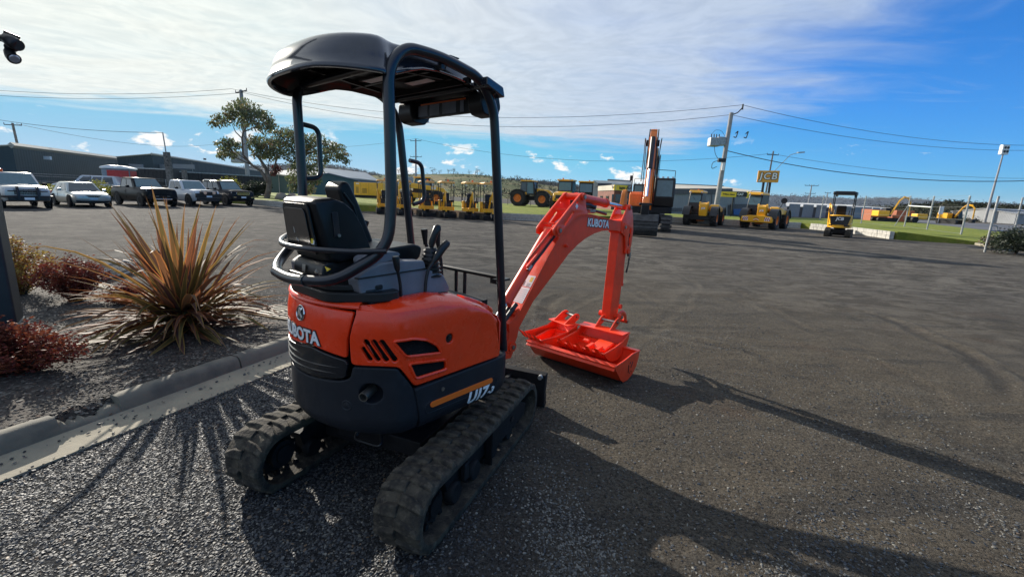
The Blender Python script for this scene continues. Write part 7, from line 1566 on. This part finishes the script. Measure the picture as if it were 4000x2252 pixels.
tr=t.node('ShaderNodeBsdfTranslucent');t.put(tr.inputs[0],t.vm('SCALE',c,sc=1.5));mx=t.node('ShaderNodeMixShader');mx.inputs[0].default_value=.4;t.l.new(b.outputs[0],mx.inputs[1]);t.l.new(tr.outputs[0],mx.inputs[2]);t.l.new(mx.outputs[0],t.n['Material Output'].inputs[0])
FARF=mat('distant_foliage',(.050,.062,.036),.9,var=.4,vs=.3,col2=(.075,.080,.045),spec=.05);BARK=mat('gum_bark',(.11,.075,.055),.9,var=.5,vs=2.5,bump=.4,bs=12,col2=(.21,.17,.14));DARKB=mat('dark_bark',(.06,.045,.035),.9,var=.3)
def leaves(m,c,rad,n,sz,squash=.7,droop=.5,rng=random):
    for _ in range(n):
        while True:
            q=Vector((rng.uniform(-1,1),rng.uniform(-1,1),rng.uniform(-1,1)))
            if q.length<1: break
        q=q*(.45+.55*q.length);p=Vector(c)+Vector((q.x*rad,q.y*rad,q.z*rad*squash))
        a=rng.uniform(0,6.28);d=Vector((math.cos(a)*(1-droop),math.sin(a)*(1-droop),-droop+rng.uniform(-.3,.4))).normalized();s_=d.cross(Vector((rng.uniform(-1,1),rng.uniform(-1,1),.3))).normalized()
        L_=sz*rng.uniform(.6,1.3);w_=L_*.22;m.add([p,p+d*L_*.5+s_*w_,p+d*L_,p+d*L_*.5-s_*w_],[(0,1,2,3)])
def tuft(m,c,r,n,rng=random):     # far foliage: a handful of larger faces
    for _ in range(n):
        q=Vector([rng.gauss(0,.45) for _ in range(3)]);p=Vector(c)+q*r;a=Vector([rng.uniform(-1,1) for _ in range(3)])*r*.38;b_=Vector([rng.uniform(-1,1) for _ in range(3)])*r*.38;m.add([p-a,p+b_,p+a],[(0,1,2)])
# scrub on hillsides: one mass of small crowns (uncountable)
def cover(name,label,V,n,cnt,r0,r1,seed,mt=FARF,topbias=.0,skyl=0):
    rg=random.Random(seed);m=M();cols=len(V)//n
    for _ in range(cnt):
        i=rg.randrange(cols-1);j=rg.random();j=j if rg.random()>topbias else 1-j*.15;jj=min(n-2.01,j*(n-2));j0=int(jj);a=Vector(V[i*n+j0]);b_=Vector(V[i*n+j0+1]);p=a+(b_-a)*(jj-j0);c_=Vector(V[(i+1)*n+j0]);p=p+(c_-a)*rg.random()
        if float(fbm(np.array(p.x*.03),np.array(p.y*.03),seed))<.44 and j<.97: continue
        r=rg.uniform(r0,r1);tuft(m,p+Vector((0,0,r*.35)),r,9,rg)
    o=ob(name,m,mt,None,0);tag(o,label,'scrub',kind='stuff');return o
cover('hillside_scrub','scattered gum scrub covering the brown hill',V1,n1,1300,.7,2.0,21)
cover('hillside_forest','forest canopy on the bluish hill at left',V2,n2,2600,5,9,22,mat('hazy_forest',(.024,.036,.040),.95,spec=.05),.3)  # canopy colour carries a painted blue haze
cover('hillside_forest','forest canopy on the dark ridge behind the tractor',V3,n3,2600,2.6,5,23,mat('dark_forest',(.035,.045,.040),.95,spec=.05),.3)
cover('ridge_forest','forest canopy along the long right hand ridge',V4,n4,2400,5,10,24,mat('far_hazy_forest',(.045,.062,.085),.95,spec=.05),.3)  # ridge canopy is coloured blue to imitate haze
cover('bank_scrub','low scrub covering the bank across the road',V6,n6,1200,.3,.9,25,mat('bank_foliage',(.035,.040,.022),.9,var=.4,spec=.05),.2)
# skyline gums one can tell apart
def skytree(u,v,vt,d,label,grp,wide=1.0,seed=0,name='gum_tree'):
    rg=random.Random(seed);p=P(u,v,d);top=P(u,vt,d);h=top.z-p.z;c=thing(name,label,'tree',tuple(p-Vector((0,0,1))),0,grp)
    m=M();m.tube([(0,0,0),(rg.uniform(-.1,.1)*h,0,h*.55),(rg.uniform(-.1,.1)*h,0,h*.95)],[h*.03,h*.022,h*.008],5)
    for k in range(4): a=rg.uniform(-1,1);m.tube([(0,0,h*(.4+.1*k)),(a*h*.3*wide,0,h*(.62+.1*k))],[h*.015,h*.006],4)
    ob('trunk',m,DARKB,c);m=M()
    for k in range(7): tuft(m,(rg.uniform(-.34,.34)*h*wide,rg.uniform(-.2,.2)*h,h*(.58+.42*rg.random())),h*.17,12,rg)
    ob('crown',m,FARF,c,0)
GRT='gum trees on the brown hill skyline'
TR=[(1462,684,667,'small lone gum at the left end of the brown hill skyline'),(1560,682,657,'bushy gum on the skyline left of the front canopy post'),(1588,682,660,'gum on the skyline touching the front canopy post'),(1690,680,652,'broad gum on the skyline just right of the grab handle'),(1716,680,661,'smaller gum beside the broad one right of the grab handle'),(1750,679,660,'slim lone gum on the bare part of the brown skyline'),(1772,679,653,'taller lone gum second along the bare brown skyline'),(1788,679,668,'very small gum third along the bare brown skyline'),(1832,680,662,'lone gum above the fifth small digger'),(1866,683,656,'double crowned gum left of the right canopy post'),(1884,685,668,'low gum close beside the double crowned one'),(1962,697,682,'gum just right of the right canopy post'),(1984,702,688,'gum above the rear of the tractor'),(2022,706,680,'gum rising over the tractor cab')]
for k,(u,v,vt,lb) in enumerate(TR): skytree(u,v+2,vt,428,lb,GRT,1.1,30+k)
# ================================================================== THE LEANING GUM TREE (left of the canopy)
def limb(m,a,b_,r0,r1,wob,k=6,rg=random):
    a,b_=Vector(a),Vector(b_);pts=[];L_=(b_-a).length
    for i in range(k+1):
        t_=i/k;p=a*(1-t_)+b_*t_;w_=math.sin(PI*t_)*wob*L_;p+=Vector((rg.uniform(-1,1)*w_,rg.uniform(-1,1)*w_,rg.uniform(-.6,.6)*w_));pts.append(p)
    m.tube(pts,[r0+(r1-r0)*i/k for i in range(k+1)],7);return pts
rg=random.Random(5);TD=44.0
def TP(u,v,dy=0): return P(u,v,TD+dy)
base=TP(1042,772);tr_=thing('gum_tree','leaning gum tree with open ragged crown in front of the concrete power pole','tree',(base.x,base.y,.35));B0=base;f=lambda p:Vector((p.x-B0.x,p.y-B0.y,p.z-.35))
m=M()
tk=[(1042,775),(1050,740),(1052,700),(1040,660),(1015,620),(985,590),(968,570)]
m.tube([f(TP(*q)) for q in tk],[.27,.24,.20,.16,.12,.08,.05],10)
m.tube([f(TP(*q)) for q in((1046,712),(1020,668),(985,645),(950,605),(945,540),(950,515),(965,510))],[.17,.14,.11,.09,.07,.06,.03],8)
br=[((1046,690),(1050,640),(1052,600)),((985,590),(960,540),(930,500)),((945,540),(920,515),(905,480)),((950,515),(975,480),(985,440)),((985,645),(950,615),(915,590)),((985,645),(930,620),(880,600)),((1015,620),(1050,585),(1075,555)),((968,570),(1000,540),(1010,520)),((950,515),(990,500),(1030,470)),((905,480),(880,470),(850,460)),((1000,600),(1010,560),(1040,535)),((1052,690),(1080,640),(1110,640))]
for b_ in br: m.tube([f(TP(q[0],q[1],rg.uniform(-1,1)*(.3+.8*i))) for i,q in enumerate(b_)],[.07,.045,.015],6)
ob('trunk',m,BARK,tr_,60)
m=M()
cl=[(905,430,22,13),(930,415,24,14),(950,400,22,12),(985,420,26,14),(1010,440,22,12),(1035,450,22,12),(1055,475,18,10),(985,455,26,12),(925,450,26,13),(895,455,20,10),(870,470,20,10),(850,455,15,8),(840,480,15,8),(950,480,22,10),(1000,480,22,11),(1030,500,20,9),(1050,490,14,7),(960,445,24,12),
    (872,560,20,12),(890,550,18,10),(905,575,18,10),(880,590,20,12),(865,605,14,8),(915,600,14,7),(925,560,12,6),(1000,565,26,14),(1025,555,26,14),(1050,550,26,13),(1030,585,26,13),(1065,575,26,13),(1010,600,18,8),(1075,600,22,11),(1045,610,20,9),(990,540,16,8),(1080,560,20,11)]
for u,v,r,n_ in cl:
    p=f(TP(u,v,rg.uniform(-1.6,1.6)));leaves(m,p,r*TD/1740*1.55,n_*15,.27,.72,.6,rg)
o=ob('crown',m,LFM,tr_,0)
base=TP(1185,770,2);B0=base;tr2=thing('gum_tree','fuller gum tree partly behind the left canopy post and grab handle','tree',(base.x,base.y,.35));m=M();TD=46
m.tube([f(TP(*q)) for q in((1185,775),(1178,700),(1182,640),(1195,590),(1210,560))],[.3,.26,.2,.14,.06],8)
for b_ in (((1182,650),(1130,630),(1085,605)),((1182,640),(1140,580),(1110,540)),((1195,600),(1240,590),(1290,600)),((1195,590),(1250,560),(1300,570)),((1182,660),(1230,640),(1260,630)),((1210,560),(1170,530),(1140,515)),((1085,605),(1075,640),(1065,660))): m.tube([f(TP(q[0],q[1],rg.uniform(-1,1)*(.3+.8*i))) for i,q in enumerate(b_)],[.12,.07,.02],6)
ob('trunk',m,BARK,tr2,60);m=M()
cl=[(1085,510,20,10),(1110,520,24,12),(1140,515,22,11),(1095,545,24,12),(1125,550,26,14),(1155,530,24,12),(1180,545,26,13),(1210,545,24,13),(1240,540,22,12),(1270,560,20,10),(1160,575,26,14),(1195,580,26,14),(1230,580,26,13),(1265,595,20,9),(1300,570,20,12),(1325,580,20,12),(1340,600,16,10),(1315,610,18,10),(1290,590,16,8),(1350,625,11,6),(1100,580,22,10),(1120,600,22,10),(1150,620,24,12),(1190,620,26,13),(1230,620,24,12),(1160,655,24,14),(1195,660,26,14),(1230,660,22,12),(1170,690,24,15),(1205,700,24,14),(1140,690,18,10),(1230,700,18,10),(1190,735,22,12),(1150,725,18,10),(1215,735,14,8),(1260,630,16,8),(1280,620,12,6)]
for u,v,r,n_ in cl:
    p=f(TP(u,v,rg.uniform(-1.8,1.8)));leaves(m,p,r*TD/1740*1.55,n_*15,.27,.72,.6,rg)
RL=mat('reddish_leaves',(.12,.035,.03),.6,transl=.3)
ob('crown',m,LFM,tr2,0);m=M()
for u,v in((1075,650),(1085,662),(1070,672)): leaves(m,f(TP(u,v,0)),.42,160,.2,.7,.6,rg)
ob('reddish_foliage',m,RL,tr2,0)
TD=43;
def shrub(name,label,u,v,d,rx,rz_,n,mt,sz=.12,sq=.8,stems=5,flat=1,cat='shrub',zb=0,grp=None,droop=.1):
    p=P(u,v,d);c=thing(name,label,cat,(p.x,p.y,zb),0,grp);m=M();r_=random.Random(int(u));
    for k in range(stems): a=r_.uniform(0,6.28);m.tube([(0,0,0),(math.cos(a)*rx*.5,math.sin(a)*rx*.4,rz_*.9)],[.03*rx,.006],4)
    ob('stem',m,DARKB,c);m=M()
    for k in range(14):
        a=r_.uniform(0,6.28);q=r_.random()**.5;leaves(m,(math.cos(a)*rx*.75*q,math.sin(a)*rx*.75*q*flat,rz_*(.35+.6*r_.random()*(1-.5*q))),rx*.42,n//14,sz,sq,droop,r_)
    ob('foliage',m,mt,c,0);return c
YG=mat('yellow_green_leaves',(.26,.24,.03),.5,transl=.45,var=.3,vs=3,col2=(.13,.16,.025));DKG=mat('dark_green_leaves',(.030,.045,.020),.6,transl=.25,var=.4,vs=2)
shrub('golden_shrub','bright yellow green rounded shrub rising behind the dark four wheel drive',905,700,46,1.7,2.7,2600,YG,.20)
shrub('golden_shrub','low yellow green bush between the white ute and the black ute',858-40,702,44,.5,1.4,500,YG,.16)
shrub('golden_shrub','yellow green bush above the tail of the sedan',362,700,36,1.1,1.7,1500,YG,.15)
shrub('golden_shrub','low golden hedge bush behind the ivory ute cab',215,700,33,1.3,1.5,1200,YG,.14)
shrub('golden_shrub','small golden bush below the red portable toilet',425,708,38,.8,1.35,900,YG,.14)
shrub('dark_shrub','dark dense shrub below the leaning gum tree trunk',1000,760,47,1.5,2.6,2600,DKG,.25)
shrub('dark_shrub','dark shrub in front of the dark container at the foot of the gum',965,765,46,1.0,1.8,1500,DKG,.22)
shrub('round_bush','dense dark green rounded bush behind the gate at the right edge',3975,965,19.6,1.15,1.05,7000,DKG,.10,.8,6)
TW=mat('dry_twigs',(.16,.09,.06),.8);c=shrub('dry_shrub','brown twiggy dry shrub left of the round green bush',3880,950,21,.5,.8,500,TW,.12)
for u,v,lb in((1098,752,'pale boulder under the gum tree'),(1140,757,'second low boulder right of the gum trunk')):
    p=P(u,v,43);m=M();m.sphere((0,0,.25),.5,9,6,(1.2,.8,1.0));
    m.V=[(x_+random.uniform(-.06,.06),y_+random.uniform(-.06,.06),z_+random.uniform(-.06,.06)) for x_,y_,z_ in m.V];o=ob('boulder',m,mat('boulder_stone',(.30,.24,.19),.9,bump=.5),None,30);o.location=(p.x,p.y,.3);tag(o,lb,'boulder')
# ================================================================== NEAR LEFT: flax, barberries, steel column, spotlight
FM=bpy.data.materials.new('bronze_flax_leaf');FM.use_nodes=True;t=NT(FM.node_tree);b=t.n['Principled BSDF'];uv=t.node('ShaderNodeUVMap').outputs[0];ux,uy,_=t.sep(uv);oi=t.node('ShaderNodeObjectInfo').outputs['Random']
edge=t.ramp(t.m('ABSOLUTE',t.m('SUBTRACT',ux,.5)),.30,.49);core=t.mix(t.ramp(oi,.35,.5),(.100,.052,.034),(.085,.095,.030));core=t.mix(t.ramp(oi,.74,.76),core,(.065,.042,.045));strp_=t.ramp(t.noise(t.comb(t.m('MULTIPLY',ux,14),t.m('MULTIPLY',uy,.7),oi),1,2),.45,.6);core=t.mix(t.m('MULTIPLY',strp_,.6),core,(.16,.075,.040))
c=t.mix(edge,core,t.mix(t.ramp(oi,.2,.8),(.40,.13,.045),(.40,.28,.07)));c=t.mix(t.ramp(uy,.86,.98,0,.6),c,(.24,.13,.07));t.put(b.inputs['Base Color'],c);b.inputs['Roughness'].default_value=.62;b.inputs['Specular IOR Level'].default_value=.22
tr=t.node('ShaderNodeBsdfTranslucent');t.put(tr.inputs[0],t.mix(.16,t.vm('SCALE',c,sc=1.5),(.60,.16,.03)));mx=t.node('ShaderNodeMixShader');mx.inputs[0].default_value=.32;t.l.new(b.outputs[0],mx.inputs[1]);t.l.new(tr.outputs[0],mx.inputs[2]);t.l.new(mx.outputs[0],t.n['Material Output'].inputs[0])
pf_=(-3.55,4.66);fx=thing('bronze_flax','large spiky bronze and orange flax plant arching over the kerb','plant',(pf_[0],pf_[1],.10))
rg=random.Random(12)
def flaxleaf(az,elev,L_,wd,curl,off):
    m=M();V=[];UV=[];n=7;d=Vector((math.cos(az)*math.cos(elev),math.sin(az)*math.cos(elev),math.sin(elev)));p=Vector(off);s_=Vector((-math.sin(az),math.cos(az),0));tw=rg.uniform(-.5,.5)
    rows=[]
    for i in range(n+1):
        t_=i/n;wv=wd*(.55+1.1*t_)*(1-t_)**.55 if t_>.0 else wd*.5;wv=wd*min(1,.45+2.2*t_)*(1-t_**2.2) if t_<1 else .001
        sd=(s_*math.cos(tw*t_)+Vector((0,0,1))*math.sin(tw*t_));nrm=d.cross(sd).normalized();rows.append((p-sd*wv,p+nrm*wv*.35*(-1 if nrm.z>0 else 1),p+sd*wv,t_));p=p+d*(L_/n);ang=curl*(t_**1.3)*(1.0/n)*3
        d=(d+Vector((0,0,-ang))).normalized()
    return rows
nl=215;lv_me=[]
for k in range(nl):
    q=(k+.5)/nl
    elev=R(84-98*q**.62+rg.uniform(-9,9));az=rg.uniform(0,2*PI);L_=rg.uniform(.95,1.42)*(1.0 if elev>R(35) else .86);curl=rg.uniform(.25,.85)*(1.7 if elev<R(50) else .5)
    if rg.random()<.07: curl*=2.2
    rows=flaxleaf(az,elev,L_,rg.uniform(.026,.047),curl,(rg.uniform(-.10,.10),rg.uniform(-.08,.08),rg.uniform(.0,.22)));vs=[];fs=[];uvs=[]
    for a_,b_,c_,t_ in rows: vs+=[a_,b_,c_];uvs+=[(0,t_),(.5,t_),(1,t_)]
    for p in vs:
        lim=.015+(.05 if k%3 else 0)
        wy=p.y+pf_[1];wx=p.x+pf_[0];floor_=(.03 if off_line(wx,wy)>.45 else -.075)
        if p.z<floor_: p.z=floor_+abs(p.z-floor_)*.02
    for i in range(len(rows)-1):
        for j in (0,1): q0=i*3+j;fs.append((q0,q0+1,q0+4,q0+3))
    me=bpy.data.meshes.new('leaf');me.from_pydata([tuple(v) for v in vs],[],fs);ul=me.uv_layers.new(name='UVMap')
    for lp in me.loops: ul.data[lp.index].uv=uvs[lp.vertex_index]
    me.shade_smooth();link('leaf',me,FM,fx)
m=M();m.tube([(0,0,-.1),(0,0,.28)],[.09,.05],10);ob('stem',m,FM,fx)
RB1=mat('barberry_red_leaves',(.17,.030,.020),.6,transl=.3,var=.4,vs=9,col2=(.07,.018,.018),spec=.2);RB2=mat('barberry_orange_leaves',(.24,.070,.028),.6,transl=.3,var=.4,vs=9,col2=(.12,.035,.022),spec=.2);RB3=mat('yellow_olive_leaves',(.34,.25,.035),.5,transl=.4,var=.5,vs=6,col2=(.20,.10,.03))
def barberry(label,x,y,rx,ry,h,n,mts,seed,name='barberry_shrub'):
    c=thing(name,label,'shrub',(x,y,.08));r_=random.Random(seed);ms=[M() for _ in mts];st=M()
    for k in range(46):
        a=r_.uniform(0,6.28);q=r_.random()**.6;e=Vector((math.cos(a)*rx*q,math.sin(a)*ry*q,h*(1.05-.55*q*q)*r_.uniform(.75,1.12)));mid=e*.5+Vector((0,0,h*.12));pts=[Vector((e.x*.08,e.y*.08,0)),mid,e];st.tube(pts,[.006,.004,.0015],4)
        for i in range(n//46):
            t_=r_.random()**.6;p=(pts[0]*(1-t_)**2+mid*2*t_*(1-t_)+e*t_*t_);mm=ms[min(len(ms)-1,int(r_.random()*len(ms)))];leaves(mm,p,.045+.05*t_,1,.034,1,.0,r_)
    ob('stem',st,DARKB,c)
    for mm,mt in zip(ms,mts): 
        if mm.V: ob('foliage',mm,mt,c,0)
    return c
barberry('low rusty red barberry shrub at the lower left beside the kerb',-3.95,3.32,.54,.40,.37,13000,[RB1,RB2],3)
barberry('dark red barberry shrub with upright tips in front of the steel grating',-5.62,5.55,.50,.38,.54,10000,[RB1,RB1,RB2],4)
barberry('olive and yellow leaved shrub beside the steel column',-6.55,5.75,.55,.5,.72,9000,[RB3,RB2,RB3],6,'olive_shrub')
barberry('small red barberry tuft at the right side of the dark red shrub',-5.0,5.55,.28,.2,.22,3000,[RB1],8)
COLM=mat('dark_blue_grey_steel_paint',(.012,.022,.028),.5,var=.15,bump=.1,bs=40,dirt=.05)
c=thing('steel_column','dark blue grey steel column with flared base at the left edge of the photo','column',(-4.54,3.74,.05),R(40))
ob('shaft',M().bx((-.16,-.16,.28),(.16,.16,6.0)),COLM,c,bevel=.02);m=M();m.box((0,0,.10),(.42,.42,.46),taper=(.80,.80));ob('flared_base',m,mat('column_base_paint',(.028,.042,.050),.5,var=.1),c,bevel=.02)
# twin security spotlight high on the column
p=P(8,150,3.95);c=thing('security_spotlight','black twin headed security spotlight with motion sensor at the top left corner','spotlight',tuple(p));K_=3.95/1740*1.14
ob('mount_arm',M().tube([(-.62,-.05,.10),(-.25,-.02,.06),(0,0,.0),(.04,0,-.01)],[.035,.03,.028,.035],10),BLK,c)
m=M();m.tube([(.0,0,.0),(.07,-.02,-.01),(.12,-.04,-.035),(.19,-.07,-.065),(.192,-.07,-.066)],[.02,.046,.050,.046,.03],16);sp1=ob('lamp_head',m,BLK,c,60)
ob('lamp_lens',M().tube([(.186,-.069,-.064),(.195,-.073,-.068)],[.040,.036],16),GLS,sp1);ob('cooling_fin',M().box((.10,-.03,.022),(.10,.004,.03),ry=.35).box((.10,.0,.02),(.10,.004,.03),ry=.35),BLK,sp1)
m=M();m.sphere((.085,-.02,-.07),.040,14,10,(1.2,1,.9));m.cyl((.05,0,-.02),(.07,-.01,-.07),.02,n=10);ob('motion_sensor',m,BLK,c,60)
m=M();m.tube([(.04,.0,-.06),(.05,-.01,-.10),(.085,-.03,-.135),(.125,-.05,-.165)],[.018,.034,.042,.044],14);sp2=ob('lamp_head',m,BLK,c,60);ob('lamp_lens',M().tube([(.122,-.048,-.162),(.130,-.053,-.170)],[.036,.030],14),LENS,sp2)

# ================================================================== THIN AIR
hz=bpy.data.materials.new('air');hz.use_nodes=True;nt=hz.node_tree
for n in list(nt.nodes): nt.nodes.remove(n)
vo=nt.nodes.new('ShaderNodeVolumePrincipled');vo.inputs['Color'].default_value=(.80,.88,1,1);vo.inputs['Density'].default_value=.00007;vo.inputs['Anisotropy'].default_value=.1
mo=nt.nodes.new('ShaderNodeOutputMaterial');nt.links.new(vo.outputs[0],mo.inputs['Volume'])
m=M();m.bx((-6400,-6400,-3),(6400,6400,170));o=ob('haze',m,hz,None,0);tag(o,'thin blue haze filling the air','haze',kind='stuff')
bpy.context.view_layer.update()
